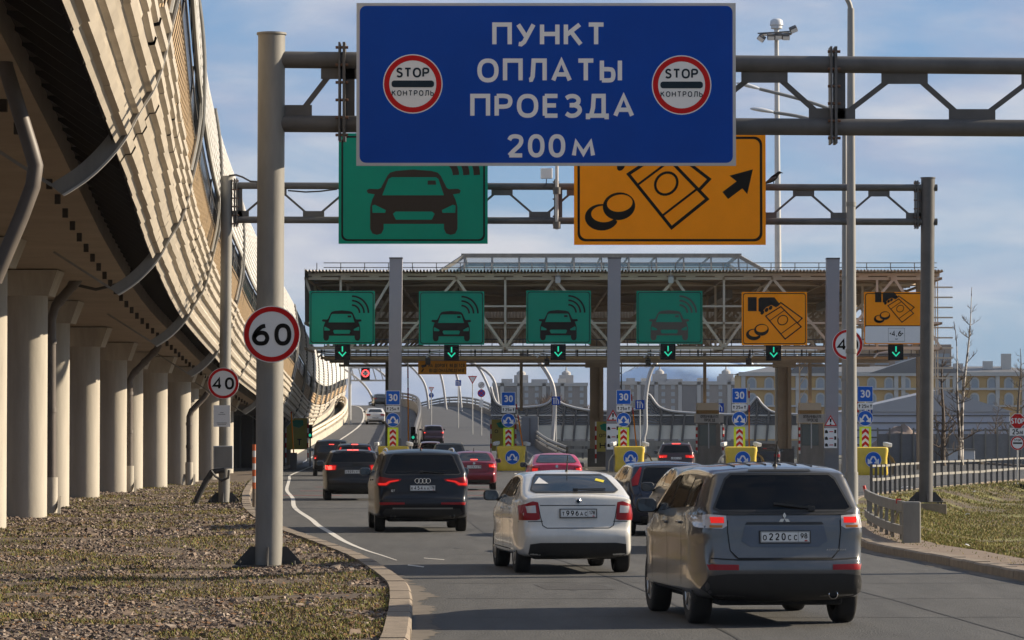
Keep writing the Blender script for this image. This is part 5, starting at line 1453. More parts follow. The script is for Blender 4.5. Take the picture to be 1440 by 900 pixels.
# variable speed sign gantry far away
t = thing('speed_gantry', 'far light gantry with a red ringed electronic speed sign left of the first pylon', 'gantry', P(520, 620, 330)); t.location.z = 0; o = t.location.copy()
for y in (517, 535): MB().bar(P(492, y, 330)-o, P(552, y, 330)-o, .16, .16).build('beam', M['galv_l'], t)
for i in range(6): MB().bar(P(494+i*10, 517, 330)-o, P(499+i*10, 535, 330)-o, .1, .1).build('web', M['galv_l'], t)
for px in (492, 552): MB().cyl(P(px, 514, 330)-o, Vector(((P(px, 514, 330)-o).x, 0, 0)), .14, n=8).build('post', M['galv_l'], t)
pf = Px(514, 526, 329.5); a = MB().box(pf.o-o, (.8, .2, 1.1)).build('display', M['led_panel'], t)
MB().poly(pf.circ(514, 525, 5.2, 28), [pf.circ(514, 525, 3.9, 28)[::-1]], -.11).build('red_ring', M['led_red'], t, pf.o-o)
b = MB(); pf.txt(b, '50', 511.2, 516.8, 522.5, 527.5, .18, y=-.11); b.build('number', M['lamp_glass'], t, pf.o-o)
slabthing('hoarding', 'dark hoarding below the viaduct, shade put into its colour, left of the yellow board', 'hoarding', 312, 572, 401, 670, 228, M['void'], .3,  # darkness below the viaduct is put into the sheet's colour
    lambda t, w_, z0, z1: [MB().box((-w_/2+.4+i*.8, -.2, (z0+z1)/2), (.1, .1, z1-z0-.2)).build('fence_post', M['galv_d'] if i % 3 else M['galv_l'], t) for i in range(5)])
# small traffic lights
for px, py, D, lab in ((436, 611, 236, 'small traffic light showing green by the left yellow board'), (581, 614, 236, 'small traffic light showing green right of the first pylon')):
    pf = Px(px, py, D); t = thing('traffic_light', lab, 'traffic light', (pf.o.x, D, 0))
    MB().cyl((0, .1, 0), (0, .1, pf.o.z), .06, n=8).build('post', M['steel_black'], t); MB().box((0, 0, pf.o.z+.2), (.3, .2, .9)).build('housing', M['led_panel'], t)
    b = MB(); b.poly(circ(.1, 0, pf.o.z-.05, 14), y=-.11); b.build('lens', M['led_green'], t)

# ------------------------------------------------------------------ far buildings
M['blk'] = mat('block_wall', (.20, .18, .17), .85, var=.1, vs=.05)
M['blk_t'] = mat('block_trim', (.36, .35, .34), .8, var=.1, vs=.05)
M['blk_d'] = mat('block_panel', (.11, .11, .12), .7, var=.1, vs=.05)
M['blk_w'] = mat('block_window', (.26, .29, .32), .3, spec=.5)
M['cream_wall'] = mat('cream_wall', (.55, .50, .42), .85)
def windows_grid(par, name, x0, x1, z0, z1, nx, nz, w_, h_, y, m):
    for i in range(nx):
        for j in range(nz):
            MB().box((lerp(x0, x1, (i+.5)/nx), y, lerp(z0, z1, (j+.5)/nz)), (w_, .3, h_)).build(name, m, par)
def block(px0, px1, ytop, D, lab, panels):
    a, c = P(px0, ytop, D), P(px1, ytop, D); w_ = c.x-a.x; H = a.z
    t = thing('apartment_block', lab, 'apartment block', ((a.x+c.x)/2, D, 0), group='long apartment blocks far beyond the toll')
    MB().box((0, 9, H/2-1), (w_, 18, H+2)).build('wall', M['blk'], t)
    tr = MB(); tr.box((0, -.3, H-.4), (w_+.5, 1, 1.2)); tr.build('cornice', M['blk_t'], t)
    for q0, q1 in panels:
        xa_, xb_ = (q0-px0)/(px1-px0)*w_-w_/2, (q1-px0)/(px1-px0)*w_-w_/2
        p = MB().box(((xa_+xb_)/2, -.2, H*.62), (xb_-xa_, .6, H*.62)).build('dark_bay', M['blk_d'], t)
        fr = MB()
        for x in (xa_-.7, xb_+.7): fr.box((x, -.4, H/2), (1.3, .8, H))
        fr.box(((xa_+xb_)/2, -.4, H*.27), (xb_-xa_, .8, 1.5)); fr.build('bay_frame', M['blk_t'], p)
    edges = [-w_/2]+[v for q0, q1 in panels for v in ((q0-px0)/(px1-px0)*w_-w_/2-1.5, (q1-px0)/(px1-px0)*w_-w_/2+1.5)]+[w_/2]
    for x0, x1 in zip(edges[::2], edges[1::2]):
        if x1-x0 < 4: continue
        n = max(1, int((x1-x0)/3.1))
        windows_grid(t, 'window', x0, x1, H*.28, H*.97, n, 6, 1.3, 1.5, -.1, M['blk_w'])
    rnd = random.Random(int(px0)); x = -w_/2+3
    while x < w_/2-4:
        ww = rnd.uniform(2, 6); hh = rnd.uniform(.8, 2.2)
        MB().box((x+ww/2, 8, H+hh/2), (ww, 8, hh)).build('roof_house', rnd.choice((M['cream_wall'], M['blk_t'], M['cream_wall'])), t); x += ww+rnd.uniform(1, 6)
    for q in (.3, .78):
        tw = MB(); x = w_*(q-.5); tw.box((x, 8, H+1.5), (5, 5, 3)); tw.lathe([(1.6, 3), (1.6, 3.9), (.8, 4.5), (.3, 4.7), (.2, 5.8), (0, 5.9)], (x, 8, H), 12); tw.build('roof_turret', M['blk_t'], t)
DB = 1250
block(693, 826, 539, DB, 'long grey apartment block left of the brown canopy support', [(709, 727), (768, 775), (779, 788)])
block(870, 1066, 537, DB+20, 'long grey apartment block below the pale blue stadium dome', [(901, 920), (959, 980), (1028, 1048)])
# stadium
def stadium():
    D = 2300; o = P(985, 545, D); o.z = 0
    t = thing('stadium', 'pale blue domed stadium with leaning masts behind the apartment block', 'stadium', o)
    cx = P(985, 540, D)
    rx = P(1107, 540, D).x-cx.x; top = P(985, 506, D).z; base = P(985, 545, D).z
    m = mat('dome_glass', (.46, .60, .76), .5, spec=.3, var=.25, vs=.05, st=(1, 1, .2))
    b = MB(); rows = []
    for j in range(10):
        a = PI/2*j/9; r = math.cos(a)**.75; z = base+(top-base)*math.sin(a)
        rows.append([(rx*r*math.cos(q), rx*.7*r*math.sin(q), z) for q in [2*PI*i/96 for i in range(96)]])
    b.grid(rows, closed=True); b.build('dome', m, t, smooth=60)
    MB().lathe([(rx*.99, 0), (rx*.99, base)], (0, 0, 0), 64).build('base_wall', M['blk'], t)
    for px, lean, yt in ((893, 25, 500), (930, -12, 500), (1070, -22, 500), (1132, -16, 500)):
        p0 = P(px, 548, D)-o; p1 = P(px+lean, yt, D)-o
        p0.y = p1.y = -rx*.3
        MB().cyl(p0, p1, 2.2, 1.0, 10).build('mast', M['lamp_glass'], t, smooth=40)
        for k in range(4): MB().bar(p1, P(px-lean*(.4+.4*k), 542, D)-o, .5, .5).build('stay_cable', M['lamp_glass'], t)
stadium()
# yellow palace
def palace():
    D = 620; k = D/F
    M['pal'] = mat('ochre_wall', (.52, .33, .13), .85, var=.1, vs=.1); M['palw'] = mat('white_stucco', (.46, .44, .41), .85); M['roofg'] = mat('grey_roof', (.14, .14, .145), .6, var=.1, vs=.1)
    x0, x1 = P(1040, 0, D).x, P(1470, 0, D).x; cx = (x0+x1)/2
    t = thing('palace', 'long ochre palace with arched windows and a grey roof at the right', 'palace', (cx, D, 0))
    z = lambda py: CAMH+(614-py)*k
    X = lambda px: P(px, 0, D).x-cx
    MB().box((0, 8, z(526)/2-1), (x1-x0, 16, z(526)+2)).build('wall', M['pal'], t)
    b = MB()
    for py, h_ in ((526, .7), (547, .35), (571, .3)): b.box((0, -.3, z(py)), (x1-x0+.6, .9, h_))
    b.build('cornice', M['palw'], t)
    r = MB(); r.add([(x0-cx-.5, -.6, z(525)), (x1-cx+.5, -.6, z(525)), (x1-cx-6, 8, z(514)), (x0-cx+6, 8, z(514)), (x1-cx+.5, 16.5, z(525)), (x0-cx-.5, 16.5, z(525))], [(0, 1, 2, 3), (2, 4, 5, 3), (1, 4, 2), (5, 0, 3)]); r.build('roof', M['roofg'], t)
    # central gables
    for gx, gw in ((1290, 70), (1140, 36)):
        g = MB(); g.prism([(X(gx-gw), z(525)), (X(gx+gw), z(525)), (X(gx), z(502))], -.8, 10); g.build('gable', M['roofg'], t)
    for px in list(range(1056, 1440, 24)):
        for py in (540, 562):
            zz = z(py); arch_ = [(X(px)-.58, zz-1.0), (X(px)+.58, zz-1.0)]+[(X(px)+.58*math.cos(a), zz+.35+.58*math.sin(a)) for a in [PI*i/8 for i in range(9)]]
            big = [(X(px)-.82, zz-1.1), (X(px)+.82, zz-1.1)]+[(X(px)+.82*math.cos(a), zz+.4+.82*math.sin(a)) for a in [PI*i/8 for i in range(9)]]
            f = MB().prism(big, -.25, .1).build('window_surround', M['palw'], t); MB().prism(arch_, -.32, -.1).build('window', M['blk_w'], f)
    for px in (1044, 1120, 1166, 1258, 1268, 1330, 1340, 1400, 1437): MB().box((X(px), -.25, z(560)), (.7, .6, z(528)-z(596))).build('pilaster', M['palw'], t)
    for px, py, hh in ((1392, 520, 1.6), (1418, 516, 2.4), (1350, 520, 1.2)): MB().box((X(px), 5, z(py)), (1.6, 1.6, hh*2)).build('chimney', M['palw'], t)
palace()
slabthing('tower_block', 'grey brown block with dark bays rising behind the palace roof', 'building', 1195, 486, 1330, 560, 780, mat('brown_block', (.27, .21, .17), .85), 20,
    lambda t, w_, z0, z1: [MB().box((-w_/2+6+q*4.4, -10.1, z1-3.2-3.6*j), (3, .3, 2.4)).build('window', M['blk_w'], t) for q in range(4) for j in range(3)])
def wh(t, w_, z0, z1):
    b = MB()
    for i in range(6): b.box((0, -9.05, lerp(z0, z1, (i+.5)/6)), (w_, .12, .14))
    b.build('sheet_seam', M['galv_d'], t)
    g = MB(); g.prism([(-w_/2-.4, z1), (w_/2+.4, z1), (w_*.08, z1+2.6)], -9.2, 9.0); g.build('roof', mat('warehouse_roof', (.30, .30, .32), .6), t)
slabthing('warehouse', 'low grey warehouse with a shallow gabled roof behind the birches', 'warehouse', 1180, 580, 1405, 640, 420, mat('warehouse_wall', (.36, .37, .43), .7, var=.06, vs=.2), 18, wh)
slabthing('warehouse', 'lower grey lean-to shed right of the gabled warehouse', 'shed', 1402, 596, 1480, 640, 440, mat('shed_wall', (.20, .21, .24), .7, var=.08, vs=.2), 10, lambda t, w_, z0, z1: MB().box((0, 0, z1+.15), (w_+.6, 10.6, .3)).build('roof', M['roofg'], t))
def fence_():
    D = 262; xs = [P(1232, 0, D).x, P(1450, 0, D).x]; t = thing('mesh_fence', 'dark grey site fence with posts below the warehouse', 'fence', (xs[0], D, 0)); L = xs[1]-xs[0]
    MB().box((L/2, 0, 1.0), (L, .06, 2.4)).build('panel', M['tar'], t)
    for i in range(14): MB().box((L*i/13, -.08, 1.3), (.12, .12, 2.7)).build('fence_post', M['galv'], t)
fence_()
def pile():
    o = P(1267, 625, 330); o.z = 0; t = put('rubble_pile', None, None, o); bpy.data.objects.remove(t)
    b = MB(); rows = []
    for j in range(10):
        r = 1-j/9.; rows.append([((1.9+.35*mn.noise(Vector((math.cos(a)*2, math.sin(a)*2, j*.5))))*2*r*math.cos(a)*1.0, 2.4*r*math.sin(a), 2.9*(1-r**1.6)*(1+.2*mn.noise(Vector((a, j, 1))))) for a in [2*PI*i/30 for i in range(30)]])
    b.grid(rows, closed=True); b.build
    m = mat('rubble', (.20, .15, .125), .95, var=.4, vs=2.5, bump=1., bs=4)
    tag(b.build('rubble_pile', m, None, (o.x, 330, .0), smooth=30), 'reddish brown heap of rubble in front of the grey warehouse', 'rubble pile')
pile()
# bare trees
def bare_tree(name, label, px, D, py_top, r0, m, seed, lean=0., spread=.5, low=.15, nb_=26, group=None):
    rnd = random.Random(seed); o = P(px, 640, D); o.z = 0
    t = thing(name, label, 'tree', o, group=group)
    H = P(px, py_top, D).z
    n = 14; ax = []
    for i in range(n+1):
        u = i/n; ax.append(Vector((lean*u*u+.18*math.sin(u*7+seed)*u, .2*math.sin(u*5+seed), H*u)))
    MB().tube(ax, [max(.025, r0*(1-.9*(i/n)**.9)) for i in range(n+1)], 8).build('trunk', m, t, smooth=60)
    cr_ = MB()
    def grow(p, d, L, r, lv):
        pts = [p]; k = 4; q = p; dd = d.normalized()
        for i in range(k):
            dd = (dd+Vector((rnd.uniform(-.22, .22), rnd.uniform(-.22, .22), rnd.uniform(-.05, .22)))).normalized(); q = q+dd*L/k; pts.append(q)
        cr_.tube(pts, [r*(1-.7*i/k) for i in range(k+1)], 4, cap=False)
        if lv > 0:
            for i in range(rnd.randint(3, 5)):
                u = rnd.uniform(.25, 1.); b0 = pts[min(k, int(u*k))]
                nd = (dd+Vector((rnd.uniform(-1, 1), rnd.uniform(-1, 1), rnd.uniform(-.3, .7)))).normalized()
                grow(b0, nd, L*rnd.uniform(.35, .6), r*.55, lv-1)
    for i in range(nb_):
        u = rnd.uniform(low, .95); p = ax[int(u*n)]; a = rnd.uniform(0, 2*PI)
        grow(p, Vector((math.cos(a), math.sin(a), rnd.uniform(.1, .9))), spread*H*.3*(1.1-u)+.4, r0*.28*(1.1-u)+.012, 2)
    cr_.build('crown', M['twig'] if m is not M['birch'] else M['twig'], t, recalc=False)
bare_tree('birch_tree', 'taller pale birch with a bare crown right of the gantry post', 1352, 250, 404, .17, M['birch'], 3, .9, .42, .12, 20, 'bare trees at the right')
bare_tree('birch_tree', 'shorter leaning birch with a broken top beside the taller one', 1350, 249, 452, .14, M['birch'], 8, -.5, .25, .3, 10, 'bare trees at the right')
bare_tree('bare_tree', 'dark bare tree close to the right gantry post', 1326, 245, 492, .2, M['bark'], 12, .1, .55, .1, 26, 'bare trees at the right')
bare_tree('bare_tree', 'far bare tree at the right edge behind the stop sign', 1432, 330, 490, .22, M['bark'], 21, .2, .6, .1, 30, 'bare trees at the right')
bare_tree('bare_tree', 'thin bare sapling left of the stop sign', 1400, 300, 560, .1, M['bark'], 33, .2, .6, .1, 22, 'bare trees at the right')
def thicket(name, label, x0, x1, ytop, D, n, seed, m, ybase=640):
    rnd = random.Random(seed); b = MB()
    o = P((x0+x1)/2, ybase, D); a, c = P(x0, ytop, D), P(x1, ytop, D)
    zb = max(0, P(0, ybase, D).z)
    for i in range(n):
        u = rnd.random(); x = lerp(a.x, c.x, u)-o.x; h = (a.z-zb)*rnd.uniform(.55, 1.0)*(.75+.25*math.sin(u*9+seed))
        y = rnd.uniform(-3, 3); p = Vector((x, y, 0)); q = p+Vector((rnd.uniform(-.18, .18)*h, 0, h))
        b.tube([p, p+(q-p)*.5+Vector((rnd.uniform(-.05, .05)*h, 0, 0)), q], [.05*D/330, .035*D/330, .012*D/330], 3, cap=False)
        for k in range(4):
            w_ = p+(q-p)*rnd.uniform(.3, .95); b.tube([w_, w_+Vector((rnd.uniform(-.3, .3)*h*.6, rnd.uniform(-.2, .2), rnd.uniform(.1, .35)*h*.7))], [.03*D/330, .008*D/330], 3, cap=False)
    ob = b.build(name, m, None, (o.x, D, zb), recalc=False); tag(ob, label, 'shrubs')
thicket('thicket', 'brown bare thicket behind the wavy screen left of the canopy support', 728, 838, 552, 420, 520, 4, M['shrub'], 600)
thicket('thicket', 'low brown bare scrub at the right edge beneath the stop sign', 1372, 1445, 606, 270, 260, 5, M['shrub'])
slabthing('container', 'pale low site container at the foot of the birches', 'container', 1330, 633, 1368, 650, 258, M['lamp_glass'], 2.4, lambda t, w_, z0, z1: MB().box((0, 0, z1+.05), (w_+.2, 2.6, .1)).build('lid', M['galv'], t))
# distant line of low buildings and woods along the horizon
b = MB(); rnd = random.Random(2)
M['wood'] = mat('far_wood', (.11, .10, .09), .95, var=.2, vs=.02)
x = -1200.
rows = [[], [], []]
for i in range(240):
    x = -1500+i*12.5; h = 9+5*mn.noise(Vector((i*.21, 0, 0)))+3*mn.noise(Vector((i*.9, 3, 0)))
    rows[0].append((x, 1900, 0)); rows[1].append((x, 1902, h)); rows[2].append((x, 1960, h*.6))
b.grid(rows); stuff(b.build('distant_wood', M['wood']), 'low dark line of distant bare woods along the horizon', 'woods')
# ------------------------------------------------------------------ cars
GL['Ш'] = (.8, "0,1 0,0 .8,0 .8,1; .4,1 .4,0")
GL['Х'] = (.6, "0,0 .6,1; 0,1 .6,0")
M['glass'] = mat('car_glass', (.006, .006, .007), .05, spec=.22)
M['glass_l'] = mat('car_glass_clear', (.014, .017, .02), .05, spec=.4)
M['tyre'] = mat('tyre_rubber', (.018, .017, .016), .85, var=.3, vs=9)
M['rim'] = mat('alloy_rim', (.38, .37, .36), .35, metal=.8)
M['blackpl'] = mat('black_trim', (.018, .018, .018), .55, var=.2, vs=6)
M['well'] = mat('wheel_well', (.010, .010, .010), .9)
M['chrome'] = mat('chrome', (.62, .62, .63), .12, metal=1.)
M['mirrorg'] = mat('mirror_glass', (.10, .105, .11), .06, metal=.8)
M['lens_red'] = mat('tail_lens', (.26, .006, .008), .3, spec=.25, coat=.1)
M['lens_lit'] = mat('tail_lens_lit', (.5, .01, .01), .3, spec=.2, emis=.3, ecol=(1, .03, .02))
M['lens_hot'] = mat('tail_lens_bright', (.8, .05, .03), .3, spec=.2, emis=1.7, ecol=(1, .07, .05))
M['lens_clear'] = mat('clear_lens', (.50, .46, .44), .12, coat=.8)
M['lens_orange'] = mat('orange_lens', (.5, .16, .02), .2)
M['headlamp'] = mat('headlamp', (.55, .57, .6), .1, coat=1.)
M['plate'] = mat('plate_white', (.62, .62, .60), .5)
def paint(name, col, metal=.35, rough=.32, coat=.45, spec=.45):
    if max(col) < .03: coat, spec, rough = .3, .3, .3
    return mat(name, col, rough, metal=metal, coat=coat, var=.14, vs=2.2, spec=spec)
SUV = [(.32, .25), (.12, .30), (.04, .42), (0, .56), (.015, .68), (.06, .745), (.08, .88), (.09, 1.03), (.115, 1.14), (.17, 1.235), (.27, 1.43), (.335, 1.565), (.41, 1.625), (.7, 1.66), (1.3, 1.685), (2.0, 1.67), (2.55, 1.60), (3.1, 1.34), (3.48, 1.12), (3.75, 1.05), (4.2, .97), (4.45, .86), (4.58, .68), (4.63, .50), (4.58, .34), (4.35, .25)]
LIFT = [(.36, .21), (.14, .25), (.05, .38), (0, .53), (.015, .64), (.055, .71), (.07, .88), (.085, 1.03), (.105, 1.12), (.17, 1.155), (.34, 1.18), (.62, 1.285), (1.0, 1.415), (1.32, 1.475), (1.8, 1.495), (2.3, 1.465), (2.8, 1.30), (3.25, 1.06), (3.5, 1.0), (4.0, .92), (4.3, .80), (4.42, .62), (4.46, .45), (4.4, .30), (4.2, .21)]
SEDAN = [(.36, .22), (.14, .25), (.05, .38), (0, .53), (.015, .63), (.05, .70), (.06, .88), (.075, .99), (.10, 1.055), (.20, 1.075), (.48, 1.08), (.74, 1.18), (1.08, 1.36), (1.36, 1.44), (1.8, 1.47), (2.3, 1.44), (2.8, 1.27), (3.2, 1.05), (3.5, .98), (4.0, .90), (4.25, .78), (4.36, .60), (4.39, .45), (4.33, .30), (4.15, .22)]
HATCH = [(.34, .23), (.12, .27), (.04, .40), (0, .55), (.02, .66), (.07, .75), (.10, .88), (.15, 1.0), (.22, 1.10), (.36, 1.28), (.46, 1.385), (.54, 1.43), (.85, 1.47), (1.4, 1.49), (1.9, 1.475), (2.4, 1.38), (2.95, 1.12), (3.2, 1.03), (3.7, .94), (4.05, .82), (4.2, .66), (4.26, .48), (4.2, .32), (4.0, .23)]
KINDS = {  # silhouette, length, width, height, belt rear, belt front, tumblehome, axle0, wheelbase, wheel radius
'suv': (SUV, 4.63, 1.80, 1.685, 1.17, 1.08, .225, .93, 2.67, .355),
'lift': (LIFT, 4.46, 1.70, 1.495, 1.06, .98, .23, .86, 2.60, .315),
'sedan': (SEDAN, 4.39, 1.70, 1.47, 1.03, .96, .23, .90, 2.55, .31),
'hatch': (HATCH, 4.26, 1.80, 1.49, 1.06, .97, .22, .78, 2.64, .32)}

class Shell:
    def __init__(s, kind, L, W, H):
        sil, L0, W0, H0, zb0, zb1, th, ax, wb, wr = KINDS[kind]
        s.L, s.W, s.H = L, W, H; s.ky, s.kz, s.kx = L/L0, H/H0, W/W0
        s.zb0, s.zb1, s.th, s.ax, s.wb, s.wr = zb0*s.kz, zb1*s.kz, th, ax*s.ky, wb*s.ky, wr*s.kz
        top = [Vector((p.x*s.ky, p.y*s.kz)) for p in catmull([(a, b_, 0) for a, b_ in sil], 4)]
        T = len(top)-1; y0, y1 = top[0].x, top[-1].x; zbot = min(top[0].y, top[-1].y)
        bot = []; last = y0
        for i in range(1, T):
            y = min(max(top[i].x, last+.006), y1-.006*(T-i)); last = y; bot.append(Vector((y, lerp(top[0].y, top[-1].y, (y-y0)/(y1-y0)))))
        loop = top+bot[::-1]; n = len(loop)
        c, r = .04, .095
        rows = []; ins = []
        for i in range(n):
            d = (loop[(i+1) % n]-loop[i-1]).normalized(); nn = Vector((d.y, -d.x))   # pointing inward for this loop direction
            q = loop[i]+nn*(c+r)
            ins.append(q); w_ = s.hw(q.x, q.y)
            half = []
            for t in (0, .2, .4, .6, .8, 1.): half.append((t*(w_-r), c*t*t))
            for a in (30, 60, 90): half.append((w_-r+r*math.sin(R(a)), c+r*(1-math.cos(R(a)))))
            row = []
            for x, o in [(-x, o) for x, o in half[::-1]]+half[1:]:
                p = loop[i]+nn*o; row.append(Vector((x, p.x, p.y)))
            rows.append(row)
        b = MB(); b.grid([[rows[i][j] for i in range(n)] for j in range(len(rows[0]))], closed=True)
        for sg in (-1, 1):
            g = []
            for i in range(T+1):
                a = ins[i]; e = ins[i] if i in (0, T) else ins[n-i]
                g.append([Vector((sg*s.hw(lerp(a.x, e.x, k/12), lerp(a.y, e.y, k/12)), lerp(a.x, e.x, k/12), lerp(a.y, e.y, k/12))) for k in range(13)])
            b.grid(g)
        bm = bmesh.new(); me = b.mesh('shell', M['well'], None, False, False); bm.from_mesh(me); bpy.data.meshes.remove(me)
        bmesh.ops.remove_doubles(bm, verts=bm.verts, dist=4e-4)
        bmesh.ops.dissolve_degenerate(bm, edges=bm.edges, dist=1e-5)
        bmesh.ops.recalc_face_normals(bm, faces=bm.faces)
        s.bm = bm; s.bvh = BVHTree.FromBMesh(bm)
    def hw(s, y, z):
        h = s.W/2; k = s.kz
        d = max(0, 1-y/.95); h -= .12*d**2.4
        d = max(0, 1-(s.L-y)/1.3); h -= .20*d**2.2
        h -= .10*max(0, (.42*k-z)/.42)**2
        zb = lerp(s.zb0, s.zb1, min(1, max(0, y/s.L)))
        if z > zb:
            t = (z-zb)/(s.H-zb); h -= .018+s.th*(t*.75+.25*t*t)-.018*max(0, 1-t*9)
        else:
            t = (zb-z)/zb; h -= .022*(max(0, 1-t*5))**2
            h += .012*math.exp(-((z-zb+.20)/.07)**2)
        return h
    def hit(s, axis, a, z):
        if axis == 'rear': o, d = Vector((a, -3, z)), Vector((0, 1, 0))
        elif axis == 'front': o, d = Vector((a, s.L+3, z)), Vector((0, -1, 0))
        elif axis == 'left': o, d = Vector((-4, a, z)), Vector((1, 0, 0))
        elif axis == 'right': o, d = Vector((4, a, z)), Vector((-1, 0, 0))
        else: o, d = Vector((a, z, 5)), Vector((0, 0, -1))
        loc, nn, i, dist = s.bvh.ray_cast(o, d)
        if loc is None:
            loc, nn, i, dist = s.bvh.find_nearest(o+d*3.2)
        return loc, nn
    def patch(s, mb, axis, poly, off=.006, step=.06):
        pts = []; n = len(poly)
        for i in range(n):
            a, c = Vector(poly[i]), Vector(poly[(i+1) % n]); k = max(1, int((c-a).length/step))
            pts += [a+(c-a)*(j/k) for j in range(k)]
        ne = len(pts); xs = [p.x for p in pts]; zs = [p.y for p in pts]
        allp = list(pts)
        x = min(xs)+step*.5
        while x < max(xs):
            z = min(zs)+step*.5
            while z < max(zs):
                q = Vector((x, z))
                ins = False; j = ne-1
                for i in range(ne):
                    if (pts[i].y > z) != (pts[j].y > z) and x < (pts[j].x-pts[i].x)*(z-pts[i].y)/(pts[j].y-pts[i].y)+pts[i].x: ins = not ins
                    j = i
                if ins and min((q-p).length for p in pts) > step*.4: allp.append(q)
                z += step
            x += step
        r_ = geometry.delaunay_2d_cdt(allp, [(i, (i+1) % ne) for i in range(ne)], [list(range(ne))], 1, 1e-5)
        vs = []
        for q in r_[0]:
            loc, nn = s.hit(axis, q.x, q.y); vs.append(loc+nn*off)
        mb.add(vs, [tuple(f) for f in r_[2]])
        return mb
    def line(s, mb, axis, pts, w_=.012, off=.0035, closed=False, step=.08):
        pl = [Vector(p) for p in pts]; 
        if closed: pl.append(pl[0])
        dense = []
        for a, c in zip(pl, pl[1:]):
            k = max(1, int((c-a).length/step)); dense += [a+(c-a)*(j/k) for j in range(k)]
        dense.append(pl[-1])
        for a, c in zip(dense, dense[1:]):
            d = (c-a)
            if d.length < 1e-6: continue
            d.normalize(); nn = Vector((-d.y, d.x))*(w_/2)
            vs = []
            for q in (a-d*w_*.3+nn, a-d*w_*.3-nn, c+d*w_*.3-nn, c+d*w_*.3+nn):
                loc, n3 = s.hit(axis, q.x, q.y); vs.append(loc+n3*off)
            mb.add(vs, [(0, 1, 2, 3)])
        return mb

def mirror(poly): return [(-x, z) for x, z in poly[::-1]]
def make_wheel(par, x, y, r, wd, sgn, rimm):
    w_ = put('wheel', None, par, (x, y, r))
    b = MB(); h = wd/2
    b.lathe([(r*.62, -h*.86), (r*.72, -h), (r*.93, -h*.96), (r*.985, -h*.8), (r, -h*.5), (r, h*.5), (r*.985, h*.8), (r*.93, h*.96), (r*.72, h), (r*.62, h*.86), (r*.60, 0), (r*.62, -h*.86)], (0, 0, 0), 30, 'X')
    b.build('tyre', M['tyre'], w_, smooth=50)
    q = MB(); o = sgn*h
    q.lathe([(r*.63, o*.80), (r*.60, o*.92), (r*.55, o*.84), (r*.53, o*.45), (r*.52, 0)], (0, 0, 0), 30, 'X')
    q.lathe([(r*.0, o*.86), (r*.13, o*.86), (r*.16, o*.7), (r*.15, o*.4)], (0, 0, 0), 16, 'X')
    for k in range(7):
        a = 2*PI*k/7; d = Vector((0, math.cos(a), math.sin(a)))
        q.bar(Vector((o*.74, 0, 0))+d*r*.1, Vector((o*.78, 0, 0))+d*r*.57, .045, .03)
    q.build('rim', rimm, w_, smooth=40)
    d = MB(); d.cyl((sgn*.0, 0, 0), (sgn*h*.4, 0, 0), r*.54, n=24); d.build('brake_disc', M['blackpl'], w_, smooth=40)
    return w_
def plate_obj(par, sh, zc, num, reg, xc=0., tilt=None):
    loc, nn = sh.hit('rear', xc, zc)
    a = put('number_plate', None, par, loc+Vector((0, -.02, 0)), (R(-4), 0, 0))
    MB().box((0, 0, 0), (.55, .016, .135)).build('plate_frame', M['blackpl'], a)
    b = MB(); b.box((0, -.009, 0), (.522, .006, .112))
    b.build('plate_face', M['plate'], a)
    b = MB(); xs = -.235
    ws = []
    for ch in num:
        h = .076 if ch.isdigit() else .058
        ws.append((ch, h, text_w(ch, h, .17)))
    tot = sum(q[2] for q in ws); gap = (.36-tot)/(len(ws)-1) if len(ws) > 1 else 0
    for ch, h, w_ in ws: text(b, ch, xs+w_/2, -.036, h, .17, -.0135); xs += w_+gap
    xs = .20; text(b, reg, xs, -.018, .056, .17, -.0135, .2, .8 if len(reg) > 2 else 1)
    ribbon(b, [(.138, .054), (.138, -.054)], .004, -.0135); ribbon(b, [(-.255, -.05), (.255, -.05), (.255, .05), (-.255, .05)], .003, -.0135, True)
    b.build('lettering', M['s_black'], a)
    f = MB(); f.box((.222, -.0135, -.04), (.03, .001, .012)); f.build('flag_mark', M['s_red'], a)
    return a
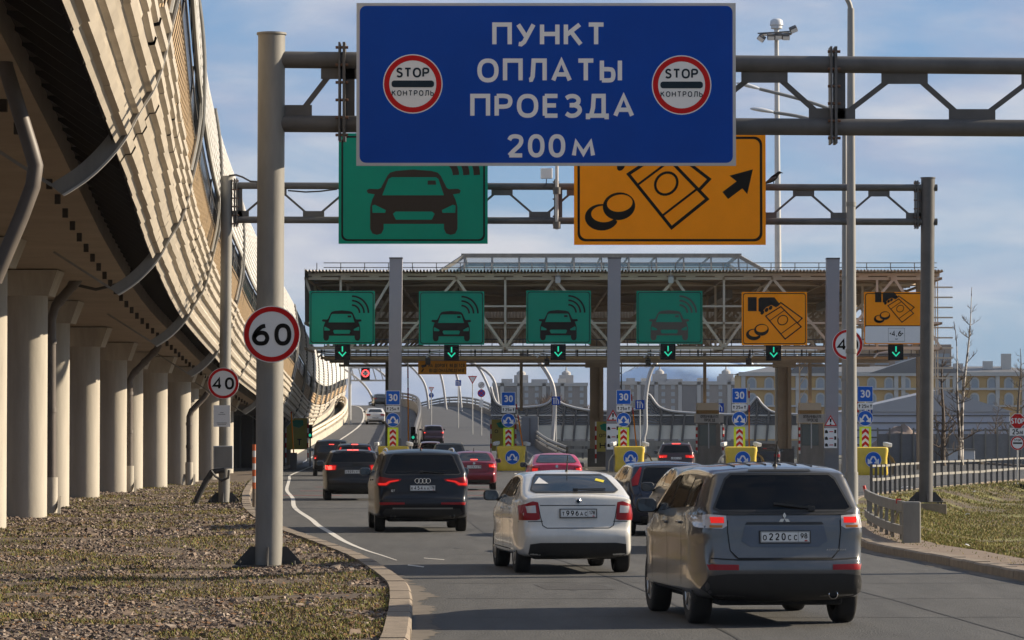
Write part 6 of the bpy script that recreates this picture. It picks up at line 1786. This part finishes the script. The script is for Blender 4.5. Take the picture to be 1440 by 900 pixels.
def make_car(label, kind, L, W, H, pos, yaw, pm, spec):
    sh = Shell(kind, L, W, H); kz = sh.kz; ky = sh.ky; hwid = W/2
    t = thing(spec.get('name', 'passenger_car'), label, spec.get('cat', 'car'), pos, R(yaw), 'cars driving towards the toll')
    g = spec.get
    # body with wheel arches cut out
    me = bpy.data.meshes.new('body'); sh.bm.to_mesh(me); me.materials.clear(); me.materials.append(pm); me.materials.append(M['well'])
    body = put('body', me, t)
    cu = MB(); cu.cur = 1
    for y in (sh.ax, sh.ax+sh.wb):
        for sg in (-1, 1): cu.cyl((sg*(hwid-.34), y, sh.wr+.01), (sg*(hwid+.3), y, sh.wr+.01), sh.wr*1.16, n=40)
    co_ = cu.build('cutter', [pm, M['well']])
    md = body.modifiers.new('b', 'BOOLEAN'); md.object = co_; md.operation = 'DIFFERENCE'; md.solver = 'EXACT'
    dg = C.evaluated_depsgraph_get(); me2 = bpy.data.meshes.new_from_object(body.evaluated_get(dg))
    body.modifiers.clear()
    if len(me2.polygons) > 500: body.data = me2; bpy.data.meshes.remove(me)
    body.data.name = 'body'
    bpy.data.objects.remove(co_)
    body.data.polygons.foreach_set('use_smooth', [True]*len(body.data.polygons)); body.data.set_sharp_from_angle(angle=R(38))
    # wheels
    for y in (sh.ax, sh.ax+sh.wb):
        for sg in (-1, 1): make_wheel(t, sg*(hwid-.125), y, sh.wr, .225, sg, g('rim', M['rim']))
    # rear glass
    gm = g('glass', M['glass'])
    rw = sh.patch(MB(), 'rear', g('rear_window')).build('rear_window', gm, t, smooth=80)
    sl_ = MB(); sh.line(sl_, 'rear', g('rear_window'), .022, .008, True); sl_.build('window_seal', M['blackpl'], rw)
    # front glass and lamps
    zt, zb = H-.09*kz, sh.zb1+.07
    sh.patch(MB(), 'front', [(-.70*sh.kx, zb), (.70*sh.kx, zb), (.54*sh.kx, zt-.04), (-.54*sh.kx, zt-.04)], step=.09).build('windscreen', M['glass_l'], t, smooth=80)
    for sg in (-1, 1):
        p = [(.45, .66*kz), (.76, .70*kz), (.78, .80*kz), (.48, .76*kz)]
        sh.patch(MB(), 'front', p if sg > 0 else mirror(p), step=.09).build('headlight', M['headlamp'], t, smooth=80)
    sh.patch(MB(), 'front', [(-.4, .42*kz), (.4, .42*kz), (.42, .60*kz), (-.42, .60*kz)], step=.1).build('grille', M['blackpl'], t)
    # side glass, door seams, handles
    zr = lambda y: lerp(sh.zb0, sh.zb1, y/L)+.035
    for ax in ('left', 'right'):
        wnds = g('side_windows')
        for p in wnds:
            sh.patch(MB(), ax, [(y*ky, z*kz) for y, z in p], .005, .08).build('side_window', gm, t, smooth=80)
        dl = MB()
        for y in g('doors', (1.25, 2.2, 3.25)):
            y *= ky; sh.line(dl, ax, [(y-.02, zr(y)-.02), (y, .75*kz), (y+.01, .34*kz)], .012)
        sh.line(dl, ax, [(g('doors', (1.25, 2.2, 3.25))[0]*ky, .34*kz), (g('doors', (1.25, 2.2, 3.25))[2]*ky, .34*kz)], .012)
        dl.build('door_seam', M['well'], body)
        if g('sill'): 
            q = MB(); sh.line(q, ax, [((sh.ax+sh.wr*1.25), .33*kz), (sh.ax+sh.wb-sh.wr*1.25, .33*kz)], .13, .006); q.build('sill_trim', g('sill'), t)
        for y in (1.42, 2.36):
            loc, nn = sh.hit(ax, y*ky, zr(y*ky)-.13)
            MB().box((0, 0, 0), (.035, .19, .03)).build('door_handle', g('handle', pm), t, loc+nn*.012, bevel=.01)
    # mirrors
    for sg in (-1, 1):
        y = L*.665; z = sh.zb1+.12*kz; x = sg*(hwid+.09)
        mr = MB(); rows = []
        for u, s_ in ((0, .86), (.02, .97), (.06, 1.), (.11, .85), (.15, .45), (.165, .05)):
            rows.append([(px_*s_, u, pz*s_) for px_, pz in rrect(.235, .165, .06, 0, 0, 4)])
        mr.grid(rows, closed=True); mo = mr.build('side_mirror', g('mirror', pm), t, (x, y, z), smooth=60)
        MB().poly(rrect(.205, .138, .05, 0, 0, 4), y=-.004).build('mirror_glass', M['mirrorg'], mo)
        MB().bar((-sg*.10, .05, -.06), (-sg*.26, .08, -.10), .07, .05).build('mirror_arm', M['blackpl'], mo)
    # rear details
    for nm, m_, polys in g('patches', ()):
        for i, p in enumerate(polys):
            pp = p
            sh.patch(MB(), 'rear', pp, .008+.002*(nm not in ('tail_light', 'lower_bumper')), g('pstep', .05)).build(nm, m_, t, smooth=80)
    for p, layers in g('lights', ()):
        for sg in (1, -1):
            q = p if sg > 0 else mirror(p)
            o = sh.patch(MB(), 'rear', q, .009, .035).build('tail_light', layers[0][0], t, smooth=80)
            sy = g('light_side')
            if sy:
                sh.patch(MB(), 'right' if sg > 0 else 'left', sy, .009, .04).build('side_lens', layers[0][0], o, smooth=80)
            for m_, lp_ in layers[1:]:
                sh.patch(MB(), 'rear', lp_ if sg > 0 else mirror(lp_), .014, .035).build('lit_lens', m_, o, smooth=80)
    if g('third'):
        z, w_, m_ = g('third'); 
        sh.patch(MB(), 'rear', [(-w_/2, z-.014), (w_/2, z-.014), (w_/2, z+.014), (-w_/2, z+.014)], .016, .08).build('brake_light', m_, t)
    sm = MB()
    for pth in g('seams', ()): sh.line(sm, 'rear', pth, .011, .004)
    if sm.v: sm.build('tailgate_seam', M['well'], body)
    if g('plate'): plate_obj(t, sh, g('plate')[0], g('plate')[1], g('plate')[2], g('plate')[3] if len(g('plate')) > 3 else 0.)
    if g('wiper'):
        (x0, z0), (x1, z1) = g('wiper'); a, n1 = sh.hit('rear', x0, z0); c, n2 = sh.hit('rear', x1, z1)
        w_ = MB(); w_.bar(a+n1*.03, c+n2*.025, .02, .022); w_.box(a+n1*.02, (.07, .04, .05)); w_.build('wiper', M['blackpl'], t)
    if g('antenna'):
        y, h_, m_ = g('antenna'); loc, nn = sh.hit('top', 0, y)
        MB().cyl(loc-Vector((0, 0, .01)), loc+Vector((0, -.1*h_/.2, h_)), .012, .006, 8).build('antenna', M['blackpl'], t)
        MB().lathe([(.03, 0), (.022, .025), (0, .03)], loc-Vector((0, 0, .006)), 10).build('antenna_base', M['blackpl'], t)
    if g('rails'):
        for sg in (-1, 1):
            pts = []
            for i in range(11):
                y = lerp(.75, 2.75, i/10)*ky; x = sg*(sh.hw(y, H-.08)-.075); loc, nn = sh.hit('top', x, y)
                pts.append(loc+Vector((0, 0, -.01 if i in (0, 10) else .045)))
            MB().tube(catmull(pts, 2), .02, 6).build('roof_rail', g('rails'), t, smooth=60)
    for sg in g('exhaust', ()):
        loc, nn = sh.hit('rear', sg, .33*kz)
        e = MB(); e.lathe([(.042, .12), (.048, -.02), (.05, -.03), (.044, -.035), (.038, -.02), (.036, .1)], loc+Vector((0, 0, 0)), 16, 'Y'); e.build('exhaust_pipe', M['chrome'], t, smooth=50)
    # underbody
    MB().box((0, L*.5, .27*kz), (W*.74, L*.86, .12)).build('underbody', M['well'], t, bevel=.04)
    MB().cyl((-.45, sh.ax-.35, .30*kz), (.45, sh.ax-.35, .30*kz), .09, n=12).build('silencer', M['well'], t)
    if g('extra'): g('extra')(t, sh)
    sh.bm.free()
    return t
SW_SUV = [[(.60, 1.235), (1.20, 1.215), (1.20, 1.50), (.86, 1.515), (.72, 1.47)], [(1.27, 1.21), (2.14, 1.185), (2.14, 1.545), (1.75, 1.555), (1.27, 1.535)], [(2.21, 1.18), (3.12, 1.13), (2.98, 1.24), (2.62, 1.46), (2.40, 1.53), (2.21, 1.545)]]
SW_LIFT = [[(1.02, 1.13), (1.30, 1.125), (1.30, 1.33), (1.2, 1.30)], [(1.36, 1.12), (2.16, 1.09), (2.16, 1.385), (1.8, 1.40), (1.42, 1.37)], [(2.22, 1.085), (3.02, 1.04), (2.85, 1.15), (2.5, 1.33), (2.35, 1.375), (2.22, 1.385)]]
SW_HATCH = [[(.80, 1.14), (1.2, 1.125), (1.2, 1.36), (.95, 1.34)], [(1.26, 1.12), (2.0, 1.08), (2.0, 1.37), (1.26, 1.375)], [(2.06, 1.08), (2.8, 1.02), (2.6, 1.14), (2.3, 1.31), (2.06, 1.37)]]
def rwin(zb, zt, wb, wt): return [(-wb, zb+.03), (-wb+.06, zb), (wb-.06, zb), (wb, zb+.03), (wt+.015, zt-.05), (wt-.05, zt), (-wt+.05, zt), (-wt-.015, zt-.05)]
def badge_ring(mb, sh, x, z, r, w_, off=.012):
    loc, nn = sh.hit('rear', x, z)
    pts = [loc+Vector((r*math.cos(a), -off, r*math.sin(a))) for a in [2*PI*i/20 for i in range(21)]]
    mb.tube(pts, w_, 5, cap=False)

# --- 1 grey crossover, nearest on the right
def outl_extra(t, sh):
    loc, nn = sh.hit('rear', 0, 1.135)
    b = MB()
    for a in (90, 210, 330):
        c = Vector((math.cos(R(a)), math.sin(R(a))))*.034
        d = c.normalized()*.034; q = Vector((-d.y, d.x))*.58
        b.poly([(c.x-d.x, c.y-d.y), (c.x-q.x, c.y-q.y), (c.x+d.x, c.y+d.y), (c.x+q.x, c.y+q.y)], y=-.014)
    b.build('emblem', M['chrome'], t, loc)
    loc, nn = sh.hit('rear', .56, .80)
    b = MB(); [ribbon(b, [(-.11+i*.024, 0), (-.10+i*.024, .018)], .006, -.012) for i in range(9)]; stuff(b.build('badge_script', M['chrome'], t, loc))
    sp = MB()
    for i in range(9):
        pass
    # ribs pressed in the roof
    rb = MB()
    for x in (-.42, -.25, -.08, .08, .25, .42):
        pts = [sh.hit('top', x, y) for y in (.75, 1.1, 1.5, 1.9, 2.2)]
        rb.tube([p+n*.001 for p, n in pts], .012, 6)
    rb.build('roof_bead', t.children[0].data.materials[0], t, smooth=60)
    sh.patch(MB(), 'rear', [(-.34, 1.628), (.34, 1.628), (.33, 1.648), (-.33, 1.648)], .006, .08).build('spoiler_panel', M['blackpl'], t)
    # tailgate pressing under the glass
    q = MB(); sh.line(q, 'rear', [(-.74, 1.185), (.74, 1.185)], .02, .012); q.build('chrome_strip', M['blackpl'], t)
    sh.patch(MB(), 'rear', [(-.42, 1.075), (.42, 1.075), (.40, 1.10), (-.40, 1.10)], .014, .06).build('handle_bar', t.children[0].data.materials[0], t, smooth=60)
P_OUT = paint('graphite_paint', (.105, .102, .100), .55, .28, .8)
make_car('dark grey crossover nearest on the right, plate О220СС 98, one tail lamp lit', 'suv', 4.66, 1.82, 1.72, (2.88, 37.4, 0), 6.6, P_OUT, dict(
    rear_window=rwin(1.215, 1.60, .735, .575), side_windows=SW_SUV,
    lights=[([(.615, 1.165), (.61, 1.06), (.66, 1.03), (.89, 1.04), (.90, 1.165), (.8, 1.18)], [(M['lens_clear'],), (M['lens_lit'], [(.64, 1.15), (.64, 1.09), (.775, 1.09), (.785, 1.15)]), (M['lens_orange'], [(.655, 1.068), (.66, 1.042), (.79, 1.042), (.79, 1.068)])])],
    light_side=[(.17, 1.06), (.22, 1.065), (.26, 1.12), (.18, 1.155)],
    patches=[('lower_bumper', M['blackpl'], [[(-.80, .54), (-.86, .40), (-.70, .28), (.70, .28), (.86, .40), (.80, .54), (.60, .56), (-.60, .56)]]),
             ('reflector', M['lens_red'], [[(.50, .655), (.50, .60), (.80, .60), (.82, .66)], [(-.82, .66), (-.80, .60), (-.50, .60), (-.50, .655)]]),
             ('plate_recess', paint('recess_paint', (.075, .082, .10), .45, .3), [[(-.42, 1.06), (-.46, .90), (-.36, .84), (.36, .84), (.46, .90), (.42, 1.06)]])],
    seams=[[(-.60, 1.19), (-.605, 1.0), (-.58, .80), (-.50, .72), (.50, .72), (.58, .80), (.605, 1.0), (.60, 1.19)], [(-.78, .72), (-.5, .705), (.5, .705), (.78, .72)]],
    plate=(.945, 'О220СС', '98'), wiper=((.30, 1.235), (-.10, 1.285)), antenna=(.62, .26, 0), exhaust=(.52,), extra=outl_extra, sill=None, mirror=M['blackpl']))
# --- 2 white liftback
def rapid_extra(t, sh):
    loc, nn = sh.hit('rear', 0, 1.06)
    MB().lathe([(0, -.012), (.036, -.012), (.042, -.006), (.042, .01)], loc, 20, 'Y').build('emblem', M['chrome'], t, smooth=40)
    MB().lathe([(0, -.016), (.028, -.016), (.028, .0)], loc, 16, 'Y').build('emblem_core', M['s_navy'], t)
    for x, z, w_, h_, m_, tri in ((-.46, 1.345, .20, .09, M['s_white'], True), (.42, 1.345, .15, .06, M['s_yellow'], False)):
        loc, nn = sh.hit('rear', x, z)
        if tri:
            pl = [(x-w_/2, z-h_/2), (x+w_/2, z-h_/2), (x, z+h_/2)]; pi_ = [(x-w_*.28, z-h_*.34), (x+w_*.28, z-h_*.34), (x, z+h_*.15)]
            a = sh.patch(MB(), 'rear', pl, .011, .05).build('window_sticker', m_, t)
            b = MB(); text(b, 'Ш', 0, -.034, .034, .2, -.03, xs=.9); b.build('sticker_letter', M['s_black'], a, loc)
        else:
            a = sh.patch(MB(), 'rear', [(x-w_/2, z), (x+w_*.3, z-h_/2), (x+w_/2, z+.0), (x-w_*.3, z+h_/2)], .011, .05).build('window_sticker', m_, t)
    for x in (-.35, .33):
        pass
P_WH = paint('white_paint', (.58, .56, .515), .0, .26, .8)
make_car('off white liftback, plate Т996АС 178, with two stickers in the rear window', 'lift', 4.48, 1.72, 1.50, (.97, 51.7, 0), 6.6, P_WH, dict(
    rear_window=rwin(1.185, 1.43, .64, .53), side_windows=SW_LIFT, glass=M['glass_l'],
    lights=[([(.58, 1.045), (.555, .80), (.60, .785), (.83, .785), (.83, .99), (.76, 1.02), (.66, 1.06)], [(M['lens_red'],), (M['lens_clear'], [(.62, 1.0), (.61, .89), (.74, .89), (.755, .985)])])],
    light_side=[(.18, .80), (.22, .86), (.28, .98), (.24, 1.02), (.18, 1.0)],
    patches=[('lower_bumper', M['blackpl'], [[(-.70, .44), (-.72, .30), (-.64, .24), (.64, .24), (.72, .30), (.70, .44), (.55, .46), (-.55, .46)]])],
    seams=[[(-.60, 1.13), (-.55, .84), (-.52, .71), (-.46, .67), (.46, .67), (.52, .71), (.55, .84), (.60, 1.13)], [(-.55, 1.00), (.55, 1.00)], [(-.83, .76), (-.52, .77)], [(.52, .77), (.83, .76)]],
    plate=(.885, 'Т996АС', '178'), wiper=((-.0, 1.20), (.45, 1.21)), antenna=(1.35, .24, 0), exhaust=(), extra=rapid_extra, mirror=M['blackpl']))
# --- 3 big dark crossover
def q7_extra(t, sh):
    b = MB()
    for i in range(4): badge_ring(b, sh, -.116+i*.077, 1.075, .048, .008, .014)
    b.build('emblem_rings', M['chrome'], t, smooth=60)
    loc, nn = sh.hit('rear', -.62, .87); b = MB(); text(b, 'Q7', 0, -.025, .05, .2, -.014); b.build('badge_script', M['chrome'], t, loc)
    q = MB(); sh.line(q, 'rear', [(-.62, .505), (.62, .505)], .03, .012); q.build('skid_strip', M['galv'], t)
P_Q7 = paint('black_paint', (.008, .009, .013), .2, .22)
make_car('big black crossover with lit red tail lamps and roof rails, plate К454АА 178', 'suv', 5.05, 1.97, 1.74, (-1.86, 74.3, 0), 4.6, P_Q7, dict(
    rear_window=rwin(1.20, 1.63, .80, .64), side_windows=SW_SUV,
    lights=[([(.44, 1.115), (.47, 1.07), (.66, 1.03), (.74, .965), (.94, .965), (.955, 1.09), (.90, 1.16), (.70, 1.13)], [(M['lens_red'],), (M['lens_lit'], [(.50, 1.10), (.50, 1.075), (.68, 1.04), (.76, .98), (.91, .985), (.92, 1.03), (.78, 1.03), (.70, 1.075)])])],
    light_side=[(.19, .98), (.27, 1.04), (.32, 1.12), (.20, 1.15)],
    patches=[('lower_bumper', M['blackpl'], [[(-.78, .50), (-.84, .40), (-.70, .27), (.70, .27), (.84, .40), (.78, .50)]]),
             ('reflector', M['lens_red'], [[(.38, .625), (.38, .585), (.88, .575), (.90, .63)], [(-.90, .63), (-.88, .575), (-.38, .585), (-.38, .625)]])],
    seams=[[(-.90, .70), (.90, .70)]], third=None, plate=(.925, 'К454АА', '178'), wiper=((-.02, 1.26), (.46, 1.225)), antenna=(.75, .07, 0), exhaust=(-.62, .62), rails=M['chrome'], extra=q7_extra))
# --- generic traffic
def tl(zlo, zhi, x0, x1, lit=True, hot=True):
    p = [(x0, zhi-.02), (x0+.03, zlo+.02), (x1-.04, zlo), (x1, zlo+.03), (x1-.01, zhi), (x0+.08, zhi)]
    lay = [(M['lens_red'],)]
    if lit: lay.append((M['lens_lit'], [(x0+.04, zhi-.03), (x0+.06, zlo+.03), (x1-.06, zlo+.025), (x1-.05, zhi-.03)]))
    if hot: lay.append((M['lens_hot'], [((x0+x1)/2-.02, zlo+.08), ((x0+x1)/2, zlo+.03), (x1-.08, zlo+.03), (x1-.08, zlo+.09)]))
    return [(p, lay)]
def suv_spec(**k):
    d = dict(rear_window=rwin(1.19, 1.55, .72, .58), side_windows=SW_SUV, lights=tl(.98, 1.13, .55, .89), light_side=[(.19, 1.0), (.25, 1.03), (.28, 1.11), (.20, 1.13)],
        patches=[('lower_bumper', M['blackpl'], [[(-.78, .50), (-.80, .34), (-.66, .28), (.66, .28), (.80, .34), (.78, .50)]])], seams=[[(-.6, 1.15), (-.58, .76), (.58, .76), (.6, 1.15)]], third=(1.60, .26, M['lens_hot']), pstep=.07)
    d.update(k); return d
def sed_spec(**k):
    d = dict(rear_window=rwin(1.10, 1.37, .64, .52), side_windows=SW_LIFT, glass=M['glass_l'], lights=tl(.83, 1.0, .50, .83), light_side=[(.18, .84), (.22, .88), (.26, .97), (.19, 1.0)],
        patches=[('lower_bumper', M['blackpl'], [[(-.6, .40), (-.6, .26), (.6, .26), (.6, .40)]])], seams=[[(-.56, 1.05), (-.52, .68), (.52, .68), (.56, 1.05)]], third=(1.115, .24, M['lens_lit']), pstep=.07)
    d.update(k); return d
def place(px, D, dy=0.): return P(px, 640, D).x, D
x, y = place(498, 112)
make_car('black crossover with lit lamps just left of the big black crossover', 'suv', 4.4, 1.80, 1.60, (x, y-.6, 0), 4, paint('black_paint_warm', (.016, .013, .012), .2, .3), suv_spec(plate=(.90, 'Х909СР', '178'), antenna=(.6, .14, 0), lights=tl(.93, 1.12, .50, .89, True, False), third=(1.565, .34, M['lens_hot']), wiper=((0, 1.13), (.3, 1.14)),
    extra=lambda t, sh: sh.patch(MB(), 'rear', [(-.86, 1.09), (-.84, .96), (-.66, .97), (-.67, 1.08)], .016, .05).build('lit_lens', M['lens_hot'], t)))
x, y = place(499, 162)
def xc_lights(t, sh):
    for sg in (-1, 1):
        p = [(.66, 1.52), (.60, 1.5), (.70, 1.15), (.62, 1.08), (.62, 1.02), (.86, 1.02), (.87, 1.12), (.80, 1.2)]
        sh.patch(MB(), 'rear', p if sg > 0 else mirror(p), .016, .06).build('lit_lens', M['lens_lit'], t)
make_car('dark crossover with tall lit vertical tail lamps just ahead of the black crossover at left', 'suv', 4.6, 1.86, 1.70, (x, y, 0), 3, paint('night_paint', (.016, .012, .014), .2, .3), suv_spec(rear_window=rwin(1.15, 1.55, .62, .56), rails=M['blackpl'], extra=xc_lights, third=(1.63, .3, M['lens_hot'])))
x, y = place(469, 180)
make_car('black van-like car, leftmost in the queue, half hidden behind the dark crossover', 'suv', 4.6, 1.9, 1.86, (x-.1, y, 0), 3, paint('black_paint_cool', (.010, .011, .013), .2, .25), suv_spec(glass=M['glass_l'], lights=tl(.85, 1.05, .70, .92, False, True)))
x, y = place(632.5, 190)
make_car('dark estate with roof rails between the first two islands, ahead of the red sedan', 'suv', 4.7, 1.86, 1.66, (x, y, 0), 2, paint('slate_paint', (.02, .021, .023), .2, .28), suv_spec(rails=M['galv'], lights=tl(.88, 1.06, .45, .90, True, False), third=None, glass=M['glass_l']))
x, y = place(667, 133)
make_car('dark red sedan with lit tail lamps, right of the big black crossover', 'sedan', 4.39, 1.70, 1.47, (x, y-.6, 0), 1.2, paint('dark_red_paint', (.17, .006, .016), .25, .3), sed_spec(plate=(.875, 'А406РО', '178'), antenna=(1.5, .12, 0), third=(1.13, .26, M['lens_hot']),
    extra=lambda t, sh: MB().lathe([(0, -.012), (.045, -.012), (.05, 0)], sh.hit('rear', 0, 1.0)[0], 18, 'Y').build('emblem', M['chrome'], t)))
x, y = place(783, 114)
make_car('pinkish red sedan seen above the roof of the off white liftback', 'lift', 4.48, 1.70, 1.47, (x, y-.6, 0), 2.2, paint('cherry_paint', (.42, .012, .05), .1, .3), sed_spec(rear_window=rwin(1.165, 1.405, .64, .52), lights=tl(.8, 1.02, .56, .83, True, False), third=None, mirror=M['blackpl'],
    extra=lambda t, sh: MB().lathe([(0, -.012), (.045, -.012), (.05, 0)], sh.hit('rear', 0, 1.05)[0], 18, 'Y').build('emblem', M['chrome'], t)))
x, y = place(938, 72)
def focus_extra(t, sh):
    for sg in (-1, 1):
        p = [(.60, 1.38), (.57, 1.36), (.68, 1.02), (.80, 1.0), (.80, 1.12)]
        sh.patch(MB(), 'rear', p if sg > 0 else mirror(p), .012, .04).build('tail_light', M['lens_red'], t, smooth=60)
    loc, nn = sh.hit('rear', -.50, 1.06); MB().lathe([(0, -.010), (.05, -.010), (.05, .004)], loc, 18, 'Y').build('window_badge', M['chrome'], t).scale = (1.3, 1, .6)
make_car('dark blue hatchback behind the grey crossover, with tall tail lamps beside its window', 'hatch', 4.34, 1.82, 1.50, (x+.1, y-.4, 0), 5.5, paint('midnight_paint', (.016, .020, .036), .3, .25), suv_spec(rear_window=rwin(1.04, 1.38, .62, .52), side_windows=SW_HATCH, doors=(1.2, 2.05, 2.95), lights=(), third=None, light_side=None, patches=[('lower_bumper', M['blackpl'], [[(-.66, .40), (-.66, .27), (.66, .27), (.66, .40)]])], seams=[[(-.66, .98), (-.6, .7), (.6, .7), (.66, .98)]], plate=(.80, 'К120ОА', '98'), extra=focus_extra))
x, y = place(1027, 61)
make_car('beige grey sedan squeezed between the dark hatchback and the grey crossover', 'sedan', 4.5, 1.76, 1.50, (x, y, 0), 6.5, paint('beige_paint', (.24, .21, .165), .4, .3), sed_spec(third=None, lights=tl(.83, 1.0, .50, .84, False, False), mirror=M['blackpl']))
x, y = place(951, 178)
make_car('brown black crossover with lit lamps waiting right of the middle island', 'suv', 4.6, 1.83, 1.70, (x, y, 0), -2, paint('umber_paint', (.045, .018, .018), .3, .3), suv_spec(rails=M['galv_l'], lights=tl(.92, 1.10, .42, .90), third=(1.63, .42, M['lens_hot']), plate=(.92, 'М808ТУ', '98')))
x, y = place(1076, 203)
make_car('dark sedan at the booth lane right of the fourth yellow cushion', 'sedan', 4.5, 1.78, 1.62, (x, y, 0), -3, paint('coal_paint', (.02, .019, .02), .2, .25), sed_spec(third=(1.3, .2, M['lens_red']), lights=tl(.83, 1.0, .50, .84, False, False)))
# cars on the ramps
def on_ramp(tabp, tabz, px, D, base_py):
    p = P(px, base_py, D); return (p.x, D, p.z)
def ramp_z(zs, D): return interp([(q.x, q.y) for q in zs], D)
def ramp_car(label, kind, L, W, H, px, D, zs, yaw, pm, spec):
    p = P(px, 600, D); t = make_car(label, kind, L, W, H, (p.x, D, ramp_z(zs, D)), yaw, pm, spec)
    t.rotation_euler = (math.atan2(ramp_z(zs, D+3)-ramp_z(zs, D), 3), 0, R(yaw)); return t
ramp_car('white saloon climbing the left ramp beside the first pylon', 'sedan', 4.8, 1.80, 1.47, 528, 330, lz, 3, paint('white_paint_cool', (.60, .59, .57), .1, .3), sed_spec(third=None, lights=tl(.80, .97, .45, .86, False, False), plate=(.62, 'О901АВ', '98')))
ramp_car('far dark car at the crest of the left ramp', 'sedan', 4.6, 1.8, 1.5, 536, 428, lz, 6, paint('grey_paint', (.05, .052, .055), .3, .3), sed_spec(third=None, lights=tl(.83, 1.0, .50, .84, False, False)))
ramp_car('rusty red hatchback starting up the right ramp, its left lamp lit', 'hatch', 4.2, 1.76, 1.50, 606, 266, rz_, 3, paint('russet_paint', (.13, .05, .05), .3, .35), suv_spec(rear_window=rwin(1.04, 1.38, .62, .52), side_windows=SW_HATCH, doors=(1.2, 2.05, 2.95), light_side=None, lights=tl(.90, 1.05, .58, .80, False, True), third=None))
ramp_car('plum coloured car higher on the right ramp, ahead of the rusty hatchback', 'suv', 4.5, 1.8, 1.62, 610, 300, rz_, 4, paint('plum_paint', (.07, .035, .05), .3, .35), suv_spec(third=None, lights=tl(.95, 1.1, .55, .88, False, True)))

# ------------------------------------------------------------------ thin blue air
b = MB(); b.box((0, 1480, 69), (5200, 3100, 142))
hz = b.build('haze', mat('haze', (1, 1, 1)))
hm = hz.data.materials[0].node_tree; hm.nodes.clear()
ho = hm.nodes.new('ShaderNodeOutputMaterial'); hv = hm.nodes.new('ShaderNodeVolumePrincipled')
hv.inputs['Color'].default_value = (.82, .88, 1, 1); hv.inputs['Density'].default_value = .00005; hv.inputs['Anisotropy'].default_value = .2
hm.links.new(hv.outputs['Volume'], ho.inputs['Volume'])
stuff(hz, 'thin bluish haze in the air over the whole place', 'haze')
